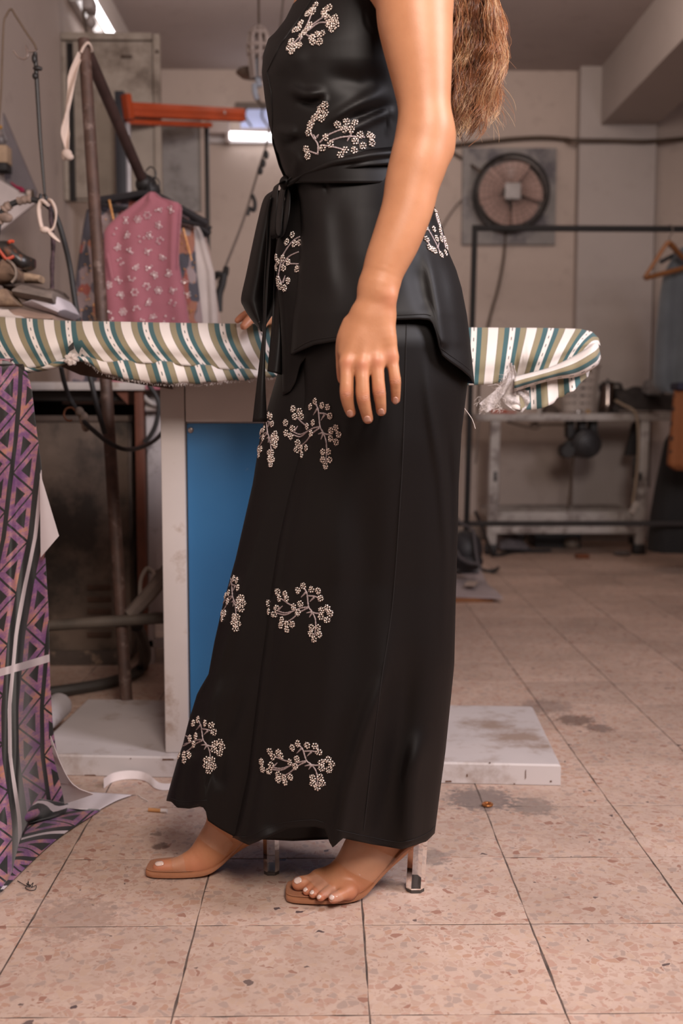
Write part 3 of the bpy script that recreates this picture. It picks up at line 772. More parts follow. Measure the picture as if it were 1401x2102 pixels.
mb.build('rag', plain('dirty_rag', (0.26, 0.20, 0.16, 1), 0.9, var=0.5, scale=60), rag)
cable('black_cable', [PX(305, 790, 3.2), PX(320, 812, 3.2), PX(326, 835, 3.2), PX(320, 870, 3.2), PX(308, 895, 3.2), PX(296, 908, 3.2)], 0.007, M_dark, 'short black cable looping down in front of the white cabinet')
cable('ring_clip', [PX(143, 850, 2.68)+np.array([0.014*math.cos(a), 0.004*math.sin(a), 0.016*math.sin(a)]) for a in np.linspace(0.6, 5.2, 16)], 0.0022, plain('copper_ring', (0.25, 0.10, 0.05, 1), 0.35, 0.6), 'small copper ring clipped on the sagging black cable', 'ring')
# diagonal duct, thin tubes and floor hose
cable('grey_duct', [PX(268, 1262, 2.75), PX(285, 1243, 2.75), PX(310, 1215, 2.74), PX(345, 1170, 2.72)], 0.019, plain('duct_grey', (0.15, 0.115, 0.095, 1), 0.7, var=0.3), 'thick grey duct rising from the crossbar behind the white post', 'duct')
cable('thin_tube', [PX(287, 1240, 2.85), PX(288, 1195, 2.85), PX(297, 1172, 2.85), PX(306, 1166, 2.85), PX(316, 1180, 2.83), PX(306, 1205, 2.8), PX(292, 1228, 2.78)], 0.005, plain('tube_beige', (0.32, 0.26, 0.22, 1), 0.5), 'thin beige tube looped above the grey duct', 'tube')
cable('thin_tube', [PX(300, 1168, 2.9), PX(315, 1175, 2.88), PX(330, 1172, 2.85), PX(345, 1168, 2.85)], 0.006, plain('tube_dark', (0.18, 0.14, 0.11, 1), 0.5), 'short brown tube running behind the white post above the duct', 'tube')
hp = [GP(60, 1426, 0.017), GP(110, 1420, 0.017), GP(160, 1413, 0.017), GP(220, 1402, 0.017), GP(268, 1386, 0.018), GP(292, 1368, 0.02), PX(298, 1345, 2.99), PX(292, 1312, 2.9), PX(281, 1285, 2.8)]
cable('floor_hose', hp, 0.0165, plain('hose_black', (0.035, 0.029, 0.025, 1), 0.6), 'thick black hose curling over the floor from the crossbar', 'hose', n=70)

# ---------------------------------------------------------------- left: wall shelf, iron, cloth pile
M_cardb = plain('worn_cardboard', (0.42, 0.29, 0.19, 1), 0.85, var=0.15, scale=10, dirt=((0.2, 0.13, 0.09, 1), 9, 0.4))
tr = empty('iron_tray', PX(40, 660, 2.6)*[1, 1, 0], 'metal side tray behind the left end of the ironing board', 'tray')
zr = PX(0, 664, 2.6)[2]
MB().bbox((-1.02, 2.47, zr-0.02), (PX(112, 0, 2.6)[0], 2.78, zr), 0.004).build('tray_top', M_black, tr)
MB().tube([(-0.80, 2.62, 0.0), (-0.80, 2.62, zr-0.02)], 0.02, 12).build('leg', M_black, tr)
MB().tube([(-0.80, 2.62, 0.0), (-0.80, 2.62, 0.012)], 0.12, 24).build('foot', M_black, tr)
def slab_px(poly, Y0, Y1, z_of=None): pass
def folded(name, quad, Y0, Y1, mat, label, cat, wav=0.004, seed=0, n=14, sharp=.12):
    """a folded cloth or pad: px quad (left-bottom, right-bottom, right-top, left-top) extruded over depth with soft edges"""
    r = np.random.default_rng(seed); ph = r.uniform(0, 6, 3)
    lb, rb_, rt, lt = [np.array(p, float) for p in quad]
    rows = []
    for t in np.linspace(0, 1, n):                       # depth
        Y = Y0+(Y1-Y0)*t; e = max(0.25, 1-abs(2*t-1)**10)
        row = []
        for k in range(2*n):
            a = 2*PI*k/(2*n); u = 0.5+0.5*np.sign(math.cos(a))*abs(math.cos(a))**sharp; v = 0.5+0.5*np.sign(math.sin(a))*abs(math.sin(a))**(sharp*1.5)
            v = 0.5+(v-0.5)*e
            q = (lb*(1-u)+rb_*u)*(1-v)+(lt*(1-u)+rt*u)*v
            p = PX(q[0], q[1], Y0+(Y1-Y0)*0.0); p = p+np.array([0, Y-Y0, 0])
            p[2] += wav*(v)*(math.sin(u*9+ph[0]+t*3)+0.6*math.sin(u*17+ph[1]))
            row.append(p)
        rows.append(row)
    mb = MB(); mb.grid(rows, close_u=True)
    P = np.array(rows); m = 2*n
    b = len(mb.v)
    mb.f.append(tuple(range(m-1, -1, -1))); mb.f.append(tuple(b-m+k for k in range(m))); mb.mi += [0, 0]
    o = mb.build(name, mat); return tag(o, label, cat)
folded('pressing_cloth', [(-40, 664), (108, 663), (104, 640), (-40, 630)], 2.48, 2.72, plain('taupe_cloth', (0.30, 0.20, 0.155, 1), 0.9, var=0.2, bump=.3, bscale=300), 'taupe pressing cloth lowest in the pile behind the board', 'cloth', seed=1, sharp=.3)
folded('white_cloth', [(-40, 660), (60, 662), (30, 640), (-40, 628)], 2.455, 2.50, M_ivory, 'crumpled white cloth at the front of the pile', 'cloth', seed=2, sharp=.4)
folded('white_paper_pad', [(32, 622), (113, 646), (129, 632), (112, 606)], 2.50, 2.70, plain('paper_white', (0.52, 0.47, 0.50, 1), 0.8), 'folded white sheet with a corner sticking out of the pile', 'sheet', wav=0.001, seed=3)
folded('cardboard_flap', [(-40, 626), (36, 626), (10, 592), (-40, 592)], 2.475, 2.54, M_cardb, 'tan cardboard flap at the left edge of the pile', 'cardboard', wav=0.001, seed=4)
folded('grey_pad', [(20, 606), (108, 624), (105, 600), (30, 578)], 2.48, 2.68, plain('greasy_felt', (0.17, 0.135, 0.115, 1), 0.85, var=0.3, scale=30, bump=.3, bscale=150), 'greasy grey felt pad on top of the white sheet', 'pad', seed=5)
folded('brown_pad', [(0, 592), (104, 600), (98, 588), (10, 572)], 2.56, 2.76, plain('scorched_felt', (0.085, 0.06, 0.048, 1), 0.9, var=0.3, scale=30), 'scorched brown pad lying above the grey felt pad', 'pad', seed=6)
folded('card_piece', [(34, 576), (78, 578), (80, 564), (34, 556)], 2.60, 2.66, M_cardb, 'small torn card with a smudge under the black iron', 'card', wav=0.001, seed=7)
folded('brown_rag', [(-30, 580), (30, 576), (28, 540), (-30, 534)], 2.52, 2.66, plain('brown_rag', (0.14, 0.085, 0.055, 1), 0.9, var=0.4, scale=40), 'bunched brown rag beneath the black iron', 'rag', wav=0.008, seed=8, sharp=.5)
ir = empty('steam_iron', PX(40, 555, 2.62), 'black steam iron with a red wire band lying on the rag pile', 'iron')
M_ib = plain('iron_black', (0.022, 0.018, 0.016, 1), 0.35, var=0.4, scale=40, dirt=((0.16, 0.06, 0.03, 1), 40, 0.35))
mb = MB()
rows = []
for t in np.linspace(0, 1, 16):
    x = -22+94*t; top_ = np.interp(t, [0, .2, .45, .62, .8, 1], [500, 497, 496, 512, 524, 532]); bot = np.interp(t, [0, .3, .6, .8, 1], [535, 535, 548, 556, 550])
    hw = 0.045*math.sqrt(max(0.05, 1-(2*t-1)**4))
    c0_ = (top_+bot)/2; hh = (bot-top_)/2
    rows.append([PX(x, c0_-hh*np.sign(math.sin(a))*abs(math.sin(a))**0.6, 2.61)+np.array([0, hw*np.sign(math.cos(a))*abs(math.cos(a))**0.6, 0]) for a in np.linspace(0, 2*PI, 20, endpoint=False)])
mb.grid(rows, close_u=True); mb.f.append(tuple(range(19, -1, -1))); mb.f.append(tuple(300+k for k in range(20))); mb.mi += [0, 0]
mb.build('body', M_ib, ir)
M_redw = plain('red_wire', (0.45, 0.06, 0.025, 1), 0.4)
mb = MB(); mb.tube(smooth_poly([PX(-6, 508, 2.545), PX(3, 520, 2.545), PX(12, 531, 2.545), PX(20, 530, 2.55), PX(28, 526, 2.555)], 18), 0.0038, 7); mb.tube(smooth_poly([PX(17, 498, 2.56), PX(22, 495, 2.565), PX(28, 496, 2.57)], 8), 0.004, 7)
mb.build('band', M_redw, ir)
mb = MB(); mb.tube(smooth_poly([PX(15, 534, 2.54), PX(24, 540, 2.53), PX(32, 552, 2.53), PX(32, 568, 2.53), PX(24, 580, 2.53)], 16), 0.0035, 6); mb.build('ring', plain('dull_wire', (0.30, 0.24, 0.20, 1), 0.4, 0.5), ir)
# hose arm over the pile, tied up with a white rag
ha = empty('steam_hose', PX(0, 660, 2.7), 'black steam hose arching over the pile and down behind the board', 'hose')
hpts = smooth_poly([PX(-16, 610, 2.66), PX(-8, 500, 2.66), PX(0, 446, 2.66), PX(14, 425, 2.66), PX(40, 413, 2.66), PX(68, 410, 2.66), PX(95, 420, 2.66), PX(115, 445, 2.67), PX(130, 490, 2.68), PX(143, 545, 2.7), PX(152, 605, 2.7), PX(162, 665, 2.7), PX(180, 750, 2.72), PX(198, 830, 2.73), PX(215, 890, 2.75)], 110)
MB().tube(hpts, 0.0068, 10).build('hose', M_dark, ha)
mb = MB()
for a, b, r in ((20, 27, .0105), (30, 39, .0095), (13, 18, .010)): mb.tube(hpts[a:b], r+0.0012*np.sin(np.arange(b-a)*2.1), 9)
mb.blob(PX(12, 447, 2.655), (0.017, 0.01, 0.012), 7)
mb.build('tape_wrap', plain('masking_tape', (0.23, 0.16, 0.125, 1), 0.85, var=0.4, scale=50), ha)
tw2 = empty('knotted_rag', PX(97, 420, 2.63), 'white rag tied in a loop round the black steam hose', 'rag')
mb = MB()
mb.tube(smooth_poly([PX(99, 421, 2.61), PX(86, 412, 2.62), PX(80, 430, 2.62), PX(83, 455, 2.62), PX(88, 470, 2.62), PX(96, 474, 2.62), PX(108, 470, 2.62), PX(114, 452, 2.62), PX(114, 432, 2.62), PX(107, 415, 2.62), PX(101, 411, 2.625)], 60), np.interp(np.linspace(0, 1, 60), [0, .1, .3, .5, .7, .85, 1], [.006, .008, .0065, .007, .004, .008, .006]), 9, flat=0.6)
mb.blob(PX(92, 472, 2.615), (0.012, .008, .008), 7)
mb.tube(smooth_poly([PX(101, 476, 2.615), PX(110, 486, 2.61), PX(123, 497, 2.61)], 10), [.006, .008, .0085, .0085, .008, .008, .007, .006, .005, .002], 8, flat=0.5)
mb.build('rag', M_cream, tw2)
cable('braided_cord', [PX(101, 412, 2.645), PX(105, 450, 2.65), PX(109, 500, 2.66), PX(107, 545, 2.66), PX(107, 600, 2.66), PX(108, 668, 2.66)], np.interp(np.linspace(0, 1, 50), np.linspace(0, 1, 11), [.0045, .004, .006, .0045, .006, .0045, .006, .0045, .0055, .005, .005]), plain('braided_dark', (0.055, 0.03, 0.035, 1), 0.8, var=0.7, scale=90), 'knotted dark cord hanging straight down from the white rag', 'cord')
sr = empty('spring_hanger', PX(10, 300, 2.66), 'bent wire arm with a hook above the left end of the board', 'wire arm')
MB().tube(smooth_poly([PX(-30, 650, 2.66), PX(-16, 400, 2.66), PX(1, 215, 2.66), PX(5, 120, 2.66), PX(8, 50, 2.66), PX(14, 30, 2.66), PX(23, 19, 2.66), PX(33, 34, 2.66), PX(55, 68, 2.66), PX(70, 90, 2.66), PX(75, 102, 2.66)], 80), 0.0028, 7).build('wire', plain('tarnished_wire', (0.16, 0.115, 0.085, 1), 0.4, 0.5), sr)
MB().tube(smooth_poly([PX(74, 104, 2.66), PX(64, 106, 2.66), PX(58, 103, 2.66), PX(53, 94, 2.66), PX(57, 112, 2.655), PX(50, 121, 2.655), PX(38, 117, 2.655), PX(28, 104, 2.655)], 30), 0.0025, 7).build('hook', plain('steel_hook', (0.33, 0.26, 0.23, 1), 0.3, 0.7), sr)
st = empty('black_strap', PX(75, 106, 2.66), 'black elastic strap hanging from the wire hook down to the steam hose', 'strap')
MB().tube([PX(72, 108, 2.655), PX(75, 160, 2.655), PX(82, 280, 2.655), PX(92, 402, 2.655)], [0.0048, 0.0052, 0.0046, 0.003], 8).build('strap', M_black, st)
mb = MB(); mb.blob(PX(70, 120, 2.65), (.006, .005, .012), 6); mb.blob(PX(76, 140, 2.65), (.010, .006, .006), 6); mb.blob(PX(72, 156, 2.65), (.007, .006, .008), 6); mb.blob(PX(82, 141, 2.65), (.006, .004, .005), 6)
mb.tube(smooth_poly([PX(84, 398, 2.65), PX(83, 407, 2.65), PX(89, 415, 2.65), PX(95, 406, 2.65), PX(90, 399, 2.65)], 16), .004, 6)
o = mb.build('knot', M_black, st); o['kind'] = 'stuff'
# wall shelf with boxes at the left edge
sh = empty('wall_shelf', (ROOM_L, 3.6, 1.33), 'wall shelf with a sloping white front on the left wall above the iron', 'shelf')
# sloping white board (lower) and grey back board
za = PX(0, 362, 3.62)[2]; zb_ = PX(66, 412, 3.9)[2]
MB().prism([PX(-60, 335, 3.56), PX(70, 410, 3.62), PX(70, 418, 3.62), PX(-60, 520, 3.56)], (0, 0, 0), (0, 0.02, 0)).build('front_board', plain('white_laminate', (0.46, 0.38, 0.36, 1), 0.5), sh)
MB().prism([PX(-60, 170, 3.7), PX(2, 222, 3.7), PX(74, 392, 3.7), PX(70, 412, 3.7), PX(-60, 335, 3.7)], (0, 0, 0), (0, 0.02, 0)).build('side_board', plain('grey_laminate', (0.15, 0.125, 0.13, 1), 0.6), sh)
MB().prism([PX(-60, 332, 3.575), PX(62, 402, 3.64), PX(62, 408, 3.64), PX(-60, 342, 3.575)], (0, 0, 0), (0, 0.12, 0)).build('shelf_board', M_greycable, sh)
bxs = empty('small_box', PX(4, 340, 3.64), 'small brown box on the wall shelf at the left edge', 'box')
MB().bbox((PX(-20, 0, 3.62)[0], 3.6, PX(0, 336, 3.62)[2]), (PX(9, 0, 3.62)[0], 3.66, PX(0, 300, 3.62)[2]), 0.003).build('carton', M_cardb, bxs)
MB().bbox((PX(-20, 0, 3.62)[0], 3.598, PX(0, 352, 3.62)[2]), (PX(8, 0, 3.62)[0], 3.662, PX(0, 337, 3.62)[2]), 0.002).build('lid', M_dark, bxs)
bg2 = empty('plastic_bag', PX(4, 285, 3.64), 'crumpled bag with a yellow corner on top of the small brown box', 'bag')
mb = MB(); mb.blob(PX(2, 288, 3.63), (0.016, .02, .018), 8); mb.tube(smooth_poly([PX(4, 265, 3.62), PX(9, 278, 3.62), PX(13, 290, 3.62)], 10), .005, 6); mb.build('bag', plain('bag_grey', (0.17, .15, .15, 1), .4), bg2)
MB().blob(PX(0, 261, 3.62), (0.007, .01, .006), 7).build('corner', plain('yellow_print', (.5, .24, .03, 1), .5), bg2)
mg = empty('magenta_cloth', PX(40, 385, 3.62), 'magenta scrap of cloth lying on the edge of the wall shelf', 'cloth')
mb = MB(); mb.tube(smooth_poly([PX(22, 374, 3.60), PX(34, 384, 3.60), PX(44, 388, 3.60), PX(46, 394, 3.60)], 12), np.linspace(.002, .009, 12), 8); mb.build('scrap', plain('magenta', (.33, .01, .06, 1), .7), mg)
sp = empty('thread_spool', PX(62, 396, 3.64), 'cream thread spool on the end of the wall shelf', 'spool')
MB().tube([PX(56, 397, 3.62), PX(66, 398, 3.62)], .011, 12).build('thread', M_cream, sp)
mb = MB(); mb.tube([PX(54.5, 397, 3.62), PX(56, 397, 3.62)], .014, 12); mb.tube([PX(66, 398, 3.62), PX(68, 398, 3.62)], .014, 12); mb.build('flange', M_cable, sp)
# ================================================================ RIGHT BACKGROUND
RY = 5.1
gr = empty('garment_rack', PX(1180, 1075, RY)*[1, 1, 0], 'black square tube garment rail standing before the back wall', 'garment rack')
rl0, rl1 = PX(974, 468, RY), PX(957, 1075, RY)
rf = rl1+(rl1-rl0)*((0.0-rl1[2])/(rl1[2]-rl0[2]))
M_rack = plain('rack_black', (0.010, 0.008, 0.0075, 1), 0.65, 0.0, spec=.25)
def bar(mb, a, b, h):
    a = np.array(a); b = np.array(b); d = b-a; L = np.linalg.norm(d); q = Vector(d/L).to_track_quat('X', 'Z').to_matrix().to_4x4()
    mb.bbox((0, -h, -h), (L, h, h), h*0.3, Matrix.Translation(Vector(a)) @ q); return mb
XR = 2.35
bar(MB(), rl0, rf, 0.0125).build('post', M_rack, gr)
bar(MB(), (XR, RY, 0), (XR, RY, rl0[2]), 0.0125).build('post', M_rack, gr)
bar(MB(), rl0-[0.0125, 0, 0], (XR+.0125, RY, rl0[2]-0.005), 0.013).build('top_rail', M_rack, gr)
bar(MB(), rl1-[0.06, 0, 0], (XR, RY, rl1[2]), 0.012).build('bottom_rail', plain('rack_worn', (0.02, 0.016, 0.015, 1), 0.65, 0.0, spec=.25), gr)
for xx in (rf[0], XR):
    bar(MB(), (xx, RY-0.25, 0.014), (xx, RY+0.2, 0.014), 0.012).build('foot', M_rack, gr)
# sewing table with motor
tb = empty('sewing_table', PX(1170, 1140, 5.85)*[1, 1, 0]+[0, 0.25, 0], 'worn white sewing machine table with lower shelf against the back wall', 'table')
M_tabw = plain('worn_white', (0.36, 0.33, 0.31, 1), 0.6, var=0.15, scale=6, dirt=((0.14, 0.11, 0.10, 1), 9, 0.5))
TYF = 5.85
z1, z0 = PX(0, 849, TYF)[2], PX(0, 864, TYF)[2]
xl, xr = PX(976, 856, TYF)[0], PX(1420, 856, TYF)[0]
MB().bbox((xl, TYF, z0), (xr, TYF+0.58, z1), 0.006).build('tabletop', M_tabw, tb)
def leg(px_a, py_a, px_b, py_b, Y, h=0.026):
    a, b = PX(px_a, py_a, Y), PX(px_b, py_b, Y); return bar(MB(), a, b, h)
leg(1016, 864, 1007, 1118, TYF+.03).build('leg', M_tabw, tb)
leg(1322, 864, 1310, 1118, TYF+.03, .024).build('leg', M_tabw, tb)
leg(1016, 864, 1012, 1100, TYF+.5).build('leg', M_tabw, tb)
leg(1310, 864, 1302, 1100, TYF+.5).build('leg', M_tabw, tb)
a, b_ = PX(1010, 1060, TYF+.02), PX(1312, 1062, TYF+.02)
MB().bbox((a[0], TYF+.005, a[2]-.028), (b_[0], TYF+.5, a[2]+.024), .005).build('lower_shelf', M_tabw, tb)
a, b_ = PX(1008, 1088, TYF), PX(1312, 1088, TYF)
MB().bbox((a[0], TYF-.004, a[2]-.02), (b_[0], TYF+.03, a[2]+.02), .004).build('stretcher', M_tabw, tb)
for (x, y, Yq) in ((1006, 1126, TYF+.03), (1310, 1128, TYF+.03)):
    c_ = PX(x, y, Yq); c_[2] = 0.033
    MB().bbox((c_[0]-.033, Yq-.03, 0), (c_[0]+.033, Yq+.03, PX(x, 1116, Yq)[2]), .01).build('foot_block', M_dark, tb)
for (x, y, Yq) in ((1012, 1100, TYF+.5), (1302, 1100, TYF+.5)):
    c_ = PX(x, y, Yq); MB().bbox((c_[0]-.03, Yq-.03, 0), (c_[0]+.03, Yq+.03, c_[2]), .01).build('foot_block', M_dark, tb)
for (x, y, h) in ((1016, 978, 10), (1314, 978, 8), (1302, 960, 22)):
    c_ = PX(x, y, TYF); MB().bbox((c_[0]-.008, TYF-.001 if x < 1310 and h < 20 else TYF+.0, c_[2]-h*.0026), (c_[0]+.008, TYF+.006, c_[2]+h*.0026), .001).build('slot', M_black, tb)
mt = empty('sewing_motor', PX(1190, 905, 5.98), 'dark round clutch motor bolted beneath the sewing table', 'motor')
mc = PX(1198, 910, 5.98); rp = 5.98/F_PX
mb = MB(); mb.lathe([(0, -.10), (20*rp, -.10), (29*rp, -.085), (31*rp, -.05), (31*rp, .08), (26*rp, .1), (0, .1)], mc, 28, 'Y')
mb.build('motor_drum', plain('motor_dark', (0.032, 0.030, 0.033, 1), 0.45, .2), mt)
mb = MB()
for r in (24, 18, 12, 6): mb.tube([(mc[0]+r*rp*math.cos(a), mc[1]-.104, mc[2]+r*rp*math.sin(a)) for a in np.linspace(0, 2*PI, 29)], .0028, 6, caps=False)
mb.build('vent_rings', M_black, mt)
mb = MB(); q = PX(1190, 864, 5.98)
for x in (1168, 1192, 1215):
    c_ = PX(x, 880, 6.0); mb.bbox((c_[0]-.018, 5.95, c_[2]-.05), (c_[0]+.018, 6.05, z0-.001), .004)
mb.build('mount', M_dark, mt)
mb = MB(); c_ = PX(1160, 925, 5.97); mb.lathe([(0, -.07), (.034, -.07), (.04, -.05), (.04, .02), (0, .02)], c_, 18, 'Y'); mb.bbox((c_[0]-.01, 5.93, c_[2]-.01), (c_[0]+.09, 5.98, c_[2]+.05), .01); mb.build('pulley_guard', M_dark, mt)
tag(wire('thin_rod', [PX(1178, 935, 5.99), PX(1171, 990, 6.0), PX(1164, 1050, 6.0)], .006, M_cable), 'thin rod dropping from the motor to the lower shelf', 'rod')
hb_ = empty('knee_lever', PX(1300, 915, 6.2), 'dark triangular bracket hanging under the right end of the sewing table', 'bracket')
MB().prism([PX(1298, 868, 6.2), PX(1318, 868, 6.2), PX(1330, 935, 6.2), PX(1283, 935, 6.2)], (0, 0, 0), (0, .03, 0)).build('bracket', M_dark, hb_)
# things on the table top
M_basket = plain('beige_plastic', (0.33, 0.275, 0.24, 1), 0.5)
bk = empty('laundry_basket', PX(1190, 846, 5.98), 'beige slotted plastic basket on the sewing table under the board end', 'basket')
cB = PX(1188, 846, 6.0); zt_ = PX(0, 752, 6.0)[2]; rp = 6.0/F_PX
def bpt(a, t, r=0):
    rad = (33+10*t+r)*rp; e = 1.0
    c, s_ = math.cos(a), math.sin(a)
    return (cB[0]+rad*np.sign(c)*abs(c)**.6, cB[1]+.05+rad*.75*np.sign(s_)*abs(s_)**.6, cB[2]+.002+(zt_-cB[2])*t)
NA = 56
V = {}; mb = MB()
levels = [0.0, .17, .20, .33, .37, .50, .54, .67, .71, .84, .88, 1.0]
for i in range(len(levels)-1):
    slotrow = i % 2 == 1
    for k in range(NA):
        if slotrow and k % 2 == 0: continue
        A0, A1 = 2*PI*k/NA, 2*PI*(k+1)/NA
        Q = [bpt(A0, levels[i]), bpt(A1, levels[i]), bpt(A1, levels[i+1]), bpt(A0, levels[i+1])]
        Q2 = [bpt(A0, levels[i], -1.6), bpt(A1, levels[i], -1.6), bpt(A1, levels[i+1], -1.6), bpt(A0, levels[i+1], -1.6)]
        mb.add(Q+Q2, [(0, 1, 2, 3), (7, 6, 5, 4), (0, 4, 5, 1), (3, 2, 6, 7), (1, 5, 6, 2), (0, 3, 7, 4)])
mb.add([bpt(2*PI*k/NA, 0.02) for k in range(NA)], [tuple(range(NA))])
mb.build('basket_wall', M_basket, bk, smooth=False)
lb = MB(); lb.grid([[bpt(2*PI*k/40, t, -4.5) for k in range(40)] for t in (.03, .3, .6, .85)]+[[bpt(2*PI*k/40, .9, -14) for k in range(40)]], close_u=True); lb.f.append(tuple(160+k for k in range(40))); lb.mi.append(0)
tag(lb.build('slot_shade_liner', plain('slot_shade_liner', (.02, .016, .015, 1), .9)), 'dark liner added inside the beige basket to darken its slots', 'liner')  # dark filler added so the basket slots look shaded
MB().tube([bpt(a, 1.0) for a in np.linspace(0, 2*PI, 57)], .008, 8, caps=False).build('rim', M_basket, bk)
kt = empty('electric_kettle', PX(1246, 846, 6.0), 'shiny dark steel kettle beside the beige basket', 'kettle')
ck = PX(1245, 847, 6.0)
mb = MB(); mb.lathe([(0, .002), (18*rp, .002), (19*rp, .012), (17.5*rp, .05), (15*rp, .12), (13*rp, .155), (0, .16)], ck, 28)
mb.build('body', plain('dark_chrome', (0.16, 0.13, 0.115, 1), 0.16, 1.0), kt)
mb = MB(); mb.lathe([(0, .158), (13.2*rp, .156), (12*rp, .168), (3*rp, .172), (2*rp, .182), (0, .184)], ck, 24); mb.build('lid', M_black, kt)
mb = MB(); mb.tube(smooth_poly([(ck[0]+12*rp, ck[1], ck[2]+.155), (ck[0]+25*rp, ck[1]-.01, ck[2]+.15), (ck[0]+27*rp, ck[1]-.01, ck[2]+.09), (ck[0]+17*rp, ck[1], ck[2]+.03)], 18), .010, 8); mb.build('handle', M_black, kt)
mb = MB(); mb.prism([(ck[0]-11*rp, ck[1]-.015, ck[2]+.158), (ck[0]-19*rp, ck[1], ck[2]+.15), (ck[0]-11*rp, ck[1]+.015, ck[2]+.158)], (0, 0, 0), (0.002, 0, -.035)); mb.build('spout', M_black, kt)
gc = empty('green_cap_bottle', PX(1262, 846, 6.12), 'dark bottle with a green cap behind the kettle handle', 'bottle')
cg = PX(1261, 847, 6.12)
MB().lathe([(0, .002), (.02, .002), (.02, .105), (.012, .12), (0, .12)], cg, 16).build('bottle', M_dark, gc)
MB().lathe([(0, .118), (.016, .118), (.016, .14), (0, .141)], cg, 16).build('cap', plain('green_cap', (0.01, .11, .05, 1), .4), gc)
def heap(name, px_poly, Y0, Y1, mat, label, cat, seed=0, amp=.012):
    """a heaped cloth: silhouette polygon (px, bottom left -> over the top -> bottom right) rounded over depth"""
    r = np.random.default_rng(seed); S = smooth_poly(px_poly, 46); n = 18; rows = []
    pb = max(p[1] for p in px_poly)
    for t in np.linspace(0, 1, n):
        e = math.sqrt(max(0, 1-(2*t-1)**2))**0.7; row = []
        for k, q in enumerate(S):
            y = pb+(q[1]-pb)*(0.12+0.88*e); p = PX(q[0], y, Y0); p[1] += (Y1-Y0)*t
            p += np.array([math.sin(k*.9+t*5+seed), 0, math.sin(k*.6+t*7+seed*2)])*amp*e*(0.5 if q[1] > pb-3 else 1)
            p[2] = max(p[2], PX(0, pb, Y0)[2]); row.append(p)
        rows.append(row)
    mb = MB(); mb.grid(rows); m = len(S)
    mb.f.append(tuple(n0*m for n0 in range(n))+tuple((n-1-n0)*m+m-1 for n0 in range(n))); mb.mi.append(0)
    return tag(mb.build(name, mat), label, cat)
heap('dark_cloth', [(1262, 848), (1270, 808), (1285, 796), (1310, 800), (1330, 792), (1352, 800), (1375, 806), (1420, 815), (1425, 848)], 5.9, 6.3, plain('charcoal_cloth', (0.028, 0.023, 0.022, 1), .9, var=.4), 'heap of charcoal cloth on the right end of the sewing table', 'cloth', 3)
heap('grey_cloth', [(1328, 805), (1332, 782), (1345, 778), (1354, 800), (1356, 812)], 5.85, 5.98, plain('grey_cloth', (.17, .16, .16, 1), .9), 'pale grey scrap on top of the charcoal cloth heap', 'cloth', 4, .003)
heap('brown_cloth', [(1118, 848), (1124, 834), (1136, 830), (1148, 838), (1152, 848)], 5.9, 6.05, plain('brown_cloth', (.055, .038, .03, 1), .9), 'small brown cloth left of the beige basket', 'cloth', 6, .003)
sc = empty('orange_scissors', PX(1022, 845, 5.95), 'orange plastic clip lying at the left end of the sewing table', 'clip')
q = PX(1022, 846, 5.93)
MB().bbox((q[0]-.045, 5.88, z1+.001), (q[0]+.045, 5.93, z1+.02), .008).bbox((q[0]+.02, 5.89, z1+.001), (q[0]+.09, 5.91, z1+.012), .004).build('grip', plain('orange_plastic', (.36, .05, .012, 1), .4), sc)
sc2 = empty('thread_cone', PX(1122, 845, 5.92), 'small pale bobbin standing left of the basket', 'bobbin')
q = PX(1106, 848, 5.92); MB().lathe([(0, .001), (.016, .001), (.016, .006), (.009, .008), (.009, .03), (.015, .032), (0, .034)], q, 14).build('bobbin', M_tabw, sc2)
tn = empty('small_tin', PX(1186, 846, 5.9), 'small metal tin in front of the beige basket', 'tin')
q = PX(1186, 848, 5.9); MB().lathe([(0, .001), (.018, .001), (.018, .014), (.015, .018), (0, .018)], q, 16).build('tin', plain('tin', (.4, .37, .36, 1), .25, .8), tn)
tn2 = empty('thread_reel', PX(1205, 846, 5.9), 'small yellow thread reel in front of the beige basket', 'reel')
q = PX(1206, 848, 5.9); MB().lathe([(0, .001), (.016, .001), (.016, .004), (.010, .006), (.010, .016), (.016, .018), (0, .02)], q, 16).build('reel', plain('yellow_thread', (.40, .24, .10, 1), .7), tn2)
pc = empty('power_cord', PX(1300, 850, 5.84), 'beige power cord hanging over the table edge to a white plug strip', 'power cord')
MB().tube(smooth_poly([PX(1262, 822, 5.9), PX(1280, 832, 5.86), PX(1296, 840, 5.84), PX(1305, 852, 5.835), PX(1309, 880, 5.835), PX(1309, 930, 5.835), PX(1304, 990, 5.835), PX(1297, 1035, 5.835)], 50), .007, 8).build('cord', plain('beige_cord', (.27, .20, .14, 1), .5), pc)
q = PX(1301, 1042, 5.83)
MB().bbox((-.016, -.012, -.035), (.016, .012, .035), .006, Matrix.Translation(Vector(q)) @ Matrix.Rotation(.45, 4, 'Y')).build('plug', plain('plug_white', (.42, .37, .34, 1), .45), pc)
tag(wire('tangled_cord', [PX(1040, 866, 5.9), PX(1060, 871, 5.88), PX(1082, 876, 5.87), PX(1098, 880, 5.87), (PX(1108, 874, 5.87)), PX(1100, 868, 5.88), PX(1088, 872, 5.9), PX(1110, 872, 5.92), PX(1150, 872, 5.95), PX(1165, 876, 5.97)], .006, M_cable, n=70), 'tangled brown cord under the sewing table top', 'cord')
tag(wire('hanging_wire', [PX(982, 866, 5.84), PX(980, 900, 5.83), PX(977, 940, 5.83), PX(975, 952, 5.83)], .005, M_greycable), 'grey wire hanging from the left end of the sewing table', 'wire')
tag(wire('floor_cable', [PX(975, 1050, 5.6), PX(990, 1085, 5.65), PX(1002, 1118, 5.7), GP(1010, 1140, .01), GP(1030, 1138, .01), GP(1060, 1132, .01), GP(1130, 1130, .01)], .009, M_dark), 'black cable dropping behind the rail to the floor by the left table leg', 'cable')
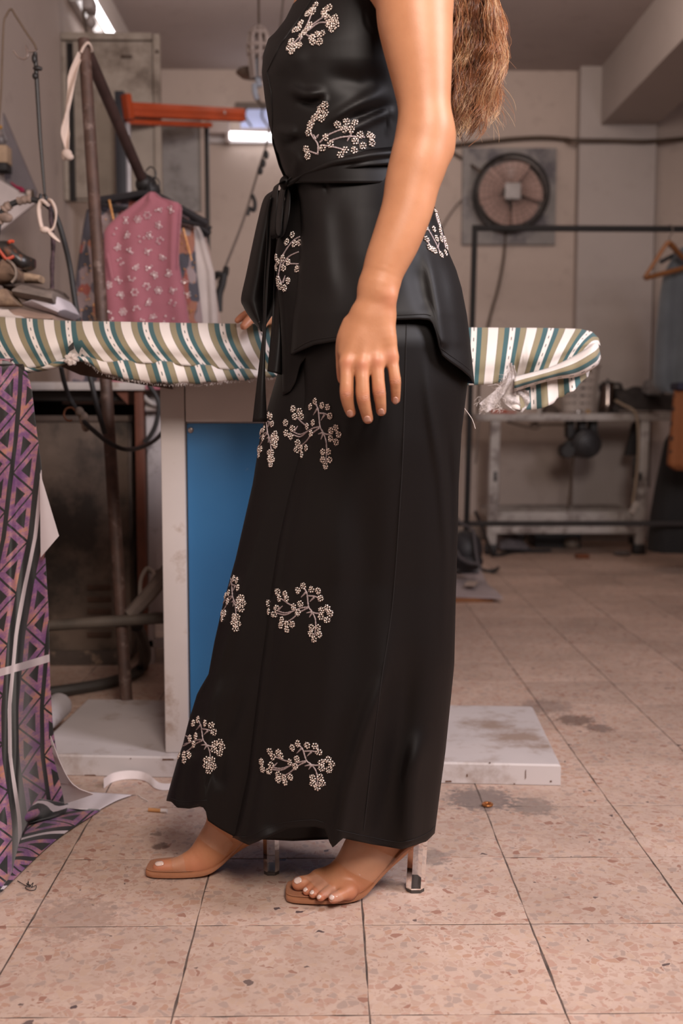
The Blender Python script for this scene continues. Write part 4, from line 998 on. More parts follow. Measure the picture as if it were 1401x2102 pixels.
# rubbish on the floor under the table
heap('dust_bag', [(1025, 1130), (1030, 1108), (1050, 1102), (1075, 1110), (1090, 1128), (1092, 1130)], 5.95, 6.2, plain('dusty_bag', (.10, .085, .09, 1), .7), 'dusty grey bag on the floor under the sewing table', 'bag', 11, .005)
tag(MB().bbox((PX(1073, 0, 6.1)[0], 6.05, 0), (PX(1090, 0, 6.1)[0], 6.15, .13), .01).build('dark_canister', plain('canister', (.07, .06, .065, 1), .5)), 'dark canister standing under the sewing table beside the dusty bag', 'canister')
tag(MB().bbox((PX(1112, 0, 6.2)[0], 6.15, 0), (PX(1210, 0, 6.2)[0], 6.4, .15), .006).build('dark_crate', M_dark), 'low dark crate under the middle of the sewing table', 'crate')
q = GP(1172, 1126, 0); tag(MB().blob(q+[0, 0, .035], (.045, .04, .036), 10).build('plastic_bottle', plain('cloudy_plastic', (.20, .16, .13, 1), .4)), 'crushed cloudy plastic bottle on the floor under the sewing table', 'bottle')
q = GP(1194, 1146, 0); tag(MB().bbox(q+[-.035, -.03, .001], q+[.035, .03, .022], .01).build('orange_scrap', plain('orange_scrap', (.16, .045, .012, 1), .7)), 'small orange scrap on the floor before the sewing table', 'scrap')
q = GP(1276, 1140, 0); tag(MB().blob(q+[0, 0, .012], (.05, .04, .013), 8).build('grey_scrap', plain('grey_scrap', (.11, .09, .085, 1), .9)), 'small grey lump on the floor by the right table leg', 'scrap')

# hanging garments on the rail
M_amber = plain('amber_wood', (0.20, 0.075, 0.022, 1), 0.45, var=.25, scale=14)
wh = empty('wooden_hanger', PX(1375, 500, RY-.02), 'amber wooden hanger tilted on the black rail', 'hanger')
ha0, ha1, ha2 = PX(1322, 570, RY-.06), PX(1372, 500, RY-.02), PX(1440, 560, RY+.02)
MB().tube(smooth_poly([ha0, PX(1345, 535, RY-.04), PX(1366, 503, RY-.03), PX(1376, 502, RY-.02), PX(1400, 528, RY), ha2], 40), np.interp(np.linspace(0, 1, 40), [0, .4, .5, 1], [.013, .014, .02, .013]), 10, flat=.6).build('shoulder', M_amber, wh)
MB().tube([PX(1324, 571, RY-.05), PX(1420, 546, RY+.01)], .012, 10).build('bar', M_amber, wh)
MB().tube(smooth_poly([PX(1372, 500, RY-.02), PX(1374, 485, RY-.02), PX(1380, 475, RY-.02), PX(1377, 463, RY-.02), PX(1368, 464, RY-.02)], 20), .003, 6).build('hook', M_greycable, wh)
M_slate = fabric('slate_cotton', (0.085, 0.095, 0.105, 1))
g5, _ = garment('slate_shirt', [(508, 1396, 1440), (530, 1378, 1452), (560, 1362, 1470), (600, 1354, 1480), (680, 1346, 1490), (760, 1340, 1495), (795, 1340, 1497), (806, 1352, 1490)], RY+.11, M_slate, 'slate blue shirt hanging behind the wooden hanger', 'shirt', 21, depth=.07, folds=.012)
hanger(g5, PX(1425, 505, RY+.11), .16, M_hangblack, bar=False)
def spotted():
    m, nt, b = newmat('spotted_amber'); g = NT(nt); p = g.pos()
    v = g.n('ShaderNodeTexVoronoi'); v.inputs['Scale'].default_value = 17; v.inputs['Randomness'].default_value = .35; g.l(p, v.inputs['Vector'])
    c = g.ramp(v.outputs['Distance'], [(0.0, (.04, .015, .01, 1)), (.2, (.05, .02, .01, 1)), (.26, (.21, .07, .02, 1)), (1, (.19, .065, .02, 1))])
    g.l(c, b.inputs['Base Color']); b.inputs['Roughness'].default_value = .8; return m
Yg = 4.9
g6, _ = garment('spotted_skirt', [(795, 1384, 1470), (850, 1378, 1480), (955, 1369, 1495), (965, 1385, 1490)], Yg, spotted(), 'amber skirt with dark spots hanging low on the right edge', 'skirt', 22, depth=.07)
MB().tube([PX(1425, 790, Yg), PX(1425, 520, RY), PX(1425, 466, RY-.02)], .004, 6).build('hanging_loop', M_black, g6)
MB().bbox(PX(1382, 797, Yg)-[0, .06, .01], PX(1472, 790, Yg)+[0, .06, .01], .01).build('waistband', plain('navy_band', (.012, .012, .03, 1), .8), g6)
g7, _ = garment('black_gown', [(860, 1395, 1470), (905, 1365, 1475), (950, 1356, 1480), (1000, 1346, 1490), (1060, 1336, 1500), (1130, 1330, 1510)], 5.25, plain('black_gown', (.006, .005, .005, 1), .9), 'long black gown hanging to the floor at the right edge', 'gown', 23, depth=.14)
MB().tube([PX(1430, 870, 5.25), PX(1430, 466, RY+.02)], .004, 6).build('hanging_loop', M_black, g7)

# black bag, straps and sheets behind the legs
bgk = empty('black_bag', GP(955, 1160, 0), 'black bag with a grey strap slumped on the floor behind the trousers', 'bag')
mb = MB(); mb.blob(PX(955, 1128, 4.75), (.075, .09, .085), 12); mb.blob(PX(935, 1140, 4.75), (.07, .08, .06), 10); mb.blob(PX(958, 1152, 4.72), (.07, .08, .045), 10); mb.build('bag', plain('bag_black', (.014, .013, .016, 1), .6), bgk)
mb = MB(); mb.tube(smooth_poly([PX(935, 1062, 4.72), PX(948, 1075, 4.7), PX(962, 1082, 4.68), PX(972, 1092, 4.66), PX(975, 1115, 4.64), PX(979, 1145, 4.62), PX(983, 1160, 4.6), PX(988, 1168, 4.6)], 40), .0085, 8, flat=.5)
mb.tube(smooth_poly([PX(935, 1130, 4.62), PX(945, 1145, 4.6), PX(962, 1155, 4.6), PX(978, 1157, 4.6)], 20), .008, 8)
mb.build('strap', plain('strap_grey', (.05, .042, .045, 1), .7), bgk)
mb = MB(); mb.tube(smooth_poly([GP(985, 1168, .008), GP(1000, 1172, .008), GP(1015, 1170, .01), GP(1022, 1166, .015), GP(1010, 1174, .01)], 20), .008, 8); mb.build('strap_end', M_dark, bgk)
cbd = empty('cardboard_sheet', GP(960, 1232, 0), 'brown cardboard lying under the folded white cloth on the floor', 'cardboard')
P4q = [GP(880, 1238, .0), GP(1012, 1236, .0), GP(985, 1180, 0), GP(880, 1180, 0)]
MB().prism(P4q, (0, 0, .001), (0, 0, .018)).build('sheet', plain('brown_cardboard', (.22, .085, .03, 1), .8), cbd)
wcl = empty('white_cloth', GP(960, 1200, 0), 'folded white cloth on cardboard on the floor behind the trousers', 'cloth')
rows = []
for t in np.linspace(0, 1, 16):
    l = np.array(GP(870, 1222-60*t, .022)); r_ = np.array(GP(np.interp(t, [0, .3, 1], [1031, 1006, 980]), np.interp(t, [0, 1], [1228, 1164]), .022))
    rows.append([l*(1-u)+r_*u+np.array([0, 0, .008*math.sin(u*7+t*3)*math.sin(t*9)+.01*t]) for u in np.linspace(0, 1, 24)])
MB().sheet(rows, .006).build('cloth', plain('grimy_white', (.34, .28, .28, 1), .85, bump=.2, bscale=200), wcl)
mb = MB(); rr = []
for t in np.linspace(0, 1, 5):
    rr.append([GP(960+u*22-t*8, 1192+t*9+u*2, .042+.002*t) for u in np.linspace(0, 1, 8)])
MB().sheet(rr, .003).build('fold', plain('cream_fold', (.42, .32, .27, 1), .85), wcl)
bb = MB(); bb.sheet([[GP(880+u*103, 1172-t*13, .046) for u in np.linspace(0, 1, 6)] for t in np.linspace(0, 1, 3)], .004); bb.build('blue_print', plain('blue_grey_print', (.16, .165, .18, 1), .8), wcl)

# ================================================================ IRONING TABLE
it = empty('ironing_table', (0, 2.45, 0), 'white industrial ironing table with a blue panel on a low platform', 'ironing table')
M_plat = plain('platform_paint', (0.50, 0.445, 0.435, 1), 0.55, var=.08, scale=4, dirt=((0.30, 0.22, 0.18, 1), 6, 0.45), bump=.05)
M_platd = plain('platform_edge', (0.47, 0.43, 0.44, 1), 0.55, var=.08, scale=4, dirt=((0.16, 0.08, 0.05, 1), 14, 0.4))
# platform (two sheet-steel trays, slightly skewed to the tiles)
def tray(fl, fr, br, bl, zt, name, mat):
    P = np.array([fl, fr, br, bl], float); P[:, 2] = 0
    mb = MB(); c = P.mean(0); e = 0.006
    ins = P+(c-P)/np.linalg.norm(c-P, axis=1)[:, None]*e
    V = [p+[0, 0, .001] for p in P]+[p+[0, 0, zt-.004] for p in P]+[p+[0, 0, zt] for p in ins]
    F = [(0, 1, 5, 4), (1, 2, 6, 5), (2, 3, 7, 6), (3, 0, 4, 7), (4, 5, 9, 8), (5, 6, 10, 9), (6, 7, 11, 10), (7, 4, 8, 11), (8, 9, 10, 11), (3, 2, 1, 0)]
    mb.add(V, F); return mb.build(name, mat, it, smooth=False)
fr_ = GP(1150, 1613); fl_ = GP(60, 1590); br_ = GP(1093, 1450, .045); bl_ = fl_+(br_-fr_)*[1, 1, 0]
tray(fl_, fr_, br_*[1, 1, 0], bl_, .045, 'platform', M_plat)
# rust chips along the front edge
mb = MB(); 
for (x, y, w_, h_) in ((400, 1575, 30, 5), (345, 1559, 26, 4), (185, 1592, 26, 4), (330, 1598, 18, 3), (958, 1592, 3, 7), (1078, 1590, 2, 22), (1130, 1604, 4, 4), (920, 1604, 14, 4), (1005, 1566, 3, 2), (1055, 1609, 3, 3), (268, 1557, 3, 2)):
    q = GP(x, 1600); t_ = (fr_-fl_)/np.linalg.norm(fr_-fl_)
    s0 = np.dot(GP(x, 1600)-fl_, t_); base = fl_+t_*s0; d = ray(x, y); 
    yy = base[1]; p = PX(x, y, yy)
    hw = w_*yy/F_PX/2; hh = h_*yy/F_PX/2
    mb.prism([p+t_*(-hw)+[0, 0, -hh], p+t_*hw+[0, 0, -hh*.6], p+t_*hw*.8+[0, 0, hh], p+t_*(-hw*.9)+[0, 0, hh*.7]], (0, .002, 0), (0, -.0006, 0))
mb.build('rust_chips', plain('rust_chip', (.10, .04, .02, 1), .9), it, smooth=False)
FYc = 2.285                                            # front plane of the cabinet
M_post = plain('post_enamel', (0.53, 0.465, 0.435, 1), 0.45, var=.06, scale=5, dirt=((0.33, 0.24, 0.19, 1), 10, 0.2))
xa_, xb_ = PX(331, 1000, FYc)[0], PX(380, 1000, FYc)[0]
ztop = 0.90
MB().bbox((xa_, FYc, .0455), (xb_, FYc+.05, ztop), .003).build('post', M_post, it)
xR = PX(905, 1000, FYc)[0]
MB().bbox((xR-.05, FYc, .0455), (xR, FYc+.05, ztop), .003).build('post', M_post, it)
MB().bbox((xa_, FYc+.45, .0455), (xa_+.05, FYc+.5, ztop), .003).build('post', M_post, it)
MB().bbox((xR-.05, FYc+.45, .0455), (xR, FYc+.5, ztop), .003).build('post', M_post, it)
zr0 = PX(0, 866, FYc)[2]
MB().bbox((xb_+.0015, FYc+.004, zr0), (xR-.052, FYc+.05, ztop), .003).build('top_rail', M_post, it)
MB().bbox((xa_+.01, FYc+.02, zr0+.02), (xa_+.03, FYc+.46, ztop), .003).build('side_rail', M_post, it)
def bluepanel():
    m, nt, b = newmat('blue_panel_paint'); g = NT(nt); p = g.pos()
    c = g.ramp(g.noise(p, 3, 4), [(.3, (.022, .125, .29, 1)), (.7, (.028, .155, .34, 1))])
    mk = g.ramp(g.noise(p, 45, 3, .5), [(.745, (0, 0, 0, 1)), (.765, (1, 1, 1, 1))])
    c = g.mix(g.math('MULTIPLY', mk, .35), c, (.25, .3, .36, 1))
    g.l(c, b.inputs['Base Color']); b.inputs['Roughness'].default_value = .42; return m
bp = MB(); bp.bbox((xb_+.003, FYc+.012, .05), (xR-.053, FYc+.03, zr0-.003), .003); bpo = bp.build('blue_panel', bluepanel(), it)
for (x, y) in ((391, 883), (391, 1480)):
    q = PX(x, y, FYc+.012)
    mb = MB(); mb.lathe([(0, -.004), (.003, -.0042), (.0055, -.003), (.0065, 0), (.0065, .001)], q, 14, 'Y'); mb.build('bolt', plain('bolt_steel', (.32, .26, .24, 1), .35, .7), bpo)
MB().bbox((xa_+.005, FYc+.30, .046), (xR-.05, FYc+.47, ztop-.05), .003).build('machine_body', M_post, it)
# arm below the board and the padded board itself
M_under = plain('rusty_arm', (0.10, 0.060, 0.045, 1), 0.7, .2, var=.3)
MB().prism([PX(115, 748, 2.22), PX(190, 738, 2.22), PX(345, 790, 2.22), PX(345, 798, 2.22), PX(165, 770, 2.22)], (0, 0, 0), (0, .1, 0)).build('support_arm', M_under, it)
bz = lambda x: np.interp(x, [-.9, .6], [.958, .932])
mb = MB(); rows = []
for x in np.linspace(-.80, .49, 40):
    zc = bz(x)-.035; w_ = .13*math.sqrt(max(.03, 1-max(0, (x-.40)/.092)**2))
    rows.append([(x, 2.28+w_*np.sign(math.cos(a))*abs(math.cos(a))**.5, zc+.030*np.sign(math.sin(a))*abs(math.sin(a))**.5) for a in np.linspace(0, 2*PI, 24, endpoint=False)])
mb.grid(rows, close_u=True); mb.f.append(tuple(range(23, -1, -1))); mb.f.append(tuple(39*24+k for k in range(24))); mb.mi += [0, 0]
mb.build('padded_board', M_cream, it)
# floor roll left behind the drape
rl = empty('paper_roll', GP(120, 1470, 0), 'white paper roll lying on the platform beside the purple fabric', 'paper roll')
MB().tube([GP(40, 1520, .075), GP(122, 1448, .075)], .030, 24).build('roll', M_platd, rl)

# ---------------------------------------------------------------- striped cover
def stripes():
    m, nt, b = newmat('striped_cotton'); g = NT(nt); uv = g.uv()
    s = g.n('ShaderNodeSeparateXYZ'); g.l(uv, s.inputs[0]); u, v = s.outputs[0], s.outputs[1]
    f = g.math('FRACT', u)
    W = (.70, .63, .585, 1); O = (.225, .185, .105, 1); T = (.020, .085, .095, 1); K = (.035, .045, .04, 1)
    c = g.ramp(f, [(0, W), (.255, K), (.263, O), (.42, T), (.552, W), (.70, T), (.832, O), (.988, K), (.994, W)], 'CONSTANT')
    # dashes down the middle of the narrow white stripe
    du = g.math('ABSOLUTE', g.math('SUBTRACT', f, .626)); vv = g.math('FRACT', g.math('MULTIPLY', v, 46.0))
    dash = g.math('MULTIPLY', g.math('LESS_THAN', du, .012), g.math('LESS_THAN', vv, .34))
    c = g.mix(dash, c, K)
    w1 = g.noise(g.pos(), 900, 2); c = g.mix(g.math('MULTIPLY', w1, .12), c, (.3, .26, .22, 1))
    g.l(c, b.inputs['Base Color']); b.inputs['Roughness'].default_value = .85; b.inputs['Sheen Weight'].default_value = .15
    g.l(g.bump(g.noise(g.pos(), 700, 3), .15, .0006), b.inputs['Normal'])
    return m
M_str = stripes()
cov = empty('board_cover', (0, 2.25, .9), 'striped white olive and teal cotton cover gathered over the ironing board', 'cover')
PER = 79.0                                                  # stripe repeat in px at the board
def ucoord(px): return (px-327)/PER if px < 700 else (px-988-14)/PER
# front silhouette lines: top edge, crease, hem (px -> py)
topx = [-120, 0, 80, 150, 240, 330, 480, 600, 960, 1120, 1190, 1215, 1228, 1233]
topy = [646, 650, 655, 659, 660, 662, 664, 666, 672, 673, 675, 681, 694, 712]
crx = [-120, 0, 60, 110, 138, 145, 155, 180, 220, 330, 400, 470, 540, 600, 900, 960, 1010, 1050, 1075, 1110, 1160, 1200, 1225, 1233]
cry = [745, 752, 756, 748, 737, 733, 736, 738, 744, 746, 752, 759, 765, 768, 785, 790, 788, 778, 772, 770, 744, 722, 712, 713]
xs = np.concatenate([np.arange(-120, 1180, 6), np.arange(1180, 1234, 3)])
prof = np.linspace(0, 1, 20)
rows = []; uvs = []
for px in xs:
    ty, cy = ni(px, topx, topy), ni(px, crx, cry)
    nose = math.sqrt(max(0.0, 1-max(0, (px-1165)/68.0)**2))
    row = []; uvr = []
    # back underside -> back -> top
    Yf = 2.165; Yb = 2.165+.25*nose+.002
    pt = PX(px, ty, Yf)
    for t in np.linspace(0, 1, 7):
        a = t*PI/2
        row.append((pt[0], Yb+.035*math.cos(a)*nose, pt[2]-.055*(1-math.sin(a)))); uvr.append((ucoord(px), -.3+t*.06))
    for t in np.linspace(0, 1, 5)[1:-1]:
        row.append((pt[0], Yb+(Yf-Yb)*t, pt[2]+.002*math.sin(t*PI))); uvr.append((ucoord(px), -.2+t*.1))
    g0 = math.exp(-((px-146)/30.0)**2); g1 = math.exp(-((px-1060)/26.0)**2)
    for t in prof:
        py = ty+(cy-ty)*t
        bulge = .055*math.sin(min(1, t*1.25)*PI*.62)*(0.35+.65*nose)
        wr = .0028*math.sin(px*.085+t*4)*t+.006*g0*t*math.sin((px-146)*.5+t*2)+.006*g1*t*math.sin((px-1060)*.45+t*3)
        bx_ = px
        p = PX(px, py, Yf-bulge+wr+.03*t*t*(g0+g1))
        row.append(p)
        # cloth is pulled sideways towards the two gathers
        if px < 700:
            sh = 46*(t**1.9)*(1 if px > 165 else np.interp(px, [-120, 60, 120, 146, 165], [1.2, 1.05, .6, .2, .5]))
            sh -= 0
        else:
            sh = -16*t**1.3*np.interp(px, [960, 1040, 1100, 1230], [.3, 1.0, 2.2, 3.4])
        uvr.append((ucoord(px-sh), t*.12))
    p = PX(px, cy+1, Yf+.05); row.append(p); uvr.append((ucoord(px-sh), .13))
    p = PX(px, cy-8, Yf+.11); row.append(p); uvr.append((ucoord(px-sh), .16))
    rows.append(row); uvs.append(uvr)
mb = MB(); mb.grid(rows, uvs); 
mb.f.append(tuple((len(xs)-1)*len(rows[0])+k for k in range(len(rows[0])))); mb.mi.append(0)
mb.build('cover_top', M_str, cov, auto=0)
# hem flap hanging below the crease, left part
def flap(pxs, crl, heml, ph, name, sh0=0, wav=.004, v0=.0, Yoff=0.0):
    rows = []; uvs = []
    for px in pxs:
        cy, hy = ni(px, *crl), ni(px, *heml); row = []; uvr = []
        for t in np.linspace(0, 1, 9):
            y = cy-5+(hy-cy+5)*t
            jag = (1.6*math.sin(px*1.7)+1.3*math.sin(px*.77)) if t > .98 else 0
            row.append(PX(px+4*t, y+jag, 2.118+Yoff-.014*math.sin(t*PI*.8)+wav*math.sin(px*.07+t)))
            uvr.append((ucoord(px-ph-sh0*t), v0+t*.045))
        rows.append(row); uvs.append(uvr)
    mb = MB(); mb.sheet(rows, .0014, uvs); return mb.build(name, M_str, cov, auto=0)
hemx, hemy = [60, 145, 165, 182, 200, 240, 280, 330, 400, 470, 530, 580, 620], [742, 738, 741, 748, 762, 775, 783, 787, 787, 782, 776, 772, 770]
flap(np.arange(152, 625, 4), (crx, cry), (hemx, hemy), 27, 'hem_flap', sh0=10)
# frayed threads along the hem
mb = MB()
for px in np.arange(170, 600, 1.6):
    hy = ni(px, hemx, hemy); L = rng.uniform(2, 7)
    a = PX(px+4, hy-1, 2.112); b_ = PX(px+4+rng.normal(0, 2.2), hy+L, 2.112+rng.normal(0, .003))
    mb.tube([a, (a+b_)/2+rng.normal(0, .0007, 3), b_], .00028, 3, caps=False)
o = mb.build('frayed_edge', M_ivory, cov); o['kind'] = 'stuff'
# left loose lobe below the first gather
rows = []; uvs = []
for px in np.arange(-120, 150, 5):
    cy = ni(px, crx, cry); hy = ni(px, [-120, 20, 70, 112, 138, 150], [758, 768, 764, 757, 744, 736]); row = []; uvr = []
    for t in np.linspace(0, 1, 7):
        row.append(PX(px, cy-4+(hy-cy+4)*t, 2.125-.012*math.sin(t*3)+.003*math.sin(px*.1))); uvr.append((ucoord(px-60-30*t), .12+t*.02))
    rows.append(row); uvs.append(uvr)
mb = MB(); mb.sheet(rows, .0014, uvs); mb.build('tucked_edge', M_str, cov, auto=0)
# knotted gather
mb = MB()
for k in range(7):
    a = 2*PI*k/7
    mb.tube(smooth_poly([PX(146, 737, 2.105), PX(146+8*math.cos(a), 737+8*math.sin(a), 2.095), PX(147+15*math.cos(a+.2), 738+11*math.sin(a+.2), 2.108)], 10), [.004, .005, .006, .006, .006, .005, .0045, .004, .003, .002], 7)
mb.build('gather_knot', M_ivory, cov)
mb = MB(); mb.prism([PX(140, 712, 2.090), PX(150, 702, 2.089), PX(152, 716, 2.089), PX(142, 722, 2.09)], (0, 0, 0), (0, .002, 0)); mb.build('torn_hole', M_dark, cov)
# right end: lower band swept round the nose, then the ragged skirt of cloth
rows = []; uvs = []
A_up = smooth_poly([(1226, 700), (1213, 709), (1176, 732), (1132, 753), (1095, 764), (1055, 774)], 40)
A_lo = smooth_poly([(1232, 735), (1222, 752), (1185, 772), (1140, 778), (1095, 790), (1055, 803)], 40)
for i in range(40):
    row = []; uvr = []; tt = i/39
    for t in np.linspace(0, 1, 10):
        q = A_up[i]*(1-t)+A_lo[i]*t
        Yc = 2.092+.05*max(0, 1-tt*4)**2-.022*math.sin(t*PI)+.002*math.sin(i*.9)*t
        row.append(PX(q[0], q[1], Yc)); uvr.append((.03+t*.66, tt*.2))
    rows.append(row); uvs.append(uvr)
mb = MB(); mb.sheet(rows, .0016, uvs); mb.build('swept_band', M_str, cov, auto=0)
rows = []; uvs = []
for px in np.arange(1052, 1214, 3.0):
    cy = ni(px, [1052, 1100, 1140, 1185, 1214], [798, 784, 774, 768, 760]); hy = ni(px, [1052, 1075, 1105, 1122, 1140, 1148, 1160, 1168, 1182, 1196, 1214], [838, 842, 840, 836, 828, 817, 815, 806, 803, 785, 770]); row = []; uvr = []
    for t in np.linspace(0, 1, 9):
        row.append(PX(px-5*t, cy-3+(hy-cy+3)*t, 2.115-.010*t+.007*math.sin(px*.11+.8*t)*(.3+t))); uvr.append((ucoord(px+30-8*t)+.1, t*.05+.01))
    rows.append(row); uvs.append(uvr)
mb = MB(); mb.sheet(rows, .0014, uvs); mb.build('ragged_skirt', M_str, cov, auto=0)
# torn interlining
def gauze():
    m, nt, b = newmat('torn_gauze'); g = NT(nt); p = g.pos()
    b.inputs['Base Color'].default_value = (.55, .49, .47, 1); b.inputs['Roughness'].default_value = .9
    b.inputs['Transmission Weight'].default_value = 0.0
    g.l(g.ramp(g.noise(p, 160, 3), [(.4, (.55, .55, .55, 1)), (.62, (.95, .95, .95, 1))]), b.inputs['Alpha'])
    g.l(g.bump(g.noise(p, 140, 4), .2, .001), b.inputs['Normal']); b.inputs['Specular IOR Level'].default_value = .1; return m
M_gauze = gauze()
def strip_px(path, wid, Y, seed, n=30, m=7, th=.0008):
    r = np.random.default_rng(seed); S = smooth_poly(path, n); T = np.gradient(S, axis=0); T /= np.linalg.norm(T, axis=1)[:, None]
    W = np.interp(np.linspace(0, 1, n), np.linspace(0, 1, len(wid)), wid); rows = []
    for i in range(n):
        nx, ny = -T[i][1], T[i][0]
        rows.append([PX(S[i][0]+nx*W[i]*u+r.normal(0, .3), S[i][1]+ny*W[i]*u+r.normal(0, .3), Y+.003*math.sin(u*3+i*.5)) for u in np.linspace(-1, 1, m)])
    return MB().sheet(rows, th)
strip_px([(1047, 745), (1045, 775), (1025, 805), (1003, 828), (990, 838)], [3, 6, 9, 13, 12], 2.085, 1).build('torn_lining', M_gauze, cov)
strip_px([(1052, 750), (1052, 785), (1045, 815), (1062, 838)], [3, 9, 15, 9], 2.10, 2).build('torn_lining', M_gauze, cov)
strip_px([(1075, 800), (1070, 820), (1060, 842)], [10, 18, 12], 2.105, 3).build('torn_lining', M_gauze, cov)
mb = MB()
for k in range(90):
    x = rng.uniform(984, 1030); y = rng.uniform(815, 840); L = rng.uniform(5, 18); a = rng.normal(1.9, .6)
    p = PX(x, y, 2.085); q = PX(x+L*math.cos(a), y+L*math.sin(a)*.8, 2.085+rng.normal(0, .006))
    mb.tube([p, (p+q)/2+rng.normal(0, .002, 3), q], .0003, 3, caps=False)
for k in range(50):
    t = rng.random(); p = PX(1048-30*t, 760+50*t, 2.083); q = p+rng.normal(0, .009, 3); mb.tube([p, (p+q)/2+rng.normal(0, .002, 3), q], .0003, 3, caps=False)
o = mb.build('loose_threads', M_ivory, cov); o['kind'] = 'stuff'

# ================================================================ PURPLE FABRIC
def geo_print():
    m, nt, b = newmat('geometric_print'); g = NT(nt); uv = g.uv()
    s = g.n('ShaderNodeSeparateXYZ'); g.l(uv, s.inputs[0]); u, v = s.outputs[0], s.outputs[1]
    # u repeats: column A 0-.36 | black .36-.40 | column B .40-.76 | wide black .76-1 with a white line
    f = g.math('FRACT', u)
    inA = g.math('LESS_THAN', f, .36); inB = g.math('MULTIPLY', g.math('GREATER_THAN', f, .405), g.math('LESS_THAN', f, .765))
    a = g.math('ADD', g.math('MULTIPLY', inA, g.math('DIVIDE', f, .36)), g.math('MULTIPLY', inB, g.math('DIVIDE', g.math('SUBTRACT', f, .405), .36)))
    vv = g.math('ADD', v, g.math('MULTIPLY', inB, .25))
    tri = g.math('MULTIPLY', g.math('ABSOLUTE', g.math('SUBTRACT', g.math('FRACT', vv), .5)), 2.0)
    d = g.math('SUBTRACT', a, tri)
    zig = g.math('MULTIPLY', g.math('ABSOLUTE', d), .66)
    pos = g.math('GREATER_THAN', d, 0.0)
    edge = g.math('ADD', g.math('MULTIPLY', pos, g.math('SUBTRACT', 1.0, a)), g.math('MULTIPLY', g.math('SUBTRACT', 1.0, pos), a))
    dist = g.math('MINIMUM', zig, edge)
    ring = g.math('MULTIPLY', g.math('GREATER_THAN', dist, .035), g.math('LESS_THAN', dist, .235))
    ring = g.math('MULTIPLY', ring, g.math('ADD', inA, inB))
    nz = g.noise(uv, 3.2, 4, .6); n2 = g.noise(uv, 26, 4, .7)
    col = g.ramp(g.math('ADD', g.math('MULTIPLY', nz, .75), g.math('MULTIPLY', n2, .25)), [(.36, (.125, .045, .165, 1)), (.47, (.20, .085, .20, 1)), (.54, (.33, .15, .20, 1)), (.62, (.45, .20, .135, 1))])
    c = g.mix(ring, (.014, .0135, .0145, 1), col)
    wl = g.math('MULTIPLY', g.math('GREATER_THAN', f, .845), g.math('LESS_THAN', f, .905))
    c = g.mix(wl, c, (.50, .43, .46, 1))
    # one white cross line woven across
    cl = g.math('LESS_THAN', g.math('ABSOLUTE', g.math('SUBTRACT', v, 6.27)), .08)
    c = g.mix(cl, c, (.50, .43, .46, 1))
    g.l(c, b.inputs['Base Color']); b.inputs['Roughness'].default_value = .55; b.inputs['Sheen Weight'].default_value = .2
    return m
M_geo = geo_print()
M_rev = plain('fabric_reverse', (.52, .46, .48, 1), .8, var=.06)
pf = empty('printed_fabric', (-.62, 1.95, 0), 'purple and black geometric printed fabric draped to the floor at the left edge', 'fabric')
# right edge of the drape and its depth, by height
ey = [742, 750, 762, 790, 860, 950, 1040, 1120, 1250, 1400, 1500, 1580, 1640, 1690]
ex = [20, 40, 54, 64, 72, 84, 89, 91, 99, 103, 109, 121, 134, 136]
rows = []; uvs = []
nr, ncol = 60, 70
for i in range(nr):
    t = i/(nr-1); py = 742+(1660-742)*t**0.92
    rx = ni(py, ey, ex); row = []; uvr = []
    lx = -260+20*math.sin(t*4)
    for j in range(ncol):
        s_ = j/(ncol-1)                              # 0 right edge, 1 far left
        px = rx+(lx-rx)*s_
        pyb = ni(px, [-260, -60, 0, 30, 42, 60, 90, 136], [1930, 1880, 1838, 1790, 1730, 1690, 1664, 1650])
        py = 742+(pyb-742)*t**0.92
        topr = 20*math.exp(-((py-742)/14.0))*0
        amp = .004+.018*t
        fold = amp*(math.sin(s_*15+1.2*t+.6)+.5*math.sin(s_*31-2*t))
        roll = .05*max(0, 1-(py-742)/40.0)**2
        Yb_ = GP(px, pyb, .004)[1]
        w_ = max(0, (t-.25)/.75)**1.6
        Y = (2.03+.04*s_)*(1-w_)+Yb_*w_+fold*(1-.6*max(0, t-.8)*5)+roll+.02*math.sin(t*3)*(1-w_)
        px += 5*math.sin(t*9+s_*4)*max(0, t-.55)*2*min(1, s_*8)
        # a strong crease running down at about px 40
        cr = math.exp(-((px-(18+22*t+10*math.sin(t*6)))/9.0)**2)*(.3+t); Y += .018*cr
        row.append(PX(px, py, Y))
        vcoord = (py-742)/105.0+.0
        if py < 1395: tw = 0
        uvr.append((.875+(px-ni(py, [742, 800, 900, 1000, 1100, 1200, 1300, 1365, 1450, 1550, 1690], [108, 106, 97, 84, 73, 51, 33, 27, 19, 20, 40]))/131.0, (py-742)/100.0+.003*(px-40)))
    rows.append(row); uvs.append(uvr)
mb = MB(); mb.sheet(rows, .0016, uvs); mb.build('hanging_length', M_geo, pf, auto=0)
# the top fold over a bar
rows2 = []; uv2 = []
for a in np.linspace(0, PI*.75, 10):
    row = []; uvr = []
    for j in range(ncol):
        p0 = np.array(rows[0][j]); row.append(p0+np.array([0, .045*(1-math.cos(a)), .007*math.sin(a)])); uvr.append((uvs[0][j][0], uvs[0][j][1]-a*.3))
    rows2.append(row); uv2.append(uvr)
mb = MB(); mb.sheet(rows2, .0016, uv2); mb.build('top_fold', M_geo, pf, auto=0)
ra_ = PX(38, 742, 2.05); MB().tube([(ROOM_L+.002, ra_[1]+.03, ra_[2]-.014), (ra_[0], ra_[1]+.03, ra_[2]-.014)], .011, 12).build('drape_rail', M_black, it)
